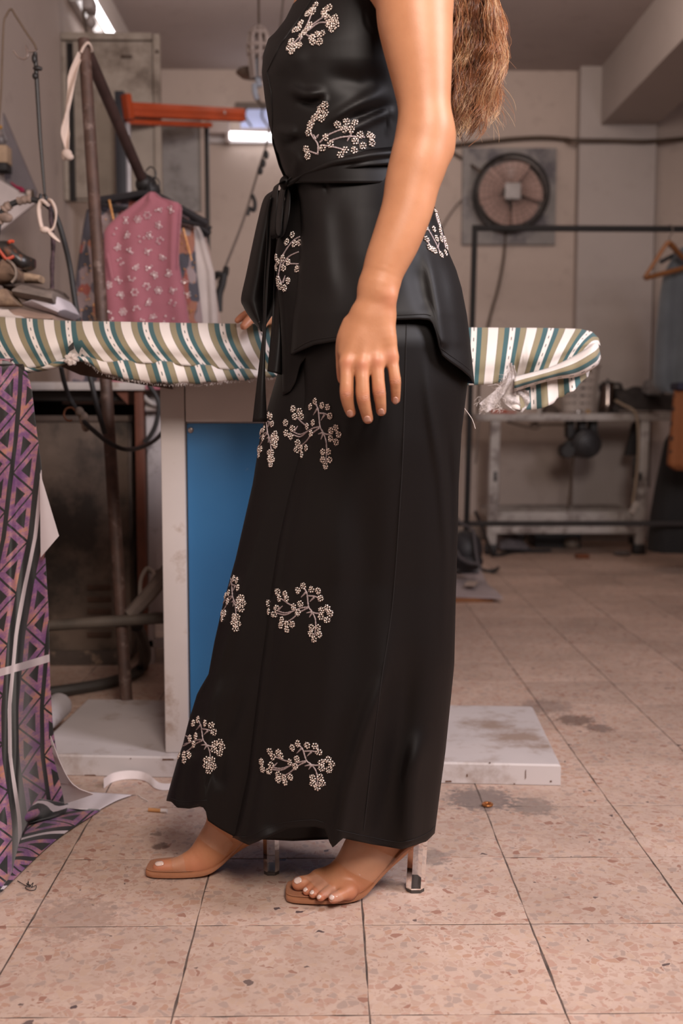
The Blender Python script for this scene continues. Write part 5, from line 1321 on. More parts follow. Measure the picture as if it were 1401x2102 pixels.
# white reverse turned out at the edge
def tri_sheet(a, b, c, Y, name, mat, n=10, bow=.006):
    rows = []
    for t in np.linspace(0, 1, n):
        l = np.array(a)*(1-t)+np.array(b)*t; r_ = np.array(a)*(1-t)+np.array(c)*t
        rows.append([PX(*(l*(1-u)+r_*u), Y-bow*math.sin(PI*u)*t) for u in np.linspace(0, 1, n)])
    return MB().sheet(rows, .0015).build(name, mat, pf)
tri_sheet((82, 970), (84, 1144), (121, 1100), 2.03, 'turned_edge', M_rev)
rows = []
for t in np.linspace(0, 1, 18):
    l = smooth_poly([(103, 1512), (112, 1560), (125, 1610), (133, 1650)], 18)[int(t*17)]
    r_ = smooth_poly([(104, 1510), (126, 1570), (152, 1612), (192, 1630)], 18)[int(t*17)]
    rows.append([PX(*(np.array(l)*(1-u)+np.array(r_)*u), 1.93+.05*t-.04*u*t) for u in np.linspace(0, 1, 10)])
MB().sheet(rows, .0015).build('turned_hem', M_rev, pf)
# lengths lying on the floor
def floor_sheet(poly_l, poly_r, z0, name, mat, ku, rot, wav=.006, seed=1, n=30, m=34, zmax=.0):
    A = smooth_poly(poly_l, n); Bq_ = smooth_poly(poly_r, n); r = np.random.default_rng(seed); ph = r.uniform(0, 6, 3); rows = []; uvs = []
    for i in range(n):
        row = []; uvr = []
        for u in np.linspace(0, 1, m):
            q = A[i]*(1-u)+Bq_[i]*u; e = min(1, 4*min(u, 1-u)+.15)
            z = z0+wav*e*(1+math.sin(u*13+ph[0]+i*.12))+zmax*math.exp(-(u/.25)**2)
            p = GP(q[0], q[1], z); row.append(p)
            c, s_ = math.cos(rot), math.sin(rot)
            uvr.append((.13+(p[0]*c-p[1]*s_)*ku, (p[0]*s_+p[1]*c)*ku*1.9))
        rows.append(row); uvs.append(uvr)
    mb = MB(); mb.sheet(rows, .0015, uvs); return mb.build(name, mat, pf, auto=0)
floor_sheet([(-200, 1640), (-200, 1760), (-220, 1900)], [(207, 1662), (110, 1728), (5, 1828)], .003, 'floor_length', M_geo, 5.2, 1.15, wav=.005, seed=3, zmax=.0)
floor_sheet([(90, 1655), (100, 1640), (120, 1622)], [(200, 1664), (238, 1644), (270, 1632)], .004, 'floor_reverse', M_rev, 5, 0, wav=.003, seed=4)
floor_sheet([(-150, 1600), (-150, 1690), (-170, 1760)], [(140, 1650), (128, 1672), (60, 1690)], .006, 'floor_bunch', M_geo, 5.2, .6, wav=.016, seed=6)

# ================================================================ SMALL FLOOR THINGS
cg_ = empty('cigarette_butt', GP(322, 1664, 0), 'cigarette butt with a tan filter on the tiles left of the sandals', 'cigarette butt')
a, b_ = GP(305, 1662, .004), GP(343, 1665, .004); c_ = a+(b_-a)*.66
MB().tube([a, c_], .0038, 12).build('filter', plain('filter_tan', (.42, .20, .075, 1), .8), cg_)
MB().tube([c_, c_+(b_-a)*.24, b_], [.0038, .0039, .0035], 12).build('paper', plain('cig_paper', (.55, .48, .45, 1), .8), cg_)
th = smooth_poly([GP(36, 1808, .001), GP(46, 1814, .003), GP(55, 1818, .002), GP(58, 1809, .008), GP(60, 1820, .003), GP(68, 1812, .009), GP(66, 1820, .003), GP(74, 1818, .003), GP(72, 1826, .002), GP(60, 1827, .002), GP(52, 1822, .002), GP(62, 1817, .006), GP(54, 1814, .005), GP(66, 1822, .004)], 120)
tag(MB().tube(th, .0006, 5).build('thread_tangle', M_dark), 'tangle of black thread on the tiles at lower left', 'thread')
bs = empty('brass_eyelet', GP(1000, 1655, 0), 'small copper coloured eyelet on the tiles before the platform', 'eyelet')
q = GP(1000, 1655, 0.0)
MB().tube([q+np.array([.0085*math.cos(a), .0085*math.sin(a), .004]) for a in np.linspace(0, 2*PI, 25)], .0028, 8, caps=False).build('rim', plain('copper', (.50, .20, .07, 1), .3, .8), bs)
MB().lathe([(0, .0005), (.006, .0005), (.006, .002), (0, .003)], q, 16).build('middle', plain('copper_dark', (.25, .09, .03, 1), .4, .8), bs)
rbn = empty('white_ribbon', GP(280, 1610, 0), 'white tape curling on edge along the foot of the platform', 'ribbon')
bot_ = smooth_poly([(213, 1618), (230, 1606), (255, 1600), (285, 1600), (303, 1606), (318, 1618), (335, 1622), (362, 1620)], 60)
rows = []
for i, q in enumerate(bot_):
    t = i/59; lean = np.interp(t, [0, .25, .55, .7, 1], [0, .004, .012, .022, .026]); h = np.interp(t, [0, .3, .6, .75, 1], [.020, .017, .012, .006, .004])
    base = GP(q[0], q[1], .001)
    rows.append([base+np.array([0, lean*u, h*u]) for u in np.linspace(0, 1, 6)])
MB().sheet(rows, .0008).build('tape', plain('white_tape', (.62, .54, .53, 1), .7), rbn)
tag(MB().tube(smooth_poly([GP(283, 1632, .001), GP(290, 1637, .004), GP(298, 1641, .002), GP(304, 1645, .001)], 12), .0007, 5).build('lint_thread', M_ivory), 'short white thread on the tiles under the white tape', 'thread')
q = GP(988, 1714, 0)
# ================================================================ PERSON
from mathutils.bvhtree import BVHTree
person = empty('person', (0.08, 1.72, 0), 'person standing side-on in a black satin jacket and wide trousers with silver embroidery', 'person')

def surface_nets(Fg, xs, ys, zs):
    """dual surface of the zero level of Fg on a rectilinear grid"""
    S = Fg < 0
    nx, ny, nz = Fg.shape
    c0 = S[:-1, :-1, :-1]
    anyc = c0.copy(); allc = c0.copy()
    offs = [(i, j, k) for i in (0, 1) for j in (0, 1) for k in (0, 1)]
    for i, j, k in offs[1:]:
        q = S[i:nx-1+i, j:ny-1+j, k:nz-1+k]; anyc |= q; allc &= q
    act = anyc & ~allc
    I, J, K = np.nonzero(act)
    n = len(I)
    idx = np.full(act.shape, -1, np.int32); idx[I, J, K] = np.arange(n)
    acc = np.zeros((n, 3)); cnt = np.zeros(n)
    vals = {o: Fg[I+o[0], J+o[1], K+o[2]] for o in offs}
    for ax in range(3):
        for o in offs:
            if o[ax]: continue
            o2 = list(o); o2[ax] = 1; o2 = tuple(o2)
            a, b = vals[o], vals[o2]; m = (a < 0) != (b < 0)
            t = a[m]/(a[m]-b[m]); p = np.zeros((m.sum(), 3)); p[:] = o; p[:, ax] = t
            acc[m] += p; cnt[m] += 1
    acc /= cnt[:, None]
    def coord(ar, ii, fr): return ar[ii]+(ar[ii+1]-ar[ii])*fr
    V = np.stack([coord(xs, I, acc[:, 0]), coord(ys, J, acc[:, 1]), coord(zs, K, acc[:, 2])], 1)
    Q = []
    # x edges
    def quads(ax):
        sl0 = [slice(1, -1)]*3; sl1 = [slice(1, -1)]*3
        sl0[ax] = slice(0, -1); sl1[ax] = slice(1, None)
        A, Bv = S[tuple(sl0)], S[tuple(sl1)]
        E = np.nonzero(A != Bv)
        base = [E[0]+1, E[1]+1, E[2]+1]; base[ax] = E[ax]
        flip = A[E]
        u, v = [(1, 2), (2, 0), (0, 1)][ax]
        def cell(du, dv):
            c = [b.copy() for b in base]; c[u] -= du; c[v] -= dv
            return idx[c[0], c[1], c[2]]
        q = np.stack([cell(1, 1), cell(0, 1), cell(0, 0), cell(1, 0)], 1)
        q[~flip] = q[~flip][:, ::-1]
        return q
    Q = np.concatenate([quads(0), quads(1), quads(2)])
    Q = Q[(Q >= 0).all(1)]
    return V, Q
def axis(segs):
    out = [segs[0][0]]
    for a, b, h in segs:
        n = max(1, int(round((b-a)/h))); out += list(np.linspace(a, b, n+1)[1:])
    return np.array(out)
gx = axis([(-.335, -.15, .0023), (-.15, .20, .0022), (.20, .26, .006)])
gy = axis([(1.40, 1.54, .0020), (1.54, 1.62, .0032), (1.62, 1.86, .0023), (1.86, 2.06, .008), (2.06, 2.20, .0028)])
gz = axis([(-.01, .15, .0021), (.15, .70, .009), (.70, .965, .0019), (.965, 1.45, .0042), (1.45, 1.80, .006)])
G = np.full((len(gx), len(gy), len(gz)), 1.0, np.float32)
def carve(a, b, ra, rb, k=.004):
    """round cone from a to b blended with what is there"""
    a = np.array(a, float); b = np.array(b, float); R = max(ra, rb)+max(.02, k*2)
    lo = np.minimum(a, b)-R; hi = np.maximum(a, b)+R
    i0, i1 = np.searchsorted(gx, [lo[0], hi[0]]); j0, j1 = np.searchsorted(gy, [lo[1], hi[1]]); k0, k1 = np.searchsorted(gz, [lo[2], hi[2]])
    if i1 <= i0 or j1 <= j0 or k1 <= k0: return
    X = gx[i0:i1][:, None, None].astype(np.float32); Y = gy[j0:j1][None, :, None].astype(np.float32); Z = gz[k0:k1][None, None, :].astype(np.float32)
    d = (b-a).astype(np.float32); L2 = float(d@d)+1e-12
    t = np.clip(((X-a[0])*d[0]+(Y-a[1])*d[1]+(Z-a[2])*d[2])/L2, 0, 1)
    D = np.sqrt((X-a[0]-t*d[0])**2+(Y-a[1]-t*d[1])**2+(Z-a[2]-t*d[2])**2)-(ra+(rb-ra)*t)
    g_ = G[i0:i1, j0:j1, k0:k1]
    h = np.maximum(k-np.abs(g_-D), 0)/k
    G[i0:i1, j0:j1, k0:k1] = np.minimum(g_, D)-h*h*k*.25
def carve_chain(pr, k):
    """one limb: a run of round cones joined plainly, then blended with the rest as a whole"""
    C = np.array([p for p, r in pr], float); R_ = np.array([r for p, r in pr], float)
    # resample finely so that the silhouette is a smooth curve
    if len(pr) > 2:
        S = smooth_poly(np.column_stack([C, R_]), (len(pr)-1)*4+1); C, R_ = S[:, :3], S[:, 3]
    m = R_.max()+max(.02, k*2)
    lo = C.min(0)-m; hi = C.max(0)+m
    i0, i1 = np.searchsorted(gx, [lo[0], hi[0]]); j0, j1 = np.searchsorted(gy, [lo[1], hi[1]]); k0, k1 = np.searchsorted(gz, [lo[2], hi[2]])
    if i1 <= i0 or j1 <= j0 or k1 <= k0: return
    D = np.full((i1-i0, j1-j0, k1-k0), 1.0, np.float32)
    for a, b, ra, rb in zip(C[:-1], C[1:], R_[:-1], R_[1:]):
        mm = max(ra, rb)+max(.02, k*2); l2 = np.minimum(a, b)-mm; h2 = np.maximum(a, b)+mm
        a0, a1 = np.clip(np.searchsorted(gx, [l2[0], h2[0]]), i0, i1); b0, b1 = np.clip(np.searchsorted(gy, [l2[1], h2[1]]), j0, j1); c0, c1 = np.clip(np.searchsorted(gz, [l2[2], h2[2]]), k0, k1)
        if a1 <= a0 or b1 <= b0 or c1 <= c0: continue
        X = gx[a0:a1][:, None, None].astype(np.float32); Y = gy[b0:b1][None, :, None].astype(np.float32); Z = gz[c0:c1][None, None, :].astype(np.float32)
        d = (b-a).astype(np.float32); L2 = float(d@d)+1e-12
        t = np.clip(((X-a[0])*d[0]+(Y-a[1])*d[1]+(Z-a[2])*d[2])/L2, 0, 1)
        q = np.sqrt((X-a[0]-t*d[0])**2+(Y-a[1]-t*d[1])**2+(Z-a[2]-t*d[2])**2)-(ra+(rb-ra)*t)
        v = D[a0-i0:a1-i0, b0-j0:b1-j0, c0-k0:c1-k0]; np.minimum(v, q, out=v)
    g_ = G[i0:i1, j0:j1, k0:k1]
    h = np.maximum(k-np.abs(g_-D), 0)/k
    G[i0:i1, j0:j1, k0:k1] = np.minimum(g_, D)-h*h*k*.25
def chain(pts, k=.004):
    """pts: (px, py, Y, radius px)"""
    carve_chain([(PX(p[0], p[1], p[2]+DY), p[3]*MPP(p[2]+DY)) for p in pts], k)
DY = 0.0
# trunk, neck, head
chain([(745, 640, 1.70, 150), (735, 480, 1.70, 135), (725, 330, 1.70, 120), (715, 140, 1.70, 128), (745, -40, 1.70, 115), (760, -110, 1.70, 60)], .03)
chain([(760, -120, 1.70, 60), (752, -230, 1.70, 58)], .02)
carve(PX(760, -300, 1.70), PX(748, -250, 1.70), .085, .07, .02)
carve(PX(655, -270, 1.70), PX(645, -258, 1.70), .012, .012, .02)
carve(PX(690, -215, 1.70), PX(672, -212, 1.70), .03, .02, .02)
chain([(770, -110, 1.56, 80), (770, -110, 1.84, 70)], .03)
# legs
for s_, kn, an, Yh, Ya in ((0, (735, 1180), (757, 1665), 1.63, 1.70), (1, (600, 1190), (464, 1650), 1.78, 1.785)):
    chain([(745, 660, Yh, 105), (*kn, (Yh+Ya)/2, 66), (*an, Ya, 38)], .02)
DY = -.022
PXd = lambda x, y, Y: PX(x, y, Y+DY)
# near arm
chain([(800, -110, 1.55, 90), (846, -20, 1.52, 79), (851, 40, 1.512, 75), (858, 100, 1.507, 68), (866, 170, 1.503, 58), (871, 225, 1.50, 52), (873, 262, 1.50, 53)], .02)
chain([(873, 262, 1.50, 52), (867, 300, 1.50, 58), (858, 335, 1.498, 58), (846, 375, 1.497, 55), (836, 425, 1.495, 52), (813, 491, 1.492, 49), (792, 540, 1.49, 44), (775, 592, 1.488, 37)], .012)
carve(PXd(905, 285, 1.505), PXd(908, 305, 1.505), 19*MPP(1.5), 17*MPP(1.5), .02)
# wrist: broad from side to side
for dx in (-12, 12):
    chain([(776+dx*.5, 590, 1.488, 32), (771+dx, 622, 1.486, 27.5), (769+dx*1.3, 645, 1.485, 27)], .012)
carve(PXd(797, 610, 1.475), PXd(797, 618, 1.475), 12*MPP(1.48), 10*MPP(1.48), .012)
# back of the hand
KN = [(712, 745, 1.472), (743, 748, 1.468), (773, 742, 1.470), (803, 733, 1.476)]
for i, (kx, ky, kY) in enumerate(KN):
    chain([(757+i*8.5, 640, 1.486, 25), (np.interp(.55, [0, 1], [757+i*8.5, kx]), 692, 1.480, 20), (kx, ky, kY+.0065, 15.0 if i < 3 else 13.3)], .008)
for (a, b) in ((0, 1), (1, 2), (2, 3)):
    A, Bq = KN[a], KN[b]
    carve(PXd((A[0]+Bq[0])/2+3, 700, 1.484), PXd((A[0]+Bq[0])/2, 738, 1.482), 15*MPP(1.48), 12*MPP(1.48), .008)
chain([(740, 645, 1.49, 22), (716, 688, 1.490, 20), (707, 722, 1.488, 15)], .010)
for (kx, ky, kY) in KN: carve(PXd(kx, ky-1, kY+.0005), PXd(kx, ky+3, kY+.001), 7.5*MPP(1.47), 7*MPP(1.47), .012)
# fingers
FING = [
    [(712, 745, 1.477, 15.52), (711.5, 778, 1.472, 14.12), (711, 806, 1.471, 14.55), (714, 829, 1.478, 12.41), (719.5, 846.5, 1.488, 10.91)],
    [(743, 748, 1.473, 15.19), (743.5, 782, 1.468, 13.91), (744.5, 813, 1.468, 14.55), (749.5, 839, 1.476, 12.84), (754.5, 859, 1.487, 11.56)],
    [(773, 742, 1.475, 14.77), (775, 775, 1.471, 13.48), (777.5, 802, 1.471, 13.80), (780.5, 827, 1.478, 11.98), (782, 844, 1.488, 10.70)],
    [(803, 733, 1.481, 13.48), (807.5, 760, 1.477, 11.98), (810.5, 780, 1.477, 11.98), (811.5, 803, 1.484, 10.70), (811.5, 820.5, 1.493, 9.42)]]
for fch in FING: chain(fch, .0036)
for i, (x, y, Yk) in enumerate(((711, 808, 1.466), (744.5, 816, 1.462), (777.5, 804, 1.466), (810.5, 782, 1.472))):
    carve(PXd(x, y, Yk+.003), PXd(x, y+3, Yk+.003), 6.5*MPP(1.47), 6*MPP(1.47), .006)
# thumb behind the index finger
chain([(722, 668, 1.495, 22), (704, 700, 1.496, 15), (700, 742, 1.500, 11.5), (700, 766, 1.503, 10.0), (699.5, 780, 1.505, 7.5)], .004)
DY = 0.0
# far arm and hand resting on the board
chain([(760, -100, 1.86, 70), (700, 280, 1.96, 45), (612, 560, 2.085, 30), (580, 630, 2.13, 27)], .012)
chain([(578, 632, 2.13, 26), (550, 645, 2.13, 22), (532, 648, 2.13, 17)], .01)
chain([(545, 642, 2.15, 14), (516, 642, 2.155, 10), (498, 650, 2.15, 8.5), (487, 658, 2.14, 6.5)], .004)
chain([(545, 645, 2.13, 14), (522, 650, 2.118, 10.5), (508, 661, 2.105, 9.5), (500, 670, 2.098, 8)], .004)
chain([(556, 650, 2.12, 14), (545, 658, 2.105, 10), (538, 668, 2.095, 9)], .004)
chain([(560, 640, 2.16, 14), (540, 640, 2.175, 10), (522, 648, 2.175, 8)], .004)
# near foot (seen from its outer side)
def gpt(px, py, z, r): p = GP(px, py, z); return (p, r)
def gchain(pts, k=.005):
    carve_chain(pts, k)
gchain([(PX(757, 1660, 1.70), .029), (PX(764, 1712, 1.70), .036), (PX(745, 1750, 1.694), .0345), (PX(716, 1787, 1.688), .0275), (PX(690, 1808, 1.688), .0205)], .02)
gchain([(PX(775, 1690, 1.705), .03), (PX(822, 1722, 1.705), .0215), (PX(783, 1766, 1.693), .0185), (PX(742, 1812, 1.682), .0155), (PX(715, 1829, 1.675), .0140)], .02)
gchain([gpt(715, 1829, .022, .0140), gpt(655, 1806, .028, .0145)], .012)
gchain([(PX(716, 1790, 1.69), .022), gpt(655, 1806, .028, .0145)], .012)
NT_ = [((652, 1808, .027, .0132), (632, 1811, .026, .0118), (612.5, 1813.5, .0245, .0112)),
       ((668, 1812, .025, .0098), (646, 1817, .026, .0082), (629.5, 1829, .0205, .0072)),
       ((683, 1816, .024, .0095), (661, 1820, .0255, .008), (642.5, 1835, .0205, .0070)),
       ((699, 1820, .022, .0095), (677, 1827, .024, .008), (658, 1841, .0205, .0072)),
       ((716, 1829, .020, .0105), (702, 1836, .022, .0092), (684, 1843.5, .0200, .0086))]
for c in NT_: gchain([gpt(*q) for q in c], .0032)
# far foot (inner side)
gchain([(PX(464, 1640, 1.785), .030), (PX(466, 1690, 1.785), .034), (PX(440, 1733, 1.783), .031), (PX(408, 1767, 1.78), .0235), (PX(372, 1783, 1.778), .0150)], .018)
gchain([(PX(480, 1680, 1.785), .03), (PX(530, 1697, 1.785), .021), (PX(468, 1730, 1.783), .0175), (PX(412, 1770, 1.78), .0175)], .02)
gchain([(PX(400, 1775, 1.79), .02), (PX(380, 1780, 1.81), .014)], .012)
gchain([(PX(395, 1772, 1.775), .021), (PX(362, 1778, 1.772), .0145), (PX(333, 1780.5, 1.770), .0128), (PX(327, 1781.5, 1.770), .0118)], .006)
for i in range(4):
    y_ = 1.787+.0115*i; x_ = 334+9*i
    gchain([(PX(x_+50, 1774, y_), .0095), (PX(x_+22, 1774, y_), .0082), (PX(x_, 1780, y_), .0075)], .003)
V, Q = surface_nets(G, gx, gy, gz)
del G
# two light smoothing passes
def relax(V, Q, it=2, f=.5):
    E = np.concatenate([Q[:, [0, 1]], Q[:, [1, 2]], Q[:, [2, 3]], Q[:, [3, 0]]])
    for _ in range(it):
        A = np.zeros_like(V); c = np.zeros(len(V))
        for a, b in ((0, 1), (1, 0)):
            for d in range(3): A[:, d] += np.bincount(E[:, a], V[E[:, b], d], len(V))
            c += np.bincount(E[:, a], minlength=len(V))
        V = V+(A/np.maximum(c, 1)[:, None]-V)*f
    return V
V = relax(V, Q, 3, .5)
def skin():
    m, nt, b = newmat('skin'); g = NT(nt); p = g.pos()
    at = g.n('ShaderNodeAttribute', attribute_name='flush')
    c = g.ramp(g.noise(p, 34, 4), [(.3, (.42, .185, .090, 1)), (.7, (.47, .215, .108, 1))])
    c = g.mix(at.outputs['Fac'], c, (.42, .135, .080, 1))
    g.l(c, b.inputs['Base Color'])
    b.inputs['Roughness'].default_value = .47; b.inputs['Specular IOR Level'].default_value = .42
    b.inputs['Subsurface Weight'].default_value = .12; b.inputs['Subsurface Radius'].default_value = (.9, .35, .2); b.inputs['Subsurface Scale'].default_value = .006
    v = g.n('ShaderNodeTexVoronoi'); v.inputs['Scale'].default_value = 900; g.l(p, v.inputs['Vector'])
    h = g.math('ADD', g.noise(p, 420, 4), g.math('MULTIPLY', v.outputs['Distance'], .5))
    wsn = g.n('ShaderNodeAttribute', attribute_name='wrinkle_s').outputs['Fac']; wwn = g.n('ShaderNodeAttribute', attribute_name='wrinkle_w').outputs['Fac']
    sn_ = g.math('SINE', g.math('ADD', g.math('MULTIPLY', wsn, 3300.0), g.math('MULTIPLY', g.noise(p, 260, 2), 7.0)))
    n1 = g.bump(h, .16, .0006)
    b2 = g.n('ShaderNodeBump'); b2.inputs['Strength'].default_value = .55; b2.inputs['Distance'].default_value = .0007
    g.l(g.math('MULTIPLY', sn_, wwn), b2.inputs['Height']); g.l(n1, b2.inputs['Normal'])
    g.l(b2.outputs[0], b.inputs['Normal']); return m
M_skin = skin()
me = bpy.data.meshes.new('body')
me.vertices.add(len(V)); me.vertices.foreach_set('co', V.astype(np.float32).ravel())
me.loops.add(len(Q)*4); me.loops.foreach_set('vertex_index', Q.astype(np.int32).ravel())
me.polygons.add(len(Q)); me.polygons.foreach_set('loop_start', np.arange(len(Q), dtype=np.int32)*4)
me.polygons.foreach_set('use_smooth', np.ones(len(Q), dtype=bool))
me.update(calc_edges=True); me.validate()
fl_ = np.zeros(len(V), np.float32)
spots = [(PX(x, y+1, Y-.030), .010, .55) for x, y, Y in KN]+[(PX(x, y, 1.442), .008, .55) for x, y in ((711, 808), (744.5, 816), (777.5, 804), (810.5, 782))]
spots += [(PX(f[-1][0], f[-1][1], f[-1][2]-.022), .010, .45) for f in FING]+[(PX(f[-2][0], f[-2][1], f[-2][2]-.022), .007, .25) for f in FING]+[(PX(798, 614, 1.450), .014, .45), (PX(500, 668, 2.1), .02, .5), (PX(490, 655, 2.14), .02, .5), (PX(700, 775, 1.483), .016, .45)]
spots += [(GP(*c[2][:3]), .014, .75) for c in NT_]+[(GP(*c[1][:3]), .013, .5) for c in NT_]+[(PX(330, 1781, 1.765), .02, .7), (PX(405, 1780, 1.765), .028, .55), (GP(718, 1836, .016), .026, .6)]
for p, r, a in spots:
    d2 = ((V-p)**2).sum(1); fl_ = np.maximum(fl_, a*np.exp(-d2/(r*r)).astype(np.float32))
at = me.attributes.new('flush', 'FLOAT', 'POINT'); at.data.foreach_set('value', fl_[:len(me.vertices)])
ws = np.zeros(len(V), np.float32); ww = np.zeros(len(V), np.float32)
for f in FING:
    for (i0_, i1_, i2_, st_) in ((1, 2, 3, 1.0), (2, 3, 4, .45)):
        A = PX(f[i0_][0], f[i0_][1], f[i0_][2]-.022); Bq = PX(f[i1_][0], f[i1_][1]+2, f[i1_][2]-.022); C_ = PX(f[i2_][0], f[i2_][1], f[i2_][2]-.022)
        ax_ = (C_-A)/np.linalg.norm(C_-A); s_ = (V-Bq)@ax_; d2 = ((V-Bq)**2).sum(1)
        wt = .75*st_*np.exp(-(s_/.0036)**2)*(d2 < .012**2)*np.clip(((Bq[1]+.001)-V[:, 1])/.004, 0, 1)
        m_ = wt > ww; ww[m_] = wt[m_]; ws[m_] = s_[m_]
for nm_, ar_ in (('wrinkle_s', ws), ('wrinkle_w', ww)):
    at = me.attributes.new(nm_, 'FLOAT', 'POINT'); at.data.foreach_set('value', ar_[:len(me.vertices)])
me.materials.append(M_skin)
body = bpy.data.objects.new('body', me); COL.objects.link(body); attach(body, person)
bvh_body = BVHTree.FromPolygons([Vector(v) for v in V], [tuple(q) for q in Q])
print('body verts', len(V))
def hit(bvh, px, py):
    d = Vector(ray(px, py)).normalized(); h = bvh.ray_cast(Vector(CAM), d)
    return (np.array(h[0]), np.array(h[1])) if h[0] is not None else (None, None)
# nails lie on the skin
M_nail = plain('fingernail', (.56, .30, .22, 1), .22, var=.04, coat=.4)
M_tnail = plain('toenail_polish', (.66, .50, .44, 1), .12, var=.03, coat=.8)
def nail(name, px, py, ang, hw, hl, mat, lift=.0004):
    rows = []
    for v in np.linspace(-1, 1, 11):
        w_ = hw*(1-.10*max(0, v)**2-.25*max(0, -v)**3); row = []
        wl = w_*math.sqrt(max(0.02, 1-abs(v)**5))
        for u in np.linspace(-1, 1, 9):
            x = px+u*wl*math.cos(ang)-v*hl*math.sin(ang); y = py+u*wl*math.sin(ang)+v*hl*math.cos(ang)
            h, n_ = hit(bvh_body, x, y)
            if h is None: h, n_ = row[-1] if row else hit(bvh_body, px, py)
            row.append((h, n_))
        rows.append([h-FWD*lift*2*(1-.6*abs(u)**3)+n_*lift*.6 for (h, n_), u in zip(row, np.linspace(-1, 1, 9))])
    P = np.array(rows)
    for _ in range(2): P[1:-1, 1:-1] = .5*P[1:-1, 1:-1]+.125*(P[:-2, 1:-1]+P[2:, 1:-1]+P[1:-1, :-2]+P[1:-1, 2:])
    return MB().sheet(P, .0006).build(name, mat, person, auto=0)
for (x, y, a, w_, l_) in ((717.5, 849, -.18, 6.3, 7.5), (753.5, 862, -.22, 7.0, 8.3), (781.5, 846.5, -.06, 6.2, 7.6), (811.2, 822, .02, 5.3, 7.3)): nail('fingernail', x, y, a, w_, l_, M_nail)
for (x, y, a, w_, l_) in ((611, 1807, 1.15, 6.5, 8.0), (626.5, 1826, .75, 3.8, 4.6), (640, 1831.5, .7, 3.7, 4.6), (654.5, 1841, .75, 3.7, 4.4), (680.5, 1842, .8, 5.0, 5.0), (327, 1772.5, 1.45, 4.8, 9.0)): nail('toenail', x, y, a, w_, l_, M_tnail)

# ---------------------------------------------------------------- satin
def satin(name, col, rough=.36, sc=1.0):
    m, nt, b = newmat(name); g = NT(nt); p = g.pos()
    g.l(g.ramp(g.noise(p, 5, 3), [(.3, tuple(c*.85 for c in col[:3])+(1,)), (.7, col)]), b.inputs['Base Color'])
    b.inputs['Roughness'].default_value = rough; b.inputs['Specular IOR Level'].default_value = .55*sc
    b.inputs['Anisotropic'].default_value = .3
    mp = g.n('ShaderNodeMapping'); mp.inputs['Scale'].default_value = (1, 1, .25); g.l(p, mp.inputs[0])
    h = g.math('ADD', g.math('MULTIPLY', g.noise(mp.outputs[0], 26, 3, .5), 1.0), g.math('MULTIPLY', g.noise(p, 900, 2), .02))
    g.l(g.bump(h, .10, .006), b.inputs['Normal']); return m
M_sat = satin('black_satin', (.0040, .0027, .0025, 1), .54, .44)
M_sat2 = satin('black_satin_inside', (.008, .0065, .0065, 1), .5, .5)
M_stitch = plain('black_stitch', (.010, .008, .008, 1), .7, spec=.3)
def seg_d(x, y, pl):
    """pixel distance to a polyline"""
    best = 1e9; bt = 0; n = len(pl)-1
    for i, ((x0, y0), (x1, y1)) in enumerate(zip(pl[:-1], pl[1:])):
        dx, dy = x1-x0, y1-y0; t = max(0, min(1, ((x-x0)*dx+(y-y0)*dy)/(dx*dx+dy*dy+1e-9)))
        d = math.hypot(x-x0-t*dx, y-y0-t*dy)
        if d < best: best = d; bt = (i+t)/n
    return best, bt
def creases(x, y, L):
    s_ = 0
    for pl, w_, a in L:
        if y < min(q[1] for q in pl)-3*w_ or y > max(q[1] for q in pl)+3*w_ or x < min(q[0] for q in pl)-3*w_ or x > max(q[0] for q in pl)+3*w_: continue
        d, t = seg_d(x, y, pl)
        if d > 3*w_: continue
        f = min(1, t*2.6, 1e9 if pl[-1][1] > 1590 or pl[-1][1] in (720, 700) else (1-t)*2.6); f = max(0, f); f = f*f*(3-2*f)
        s_ -= a*f*math.exp(-(d/w_)**2)
    return s_
def garment_tube(pys, lx, rx, Yc, hb, hem, n=120, cr=(), wob=None, top=None, power=.9):
    """closed tube of cloth: silhouettes lx/rx(py), centre depth, half depth; hem(px, front) gives the py where it ends"""
    P = []
    T = np.linspace(0, 1, len(pys))
    Ph = []
    for k in range(n):
        a = 2*PI*k/n; u = math.cos(a); v = math.sin(a)          # v>0 towards the camera
        col = []
        pe = pys[-1]
        c0, a0 = (lx(pe)+rx(pe))/2, (rx(pe)-lx(pe))/2
        ph = hem(c0+a0*u, v >= 0)
        for py in pys:
            f = (py-pys[0])/(pys[-1]-pys[0]); y = pys[0]+(ph-pys[0])*f
            c, h = (lx(y)+rx(y))/2, (rx(y)-lx(y))/2
            px = c+h*u; Yq = Yc(y)-hb(y)*np.sign(v)*abs(v)**power
            if v > 0: Yq += creases(px, y, cr)*min(1, v*2.5)
            if wob: Yq += wob(a, y)*abs(v)
            # the far half is seen from slightly above, keep its level with the near half
            p = PX(px, y, Yc(y)); q = PX(px, y, Yq); q[2] = p[2] if v < 0 else q[2]
            col.append(q)
        P.append(col)
    return np.array(P).transpose(1, 0, 2)
I = lambda xs_, ys_: (lambda q: ni(q, xs_, ys_))
trs = empty_ = MB()
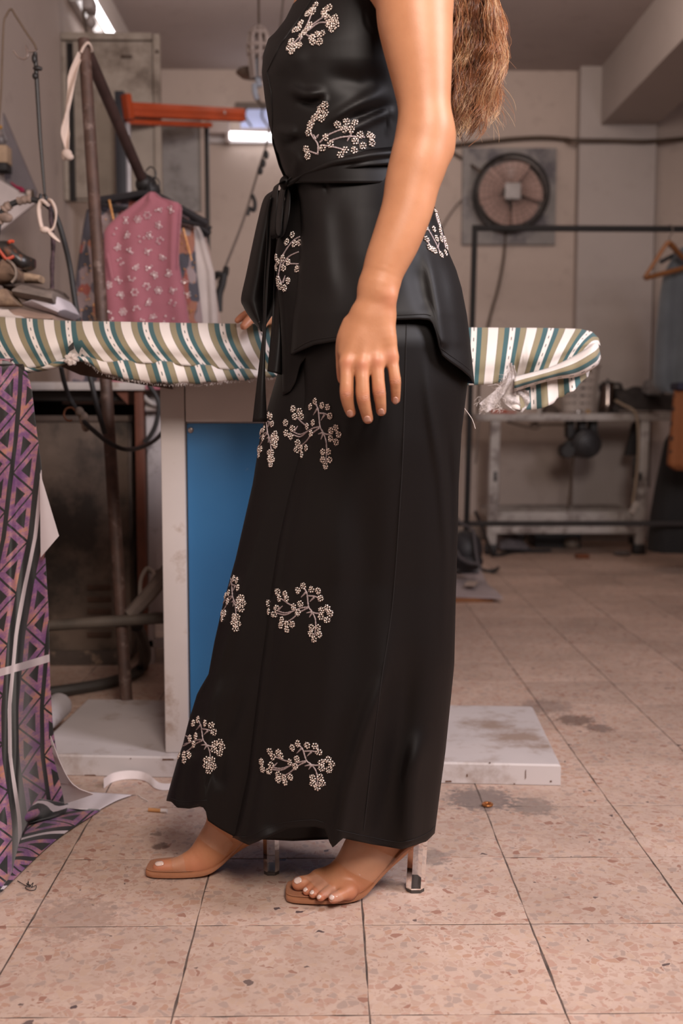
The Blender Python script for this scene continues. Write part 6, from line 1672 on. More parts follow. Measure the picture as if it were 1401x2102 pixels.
# near leg
nl = I([600, 640, 812, 933, 1023, 1101, 1190, 1277, 1454, 1587, 1720, 1760], [612, 610, 612, 604, 583, 567, 552, 541, 519, 505, 478, 474])
nr_ = I([600, 700, 791, 887, 994, 1101, 1233, 1365, 1454, 1542, 1631, 1711, 1760], [945, 960, 958, 946, 940, 938, 934, 931, 922, 913, 901, 891, 888])
hemN = I([478, 510, 560, 585, 640, 662, 672, 681, 690, 700, 760, 824, 873, 891], [1720, 1735, 1712, 1701, 1697, 1702, 1722, 1740, 1733, 1720, 1733, 1743, 1727, 1708])
cr_leg = [([(628, 830), (606, 960), (575, 1120), (552, 1280), (530, 1450), (515, 1590), (492, 1720)], 9, .012),
          ([(590, 1300), (575, 1500), (560, 1690)], 28, -.014),
          ([(835, 650), (829, 860), (822, 1010), (805, 1240), (782, 1400)], 3.0, .0015), ([(782, 1400), (765, 1540), (745, 1710)], 4.0, .0015),
          ([(806, 1240), (786, 1390), (742, 1520), (712, 1620), (690, 1735)], 17, .016), ([(845, 1300), (815, 1500), (770, 1720)], 30, -.015),
          ([(868, 1480), (842, 1600), (838, 1720)], 20, .014),
          ([(866, 700), (880, 830), (903, 980), (915, 1130), (905, 1400)], 9, .010), ([(915, 850), (925, 1000), (925, 1200)], 7, -.012),
          ([(700, 1000), (690, 1250), (640, 1600)], 45, .010), ([(760, 900), (750, 1200), (700, 1500)], 40, -.008),
          ([(700, 870), (720, 890)], 10, .003), ([(690, 860), (730, 845)], 8, .003)]
wobN = lambda a, y: .006*max(0, (y-900)/800)*math.sin(a*7+1.1)+.003*math.sin(a*11+y*.002)*max(0, (y-700)/1000)
ysN = np.concatenate([np.linspace(600, 1500, 70), np.linspace(1508, 1745, 34)])
YcN = I([600, 800, 1100, 1750], [1.70, 1.70, 1.70, 1.705]); hbN = I([600, 700, 900, 1200, 1750], [.145, .165, .155, .125, .112])
P_near = garment_tube(ysN, nl, nr_, YcN, hbN, lambda px, fr: hemN(px) if fr else ni(px, [478, 600, 700, 891], [1716, 1705, 1705, 1705]), n=200, cr=cr_leg, wob=wobN)
fl_l = I([600, 700, 801, 851, 905, 994, 1073, 1148, 1180, 1246, 1321, 1388, 1427, 1489, 1534, 1565, 1644, 1740], [592, 590, 560, 546, 533, 519, 501, 484, 475, 457, 440, 428, 405, 386, 375, 364, 342, 330])
fl_r = I([600, 900, 1200, 1600, 1740], [860, 830, 770, 700, 690])
hemF = I([330, 342, 355, 380, 405, 413, 421, 430, 450, 477, 520, 560, 600, 690], [1644, 1646, 1658, 1660, 1655, 1660, 1684, 1690, 1702, 1716, 1722, 1724, 1726, 1722])
cr_far = [([(560, 1000), (500, 1200), (440, 1400), (415, 1560), (412, 1690)], 12, .012), ([(440, 1300), (402, 1500), (376, 1640)], 14, -.008), ([(520, 1350), (470, 1500), (450, 1600)], 16, -.010), ([(455, 1580), (435, 1640), (425, 1690)], 9, .004)]
P_far = garment_tube(np.concatenate([np.linspace(600, 1500, 60), np.linspace(1508, 1730, 30)]), fl_l, fl_r, I([600, 900, 1740], [1.72, 1.745, 1.79]), I([600, 900, 1740], [.13, .12, .105]),
                     lambda px, fr: hemF(px) if fr else ni(px, [330, 400, 500, 690], [1642, 1652, 1700, 1722]), n=150, cr=cr_far, wob=lambda a, y: .005*max(0, (y-900)/800)*math.sin(a*6+.4))
def cloth_build(name, parts, mat, parent, th=.0014):
    mb = MB()
    for P, closed in parts:
        if closed:
            P = np.concatenate([P, P[:, :1]], 1)
        mb.sheet(P, th)
    return mb.build(name, mat, parent, auto=0)
trousers = cloth_build('trousers', [(P_near, True), (P_far, True)], M_sat, person)
# hem stitching
def stitch(bvhs, pts, name, parent, r=.00045, step=3.0):
    S = smooth_poly(pts, int(sum(math.hypot(b[0]-a[0], b[1]-a[1]) for a, b in zip(pts[:-1], pts[1:]))/step)+4); out = []
    for q in S:
        h, n_ = hit(bvhs, q[0], q[1])
        if h is not None and (not out or np.linalg.norm(h-out[-1]) < .02): out.append(h-FWD*.0006)
    if len(out) > 3: return MB().tube(out, r, 5).build(name, M_stitch, parent)
def bvh_of(o):
    return BVHTree.FromPolygons([v.co.copy() for v in o.data.vertices], [tuple(p.vertices) for p in o.data.polygons])
bv_tr = bvh_of(trousers)
stitch(bv_tr, [(690, 1703), (760, 1718), (824, 1728), (873, 1712), (892, 1696)], 'hem_stitch', trousers)
stitch(bv_tr, [(834, 664), (829, 860), (822, 1010), (805, 1240), (782, 1400), (765, 1540), (746, 1705)], 'side_seam', trousers, r=.0006)
stitch(bv_tr, [(482, 1716), (512, 1716), (550, 1698), (585, 1688), (640, 1683), (664, 1688)], 'hem_stitch', trousers)
MB().tube(smooth_poly([PX(949, 834, 1.69), PX(960, 848, 1.70), PX(969, 862, 1.705), PX(975, 880, 1.71)], 16), .0007, 6).build('loose_thread', M_ivory, trousers)
stitch(bv_tr, [(345, 1636), (375, 1645), (425, 1642)], 'hem_stitch', trousers)

# ---------------------------------------------------------------- jacket
tl_ = I([-205, -170, -130, -60, 0, 40, 66, 80, 110, 148, 200, 250, 280, 310, 340, 372], [735, 712, 690, 640, 606, 586, 566, 551, 541, 538, 544, 552, 560, 570, 580, 592])
tr_ = I([-205, -170, -130, -60, 0, 50, 90, 130, 200, 260, 330, 372], [815, 850, 890, 925, 937, 936, 930, 923, 905, 885, 862, 868])
cr_top = [([(585, 175), (625, 195), (676, 190)], 11, .010), ([(600, 205), (640, 212), (672, 200)], 8, -.008),
          ([(672, 195), (667, 212), (664, 230)], 3, .006), ([(560, 262), (590, 276), (615, 265)], 10, .009), ([(575, 290), (600, 292), (640, 280)], 9, -.007),
          ([(655, 262), (720, 222), (800, 178)], 12, .007), ([(690, 250), (750, 235), (810, 210)], 10, -.006), ([(690, 285), (760, 245), (815, 220)], 9, .005),
          ([(600, 300), (612, 330), (600, 370)], 8, .006), ([(650, 150), (740, 170), (800, 150)], 22, -.006), ([(560, 150), (590, 120), (640, 120)], 24, .006),
          ([(752, 30), (765, 70), (786, 95)], 2.5, .002), ([(806, 215), (800, 245), (793, 285)], 2.5, .003), ([(742, 20), (752, 50), (780, 92)], 4, -.003)]
YcT = lambda y: 1.70
hbT = I([-205, -170, -130, -60, 0, 120, 250, 372], [.06, .10, .13, .145, .142, .138, .125, .118])
P_top = garment_tube(np.linspace(-205, 372, 96), tl_, tr_, YcT, hbT, lambda px, fr: 372, n=150, cr=cr_top)
jacket = cloth_build('jacket', [(P_top, True)], M_sat, person)
# overlapping near front with the lapel edge
ledge = I([-130, -40, 0, 40, 95, 148, 190, 240, 290, 340, 376], [720, 672, 640, 614, 574, 549, 557, 560, 560, 574, 590])
rows = []
for y in np.linspace(-120, 376, 90):
    row = []; L0 = ledge(y); c, h = (tl_(y)+tr_(y))/2, (tr_(y)-tl_(y))/2
    for u in np.linspace(0, 1, 70):
        x = L0+(835-L0)*u**1.15
        uu = (x-c)/h; v = math.sqrt(max(0.0, 1-uu*uu)); Yq = 1.70-hbT(y)*v**.9-.018*(1-.75*u)+creases(x, y, cr_top)*min(1, v*2.5)
        row.append(PX(x, y, Yq))
    rows.append(row)
fp = MB(); fp.sheet(rows, .0022)
front_panel = fp.build('front_panel', M_sat, jacket, auto=0)
for off, nm in ((4, 'edge_stitch'),):
    pass
edge = [PX(ledge(y)+1, y, 0) if False else None for y in ()]
e_pts = [rows[i][0]-np.array([.0005, .001, 0]) for i in range(0, 90)]
MB().tube(e_pts, .0014, 6).build('edge_piping', M_sat, jacket)
# peplum
pl_ = I([300, 360, 420, 476, 604, 648, 725, 800], [600, 606, 614, 616, 607, 601, 596, 590])
pr_ = I([300, 360, 400, 428, 454, 484, 517, 554, 591, 647, 695, 744, 773, 800], [862, 872, 884, 892, 903, 911, 919, 935, 946, 957, 963, 968, 971, 973])
hemP = I([596, 603, 640, 697, 760, 812, 868, 890, 898, 904, 909, 924, 950, 965, 972], [728, 724, 708, 699, 680, 657, 655, 657, 668, 700, 728, 741, 760, 774, 788])
cr_pep = [([(640, 370), (655, 450), (668, 560), (690, 640)], 22, .004), ([(690, 380), (700, 500), (715, 640)], 24, -.004), ([(668, 372), (672, 400)], 4, -.003), ([(612, 380), (622, 480), (612, 600), (600, 720)], 8, .006),
          ([(780, 360), (790, 470), (812, 640)], 30, .003), ([(866, 470), (884, 560), (898, 640), (906, 700)], 12, .008), ([(845, 520), (862, 600), (878, 655)], 18, -.006), ([(925, 600), (940, 680), (950, 750)], 18, -.004), ([(915, 520), (930, 600), (940, 700)], 12, .003)]
hbP = I([300, 372, 430, 520, 640, 800], [.112, .120, .134, .152, .168, .176])
P_pep = garment_tube(np.linspace(330, 790, 80), pl_, pr_, lambda y: 1.70, hbP, lambda px, fr: hemP(px) if fr else ni(px, [590, 700, 900, 973], [730, 740, 770, 786]), n=190, cr=cr_pep, power=.55)
peplum = cloth_build('peplum', [(P_pep, True)], M_sat, jacket)
# inner front corner hanging below, with its sprig
il = I([372, 384, 450, 517, 571, 635, 712, 812], [592, 590, 578, 566, 568, 575, 579, 580])
rows = []
for i, y0_ in enumerate(np.linspace(372, 812, 60)):
    row = []
    for u in np.linspace(0, 1, 36):
        hb_end = np.interp(u, [0, .18, .30, .42, .7, 1], [812, 803, 785, 748, 715, 700])
        y = 372+(hb_end-372)*(y0_-372)/440; x = il(y)+(668-il(y))*u
        Yq = 1.680-.062*(1-(1-u)**2)**.75-.006*math.exp(-((u-.05)/.08)**2)
        Yq += .02*np.interp(y, [372, 500, 700, 812], [.8, .4, -.1, -.4])
        row.append(PX(x, y, Yq))
    rows.append(row)
inner_front = MB().sheet(rows, .0018).build('inner_front', M_sat, jacket, auto=0)
# far front corner lifted forward past the far hand
oL = smooth_poly([(560, 392), (542, 408), (529, 456), (516, 515), (506, 563), (495.5, 612), (500.5, 630), (511, 648), (524, 665), (536, 680)], 44)
oR = smooth_poly([(584, 390), (582, 430), (582, 480), (580, 530), (580, 580), (578, 610), (573, 625), (565, 638), (552, 655), (537, 681)], 44)
rows = []
for a_, b_ in zip(oL, oR):
    rows.append([PX(*(a_*(1-u)+b_*u), 1.80-.05*math.sin(PI*min(1, u*1.15))-.012*math.sin(u*9)) for u in np.linspace(0, 1, 22)])
far_front = MB().sheet(rows, .0018).build('far_front', M_sat, jacket, auto=0)
MB().tube([np.array(r[k])-FWD*.0012 for k, r in zip(range(22), [rows[38]]*22)], .0004, 5).build('hem_stitch', plain('grey_stitch', (.10, .085, .08, 1), .6), jacket)
# belt and bow
bcy = I([575, 590, 624, 680, 756, 810, 880], [379, 377, 352, 333, 322, 320, 318])
n = 120; rows = [[], [], [], [], [], [], []]
for k in range(n+1):
    a = 2*PI*k/n; u, v = math.cos(a), math.sin(a)
    c, h = (586+872)/2, (872-586)/2+3; x = c+h*u; yc = bcy(x)
    for j, t in enumerate(np.linspace(-1, 1, 7)):
        hw = np.interp(x, [586, 610, 680, 880], [6, 12, 17, 19])
        y = yc+hw*t; Yq = 1.70-(.136-.006*t*t)*np.sign(v)*abs(v)**.9-(.004*math.sin(t*5+x*.02) if v > 0 else 0)
        p = PX(x, y, Yq)
        if v < 0: p[2] = PX(x, y, 1.70)[2]
        rows[j].append(p)
belt = MB().sheet(rows, .002).build('belt', M_sat, person, auto=0)
kb = MB()
kb.blob(PX(588, 376, 1.665), (.011, .016, .011), 10); kb.build('belt_knot', M_sat, belt)
# front loop of the bow (open ribbon loop)
def ribbon_px(path, wid, name, parent, mat=M_sat, n=60, m=9, th=.0014, curl=.004, yaw=0.0):
    S = smooth_poly(path, n); W = np.interp(np.linspace(0, 1, n), np.linspace(0, 1, len(wid)), wid); rows = []
    for i in range(n):
        t = i/(n-1)
        row = []
        for u in np.linspace(-1, 1, m):
            row.append(PX(S[i][0]+W[i]*u, S[i][1]+W[i]*u*yaw, S[i][2]+curl*math.cos(u*2.2+t*3)))
        rows.append(row)
    return MB().sheet(rows, th).build(name, mat, parent, auto=0)
rows = []                                             # the loop: a band folded down and back up
lp = smooth_poly([(584, 374, 1.66), (574, 376, 1.645), (566, 385, 1.635), (563, 420, 1.630), (560, 455, 1.632), (560, 478, 1.636), (565, 487, 1.645), (571, 482, 1.66), (574, 455, 1.672), (578, 420, 1.675), (585, 385, 1.67)], 70)
for i, q in enumerate(lp):
    t = i/69; hw = np.interp(t, [0, .2, .5, .8, 1], [3, 9, 10, 8, 3])
    rows.append([PX(q[0]+hw*u*.55, q[1]-3*u, q[2]-.012*u) for u in np.linspace(-1, 1, 9)])
MB().sheet(rows, .0014).build('bow_loop', M_sat, belt, auto=0)
rows = []
lp = smooth_poly([(584, 376, 1.672), (590, 400, 1.66), (588, 440, 1.652), (580, 475, 1.655), (573, 488, 1.66), (570, 470, 1.675), (572, 430, 1.685), (578, 395, 1.685), (585, 378, 1.68)], 50)
for i, q in enumerate(lp):
    rows.append([PX(q[0]+5*u, q[1]-2*u, q[2]-.010*u) for u in np.linspace(-1, 1, 7)])
MB().sheet(rows, .0014).build('bow_loop', M_sat2, belt, auto=0)
ribbon_px([(560, 405, 1.64), (553, 440, 1.645), (551, 500, 1.655), (547, 560, 1.66), (544, 620, 1.66), (542, 680, 1.66), (538, 740, 1.655), (535, 800, 1.65), (533, 866, 1.65)], [5, 4.5, 4, 4, 3.6, 3, 5, 9, 14.5], 'belt_tail', belt, curl=.006)
ribbon_px([(576, 470, 1.69), (572, 540, 1.70), (569, 620, 1.70), (567, 700, 1.69), (564, 766, 1.685)], [6, 7, 8.5, 12, 15], 'belt_tail', belt, curl=.008, yaw=.25)

# ---------------------------------------------------------------- embroidery
M_silver = plain('silver_bead', (.74, .64, .58, 1), .22, .85, var=.2, scale=300)
M_thread = plain('silver_thread', (.36, .29, .29, 1), .5, .25, var=.4, scale=500)
vis = []
for o in (trousers, jacket, front_panel, peplum, inner_front, far_front): 
    vis.append((o, bvh_of(o)))
def cast(px, py, only=None):
    best = None
    for o, bv in vis:
        d = Vector(ray(px, py)).normalized(); h = bv.ray_cast(Vector(CAM), d)
        if h[0] is not None and (best is None or h[3] < best[3]): best = (np.array(h[0]), np.array(h[1]), o, h[3])
    if best is None or (only is not None and best[2] is not only): return None
    return best
ICO_V = []; ICO_F = []
_b = bmesh.new(); bmesh.ops.create_icosphere(_b, subdivisions=1, radius=1); _b.verts.index_update()
ICO_V = np.array([v.co[:] for v in _b.verts]); ICO_F = [tuple(v.index for v in f.verts) for f in _b.faces]; _b.free()
def sprig(owner, flowers, stems, leaves, parent, r=7.3, seed=0):
    R = np.random.default_rng(seed); beads = MB(); th_ = MB(); nf = 0
    for (x, y) in flowers:
        c = cast(x, y, owner)
        if c is None: continue
        nf += 1
        p, nrm = c[0], c[1]
        if nrm@FWD > 0: nrm = -nrm
        Yd_ = c[3]; s_ = r*Yd_/F_PX
        t1 = np.cross(nrm, [0, 0, 1.0]); t1 /= np.linalg.norm(t1)+1e-9; t2 = np.cross(nrm, t1)
        ph = R.uniform(0, 6.28); base = p+nrm*.0010
        for k in range(6):
            a = ph+2*PI*k/6
            q = base+(t1*math.cos(a)+t2*math.sin(a))*s_*.72
            beads.add(q+ICO_V*s_*.34, ICO_F)
            q = base+(t1*math.cos(a+.5)+t2*math.sin(a+.5))*s_*.98+nrm*.0004
            if R.random() < .55: beads.add(q+ICO_V*s_*.16, ICO_F)
        beads.add(base+nrm*.0010+ICO_V*s_*.25, ICO_F)
        for k in range(3):
            a = R.uniform(0, 6.28); beads.add(base+nrm*.0014+(t1*math.cos(a)+t2*math.sin(a))*s_*.4+ICO_V*s_*.17, ICO_F)
    def line(pts, r0, r1, tw):
        S = smooth_poly(pts, 26) if len(pts) > 2 else np.linspace(pts[0], pts[1], 14); run = []
        def flush():
            if len(run) > 2:
                rr = np.linspace(r0, r1, len(run))*(1+.28*np.sin(np.arange(len(run))*2.6)) if tw else np.linspace(r0, r1, len(run))
                th_.tube(run, rr, 6)
            run.clear()
        for q in S:
            c = cast(q[0], q[1], owner)
            if c is None: flush(); continue
            n_ = c[1] if c[1]@FWD < 0 else -c[1]
            if run and np.linalg.norm(c[0]+n_*.0006-run[-1]) > .012: flush()
            run.append(c[0]+n_*.0006)
        flush()
    for s_ in stems: line(s_, .00125, .0010, True)
    for l_ in leaves: line(l_, .0018, .0006, True)
    if nf == 0: return
    eo = beads.build('embroidered_sprig', [M_silver], parent, auto=0); eo['kind'] = 'stuff'
    if th_.v:
        es = th_.build('embroidered_stem', M_thread, parent, auto=0); es['kind'] = 'stuff'
FL0 = [(623, 1203), (612, 1212), (639.5, 1210), (653, 1213), (658, 1228), (570, 1215), (585.5, 1219), (574, 1228), (589, 1228), (552, 1238), (568, 1248), (552, 1255), (563, 1261), (603, 1245), (617, 1239), (612, 1257), (579, 1272), (588, 1281), (577, 1284), (600, 1281), (589, 1292), (660, 1253), (672, 1248), (677.5, 1259), (658.5, 1266), (671, 1272), (639.5, 1288), (653, 1288), (638.6, 1301), (655, 1302), (645, 1312)]
ST0 = [[(624, 1206), (630, 1218), (632, 1235), (634, 1247), (641, 1256), (647, 1270), (648, 1285), (646, 1306)], [(632, 1223), (645, 1224), (656, 1228)], [(642, 1257), (650, 1259), (660, 1258)], [(634, 1246), (618, 1248), (602, 1254), (585, 1258), (570, 1254)], [(632, 1248), (615, 1257), (600, 1270), (585, 1279)], [(605, 1246), (592, 1239), (578, 1229)], [(602, 1254), (586, 1262), (566, 1258)]]
LV0 = [[(628, 1216), (618, 1226)], [(645, 1226), (636, 1235)], [(640, 1256), (629, 1258)], [(641, 1258), (635, 1267)], [(572, 1252), (580, 1244)]]
def motif(hub, sx=1, sy=1, rot=0, shear=0):
    def T(q):
        x, y = q[0]-632, q[1]-1250; x, y = x*sx+shear*y, y*sy
        c, s_ = math.cos(rot), math.sin(rot); return (hub[0]+x*c-y*s_, hub[1]+x*s_+y*c)
    return [T(q) for q in FL0], [[T(q) for q in s_] for s_ in ST0], [[T(q) for q in s_] for s_ in LV0]
def zl(L, sc, ox, oy): return [(ox+x*sc, oy+y*sc) for x, y in L]
SPR = [((632, 1250), 1, 1, 0, 0), ((628, 1565), 1.12, .86, -.10, .05), ((416, 1522), .88, .95, .06, .08), ((477, 1228), .46, 1.0, .02, .02), ((656, 881), .86, 1.22, -.02, 0), ((549, 892), .42, .98, .02, .05)]
for i, (h, sx, sy, ro, shr) in enumerate(SPR):
    f_, s_, l_ = motif(h, sx, sy, ro, shr); sprig(trousers, f_, s_, l_, trousers, seed=i)
# jacket sprigs
sc_, ox, oy = .4, 500, 0
sprig(front_panel, zl([(370, 30), (345, 60), (330, 72), (358, 62), (440, 40), (415, 75), (432, 95), (470, 95), (440, 130), (475, 130), (455, 150), (295, 120), (285, 150), (265, 155), (340, 130), (318, 160), (300, 180), (350, 195), (375, 180), (400, 175), (355, 215), (390, 215), (245, 215), (285, 235), (235, 245), (265, 240), (250, 265), (445, 115), (415, 60)], sc_, ox, oy),
      [zl(s_, sc_, ox, oy) for s_ in ([(245, 235), (280, 200), (305, 165), (330, 120), (350, 70)], [(320, 155), (365, 120), (415, 85)], [(330, 160), (385, 120), (440, 118)], [(310, 170), (350, 200)])], [zl(s_, sc_, ox, oy) for s_ in ([(340, 150), (352, 130)], [(300, 190), (285, 215)])], jacket, seed=11)
sprig(front_panel, zl([(415, 540), (395, 560), (420, 580), (380, 590), (400, 610), (350, 630), (335, 680), (365, 605), (420, 705), (480, 640), (525, 625), (570, 632), (515, 665), (550, 665), (595, 692), (645, 695), (570, 725), (610, 750), (655, 735), (445, 740), (405, 760), (520, 770), (495, 795), (323, 765), (330, 800), (565, 772), (340, 650), (655, 705)], sc_, ox, oy),
      [zl(s_, sc_, ox, oy) for s_ in ([(380, 795), (380, 740), (350, 695), (345, 650), (370, 600), (400, 560)], [(390, 732), (430, 695), (500, 665), (540, 655)], [(440, 725), (500, 705), (560, 700), (620, 705)], [(400, 745), (460, 755), (520, 770)], [(375, 790), (335, 775)], [(545, 665), (550, 700)])], [zl(s_, sc_, ox, oy) for s_ in ([(370, 715), (358, 690)], [(375, 705), (385, 690)], [(545, 695), (530, 725)])], jacket, seed=12)
sc_, ox, oy = .3712, 460, 380
sprig(inner_front, zl([(378, 275), (425, 275), (348, 315), (390, 325), (418, 320), (325, 405), (355, 425), (330, 460), (290, 400), (290, 455), (300, 425), (405, 465), (298, 520), (355, 530), (310, 560), (335, 570), (425, 300), (300, 545)], sc_, ox, oy),
      [zl(s_, sc_, ox, oy) for s_ in ([(300, 500), (312, 440), (330, 380), (380, 310), (420, 285)], [(320, 445), (360, 395), (430, 362)], [(345, 435), (412, 436)], [(300, 500), (320, 550)])], [zl(s_, sc_, ox, oy) for s_ in ([(325, 540), (338, 500)],)], jacket, seed=13)
sprig(peplum, zl([(1165, 150), (1175, 180), (1185, 210), (1155, 245), (1190, 260), (1170, 295), (1195, 300), (1115, 300), (1130, 345), (1160, 365), (1195, 385), (1220, 375), (1215, 300), (1225, 340), (1110, 235), (1180, 160), (1190, 240), (1145, 355)], sc_, ox, oy),
      [zl(s_, sc_, ox, oy) for s_ in ([(1165, 160), (1180, 210), (1205, 280), (1222, 350)], [(1115, 230), (1150, 290), (1180, 350), (1190, 380)], [(1115, 305), (1150, 355)])], [zl(s_, sc_, ox, oy) for s_ in ([(1175, 350), (1185, 320)],)], jacket, seed=14)
sprig(jacket, [(931, 86), (928, 95), (931, 101), (926, 106), (929, 113), (924, 120), (926, 128), (922, 134)], [], [], jacket, r=5, seed=15)
stitch(bvh_of(peplum), [(604, 718), (640, 699), (697, 690), (700, 690)], 'hem_stitch', jacket)
stitch(bvh_of(peplum), [(813, 647), (868, 645), (884, 648)], 'hem_stitch', jacket)
stitch(bvh_of(peplum), [(906, 716), (924, 730), (950, 748), (964, 760)], 'hem_stitch', jacket)

# ---------------------------------------------------------------- hair
def hairmat(name, a, b_):
    m, nt, b = newmat(name); g = NT(nt)
    g.l(g.ramp(g.noise(g.pos(), 55, 3), [(.3, a), (.7, b_)]), b.inputs['Base Color'])
    b.inputs['Roughness'].default_value = .34; b.inputs['Specular IOR Level'].default_value = .6; b.inputs['Anisotropic'].default_value = .5
    return m
M_h = [hairmat('brown_hair', (.09, .029, .012, 1), (.17, .062, .027, 1)), hairmat('copper_hair', (.27, .098, .036, 1), (.37, .15, .06, 1)), hairmat('blond_hair', (.42, .24, .12, 1), (.55, .34, .18, 1))]
hR = I([-420, -340, -260, -60, 0, 60, 120, 170, 230, 270, 300], [800, 890, 950, 992, 1016, 1033, 1030, 1020, 1004, 980, 956])
hL = I([-420, -340, -260, -60, 0, 100, 200, 270, 300], [740, 770, 815, 905, 934, 928, 922, 924, 934])
H = np.random.default_rng(4)
hv = [[], [], []]; hf = [[], [], []]; hn = [0, 0, 0]
def strand(k, pts, rad):
    """a three-sided hair"""
    m = len(pts); T = np.gradient(pts, axis=0); T /= np.linalg.norm(T, axis=1)[:, None]+1e-9
    N = np.cross(T, [0, 1.0, 0.1]); N /= np.linalg.norm(N, axis=1)[:, None]+1e-9; B_ = np.cross(T, N)
    r = rad[:, None]*(.00048 if k else .0006)
    V3 = np.stack([pts+r*(math.cos(a)*N+math.sin(a)*B_) for a in (0, 2.0944, 4.1888)], 1).reshape(-1, 3)
    i = np.arange(m-1)[:, None]*3; j = np.arange(3)[None, :]; j2 = (j+1) % 3
    Q3 = np.stack([i+j, i+j2, i+3+j2, i+3+j], 2).reshape(-1, 4)+hn[k]
    hv[k].append(V3); hf[k].append(Q3); hn[k] += m*3
for lock in range(84):
    u0 = (lock*0.618034) % 1.0*.96+.02; yend = H.choice([H.uniform(120, 200), H.uniform(200, 285), H.uniform(230, 288)]); Y0 = H.uniform(1.60, 1.80)
    fr = H.uniform(.042, .085); ph = H.uniform(0, 6.28); am = H.uniform(4, 9.5); dr = H.normal(0, .10); curl = H.uniform(-14, 16)
    n_s = int(H.uniform(24, 44)); kind = H.choice(3, p=[.38, .44, .18])
    for s_ in range(n_s):
        du = H.normal(0, .075); ye = yend+H.normal(0, 12); ph2 = ph+H.normal(0, .38); dY = H.normal(0, .010)
        k = kind if H.random() < .8 else H.choice(3, p=[.4, .42, .18])
        ys = np.linspace(-400, ye, 56); pts = []
        for y in ys:
            t = max(0, (y+210)/(ye+210)); uu = min(1.02, max(-.02, u0+du*(.8+.7*t)+dr*t))
            if t > .985: continue
            x = hL(y)+(hR(y)-hL(y))*uu
            w_ = am*(.25+t)*math.sin(y*fr+ph2)+3.0*math.sin(y*.13+ph2*3+s_*.7)*t+curl*t**4
            x = max(x+w_, 921+H.random()*2 if y > 60 else (926 if y > -60 else -1e9))
            pts.append(PX(x, y, (Y0-1.70)*(1 if y > -260 else 1-.5*((y+260)/140)**2)+1.70+dY+.014*t*math.cos(y*fr+ph2)))
        strand(k, np.array(pts), np.linspace(1.0, .45, len(pts)))
for s_ in range(150):                                   # flyaway hairs
    x0 = H.uniform(960, 1010); y0 = H.uniform(-40, 200); L = H.uniform(50, 110); a = H.uniform(.3, 1.2); Y0 = H.uniform(1.64, 1.76); b_ = H.normal(0, .012); pts = []
    for t in np.linspace(0, 1, 16):
        pts.append(PX(x0+L*t*math.cos(a)*.5+12*math.sin(t*4+s_), y0+L*t, Y0+.01*math.sin(t*5)))
    strand(int(H.choice(3, p=[.25, .45, .3])), np.array(pts), np.linspace(.8, .3, 16))
for k, nm in enumerate(('hair', 'hair_strands', 'hair_highlights')):
    me = bpy.data.meshes.new(nm); Va = np.concatenate(hv[k]); Qa = np.concatenate(hf[k])
    me.vertices.add(len(Va)); me.vertices.foreach_set('co', Va.astype(np.float32).ravel())
    me.loops.add(len(Qa)*4); me.loops.foreach_set('vertex_index', Qa.astype(np.int32).ravel())
    me.polygons.add(len(Qa)); me.polygons.foreach_set('loop_start', np.arange(len(Qa), dtype=np.int32)*4)
    me.polygons.foreach_set('use_smooth', np.ones(len(Qa), dtype=bool)); me.update(calc_edges=True)
    me.materials.append(M_h[k]); o = bpy.data.objects.new(nm, me); COL.objects.link(o); attach(o, person); o['kind'] = 'stuff'
    if k == 2: o['label'] = 'lighter blond strands'
# inner mass so that the far wall does not shine through, and the cap on the head
mb = MB()
for lock in range(15):
    u0 = (lock+.5)/15; Y0 = 1.70+.05*math.sin(lock*2.3); ye = 150+70*math.sin(lock*1.7)**2; pts = []
    for y in np.linspace(-230, ye, 20): pts.append(PX(hL(y)+8+(hR(y)-hL(y)-20)*u0*.86+4*math.sin(y*.03+lock), y, Y0))
    mb.tube(pts, np.interp(np.linspace(0, 1, 20), [0, .8, 1], [.010, .008, .002]), 7)
mb.blob(PX(775, -315, 1.70), (.10, .09, .105), 14)
mb.blob(PX(840, -240, 1.70), (.06, .085, .11), 12)
mb.build('hair_mass', M_h[0], person)

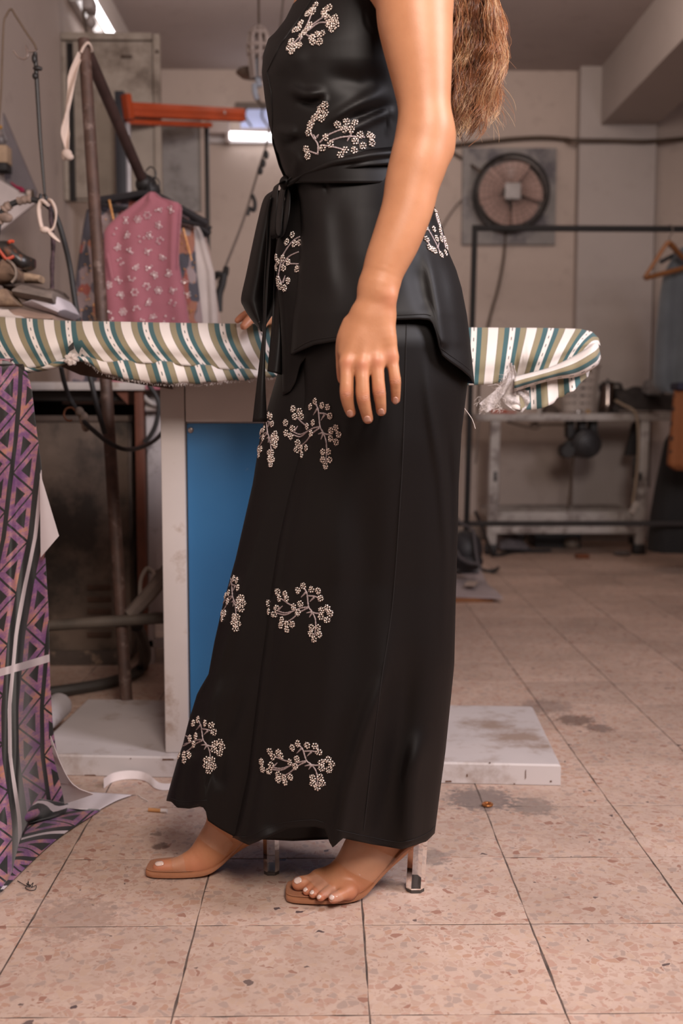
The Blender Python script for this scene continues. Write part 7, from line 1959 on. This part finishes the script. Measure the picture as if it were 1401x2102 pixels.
# ---------------------------------------------------------------- sandals
M_tan = plain('tan_leather', (.30, .125, .062, 1), .42, var=.08, scale=30, bump=.08, bscale=300)
M_insole = plain('tan_insole', (.34, .150, .082, 1), .5, var=.06)
M_acr = glassy('clear_acrylic', (.97, .95, .96, 1), .03, 1.49)
def vinyl():
    m, nt, b = newmat('clear_vinyl'); g = NT(nt)
    b.inputs['Base Color'].default_value = (.75, .62, .52, 1); b.inputs['Roughness'].default_value = .08
    b.inputs['Alpha'].default_value = .06; b.inputs['Coat Weight'].default_value = .6; b.inputs['Specular IOR Level'].default_value = .9
    return m
M_vin = vinyl()
def sandal(stations, name, label):
    """stations: x, y centre, half width, z of the insole, thickness"""
    e = empty(name, (stations[len(stations)//2][0], stations[len(stations)//2][1], 0), label, 'sandal', 'clear heeled sandals')
    S = smooth_poly(stations, 46); T = np.gradient(S[:, :2], axis=0); T /= np.linalg.norm(T, axis=1)[:, None]
    def ringrow(i, inset, z_off, z_lo):
        x, y, hw, z, th_ = S[i]; nx, ny = -T[i][1], T[i][0]; out = []
        for k in range(20):
            a = 2*PI*k/20; cu = np.sign(math.cos(a))*abs(math.cos(a))**.45; sv = np.sign(math.sin(a))*abs(math.sin(a))**.6
            out.append((x+nx*(hw-inset)*cu, y+ny*(hw-inset)*cu, z+z_off-z_lo*.5+sv*z_lo*.5))
        return out
    mb = MB(); mb.grid([ringrow(i, 0, 0, S[i][4]) for i in range(46)], close_u=True)
    mb.f.append(tuple(range(19, -1, -1))); mb.f.append(tuple(45*20+k for k in range(20))); mb.mi += [0, 0]
    mb.build('sole', M_tan, e)
    mb = MB(); mb.grid([ringrow(i, .004, .0012, .0016) for i in range(2, 45)], close_u=True)
    mb.f.append(tuple(range(19, -1, -1))); mb.f.append(tuple(42*20+k for k in range(20))); mb.mi += [0, 0]
    mb.build('insole', M_insole, e)
    return e
def heel_block(e, topc, botc, hx, hy):
    def octa(c, s_): return [(c[0]+hx*s_*a, c[1]+hy*s_*b_, c[2]) for a, b_ in ((-1, -.45), (-.5, -1), (.5, -1), (1, -.45), (1, .45), (.5, 1), (-.5, 1), (-1, .45))]
    t0 = np.array(topc); b0 = np.array(botc); rows = []
    for t, s_ in ((0, .96), (.02, 1.0), (.5, .97), (.97, .98), (1, .94)):
        c = t0+(b0-t0)*t; r = octa(c, s_)
        if t < .3: r = [(x, y, z+(x-c[0])*.55*(1-t*3)) for x, y, z in r]
        rows.append(r)
    mb = MB(); mb.grid(rows, close_u=True); mb.f.append(tuple(range(7, -1, -1))); mb.f.append(tuple(32+k for k in range(8))); mb.mi += [0, 0]
    mb.build('heel', M_acr, e, smooth=False)
    tip = MB(); tip.prism(octa(b0+[0, 0, -.0005], .92), (0, 0, 0), (0, 0, -(b0[2]-.0008))); tip.build('heel_tip', plain('heel_tip', (.05, .04, .035, 1), .5), e, smooth=False)
sn = sandal([(-.0675, 1.688, .016, .0125, .0115), (-.063, 1.688, .029, .0125, .0118), (-.045, 1.688, .0365, .0125, .012), (0, 1.687, .040, .0128, .012), (.035, 1.692, .0375, .0135, .012), (.058, 1.696, .033, .022, .0115), (.085, 1.699, .029, .0485, .0105), (.115, 1.702, .027, .079, .0095), (.140, 1.704, .026, .0935, .009), (.158, 1.705, .021, .0985, .008), (.166, 1.705, .012, .100, .007)],
            'heeled_sandal', 'tan sandal with clear straps and a clear block heel, nearest to the camera')
heel_block(sn, (.144, 1.703, .087), (.1405, 1.708, .006), .0155, .0165)
so = sandal([(-.303, 1.779, .014, .0125, .0115), (-.299, 1.779, .024, .0125, .0118), (-.285, 1.780, .031, .0125, .012), (-.245, 1.783, .0355, .0125, .012), (-.205, 1.785, .034, .0150, .012), (-.180, 1.786, .030, .027, .0115), (-.155, 1.787, .027, .0505, .0105), (-.125, 1.787, .026, .0795, .0095), (-.100, 1.787, .025, .094, .009), (-.082, 1.787, .020, .099, .008), (-.074, 1.787, .012, .1005, .007)],
            'heeled_sandal', 'tan sandal with clear straps and a clear block heel, worn on the far foot')
heel_block(so, (-.096, 1.786, .088), (-.0945, 1.778, .006), .0135, .0155)
def band(e, left, right, Yf, n=24, m=8, name='strap'):
    """clear band lying over the foot: px edges (lower, upper) from side to side, Yf(u)"""
    A = smooth_poly(left, n); B_ = smooth_poly(right, n); rows = []
    for i in range(n):
        u = i/(n-1); row = []
        for t in np.linspace(0, 1, m):
            q = A[i]*(1-t)+B_[i]*t
            h, n_ = hit(bvh_body, q[0], q[1]); Yq = Yf(u)
            if h is not None: Yq = min(Yq, h[1]-.0035)
            row.append(PX(q[0], q[1], Yq))
        rows.append(row)
    P = np.array(rows)
    for _ in range(6): P[1:-1, 1:-1] = .5*P[1:-1, 1:-1]+.125*(P[:-2, 1:-1]+P[2:, 1:-1]+P[1:-1, :-2]+P[1:-1, 2:])
    MB().sheet(P, .0009).build(name, M_vin, e, auto=0)
band(sn, [(681, 1758), (700, 1776), (726, 1794), (752, 1806), (768, 1812), (776, 1813)], [(702, 1716), (722, 1722), (758, 1736), (795, 1754), (812, 1762), (814, 1764)], lambda u: 1.70-.055*math.sin(PI*min(1, u*.9+.03)))
band(sn, [(620, 1800), (632, 1806), (648, 1822), (662, 1836), (673, 1846), (678, 1852)], [(640, 1790), (655, 1797), (672, 1812), (690, 1825), (702, 1838), (706, 1848)], lambda u: 1.72-.062*u)
band(so, [(399, 1712), (415, 1727), (434, 1741), (452, 1752), (462, 1758)], [(415, 1682), (432, 1693), (452, 1708), (470, 1722), (478, 1732)], lambda u: 1.785-.045*math.sin(PI*min(1, u*.9+.03)))
band(so, [(351, 1763), (352, 1772), (354, 1782), (357, 1792), (358, 1797)], [(374, 1751), (377, 1762), (380, 1775), (382, 1790), (382, 1798)], lambda u: 1.775-.028*math.sin(PI*min(1, u+.05)))
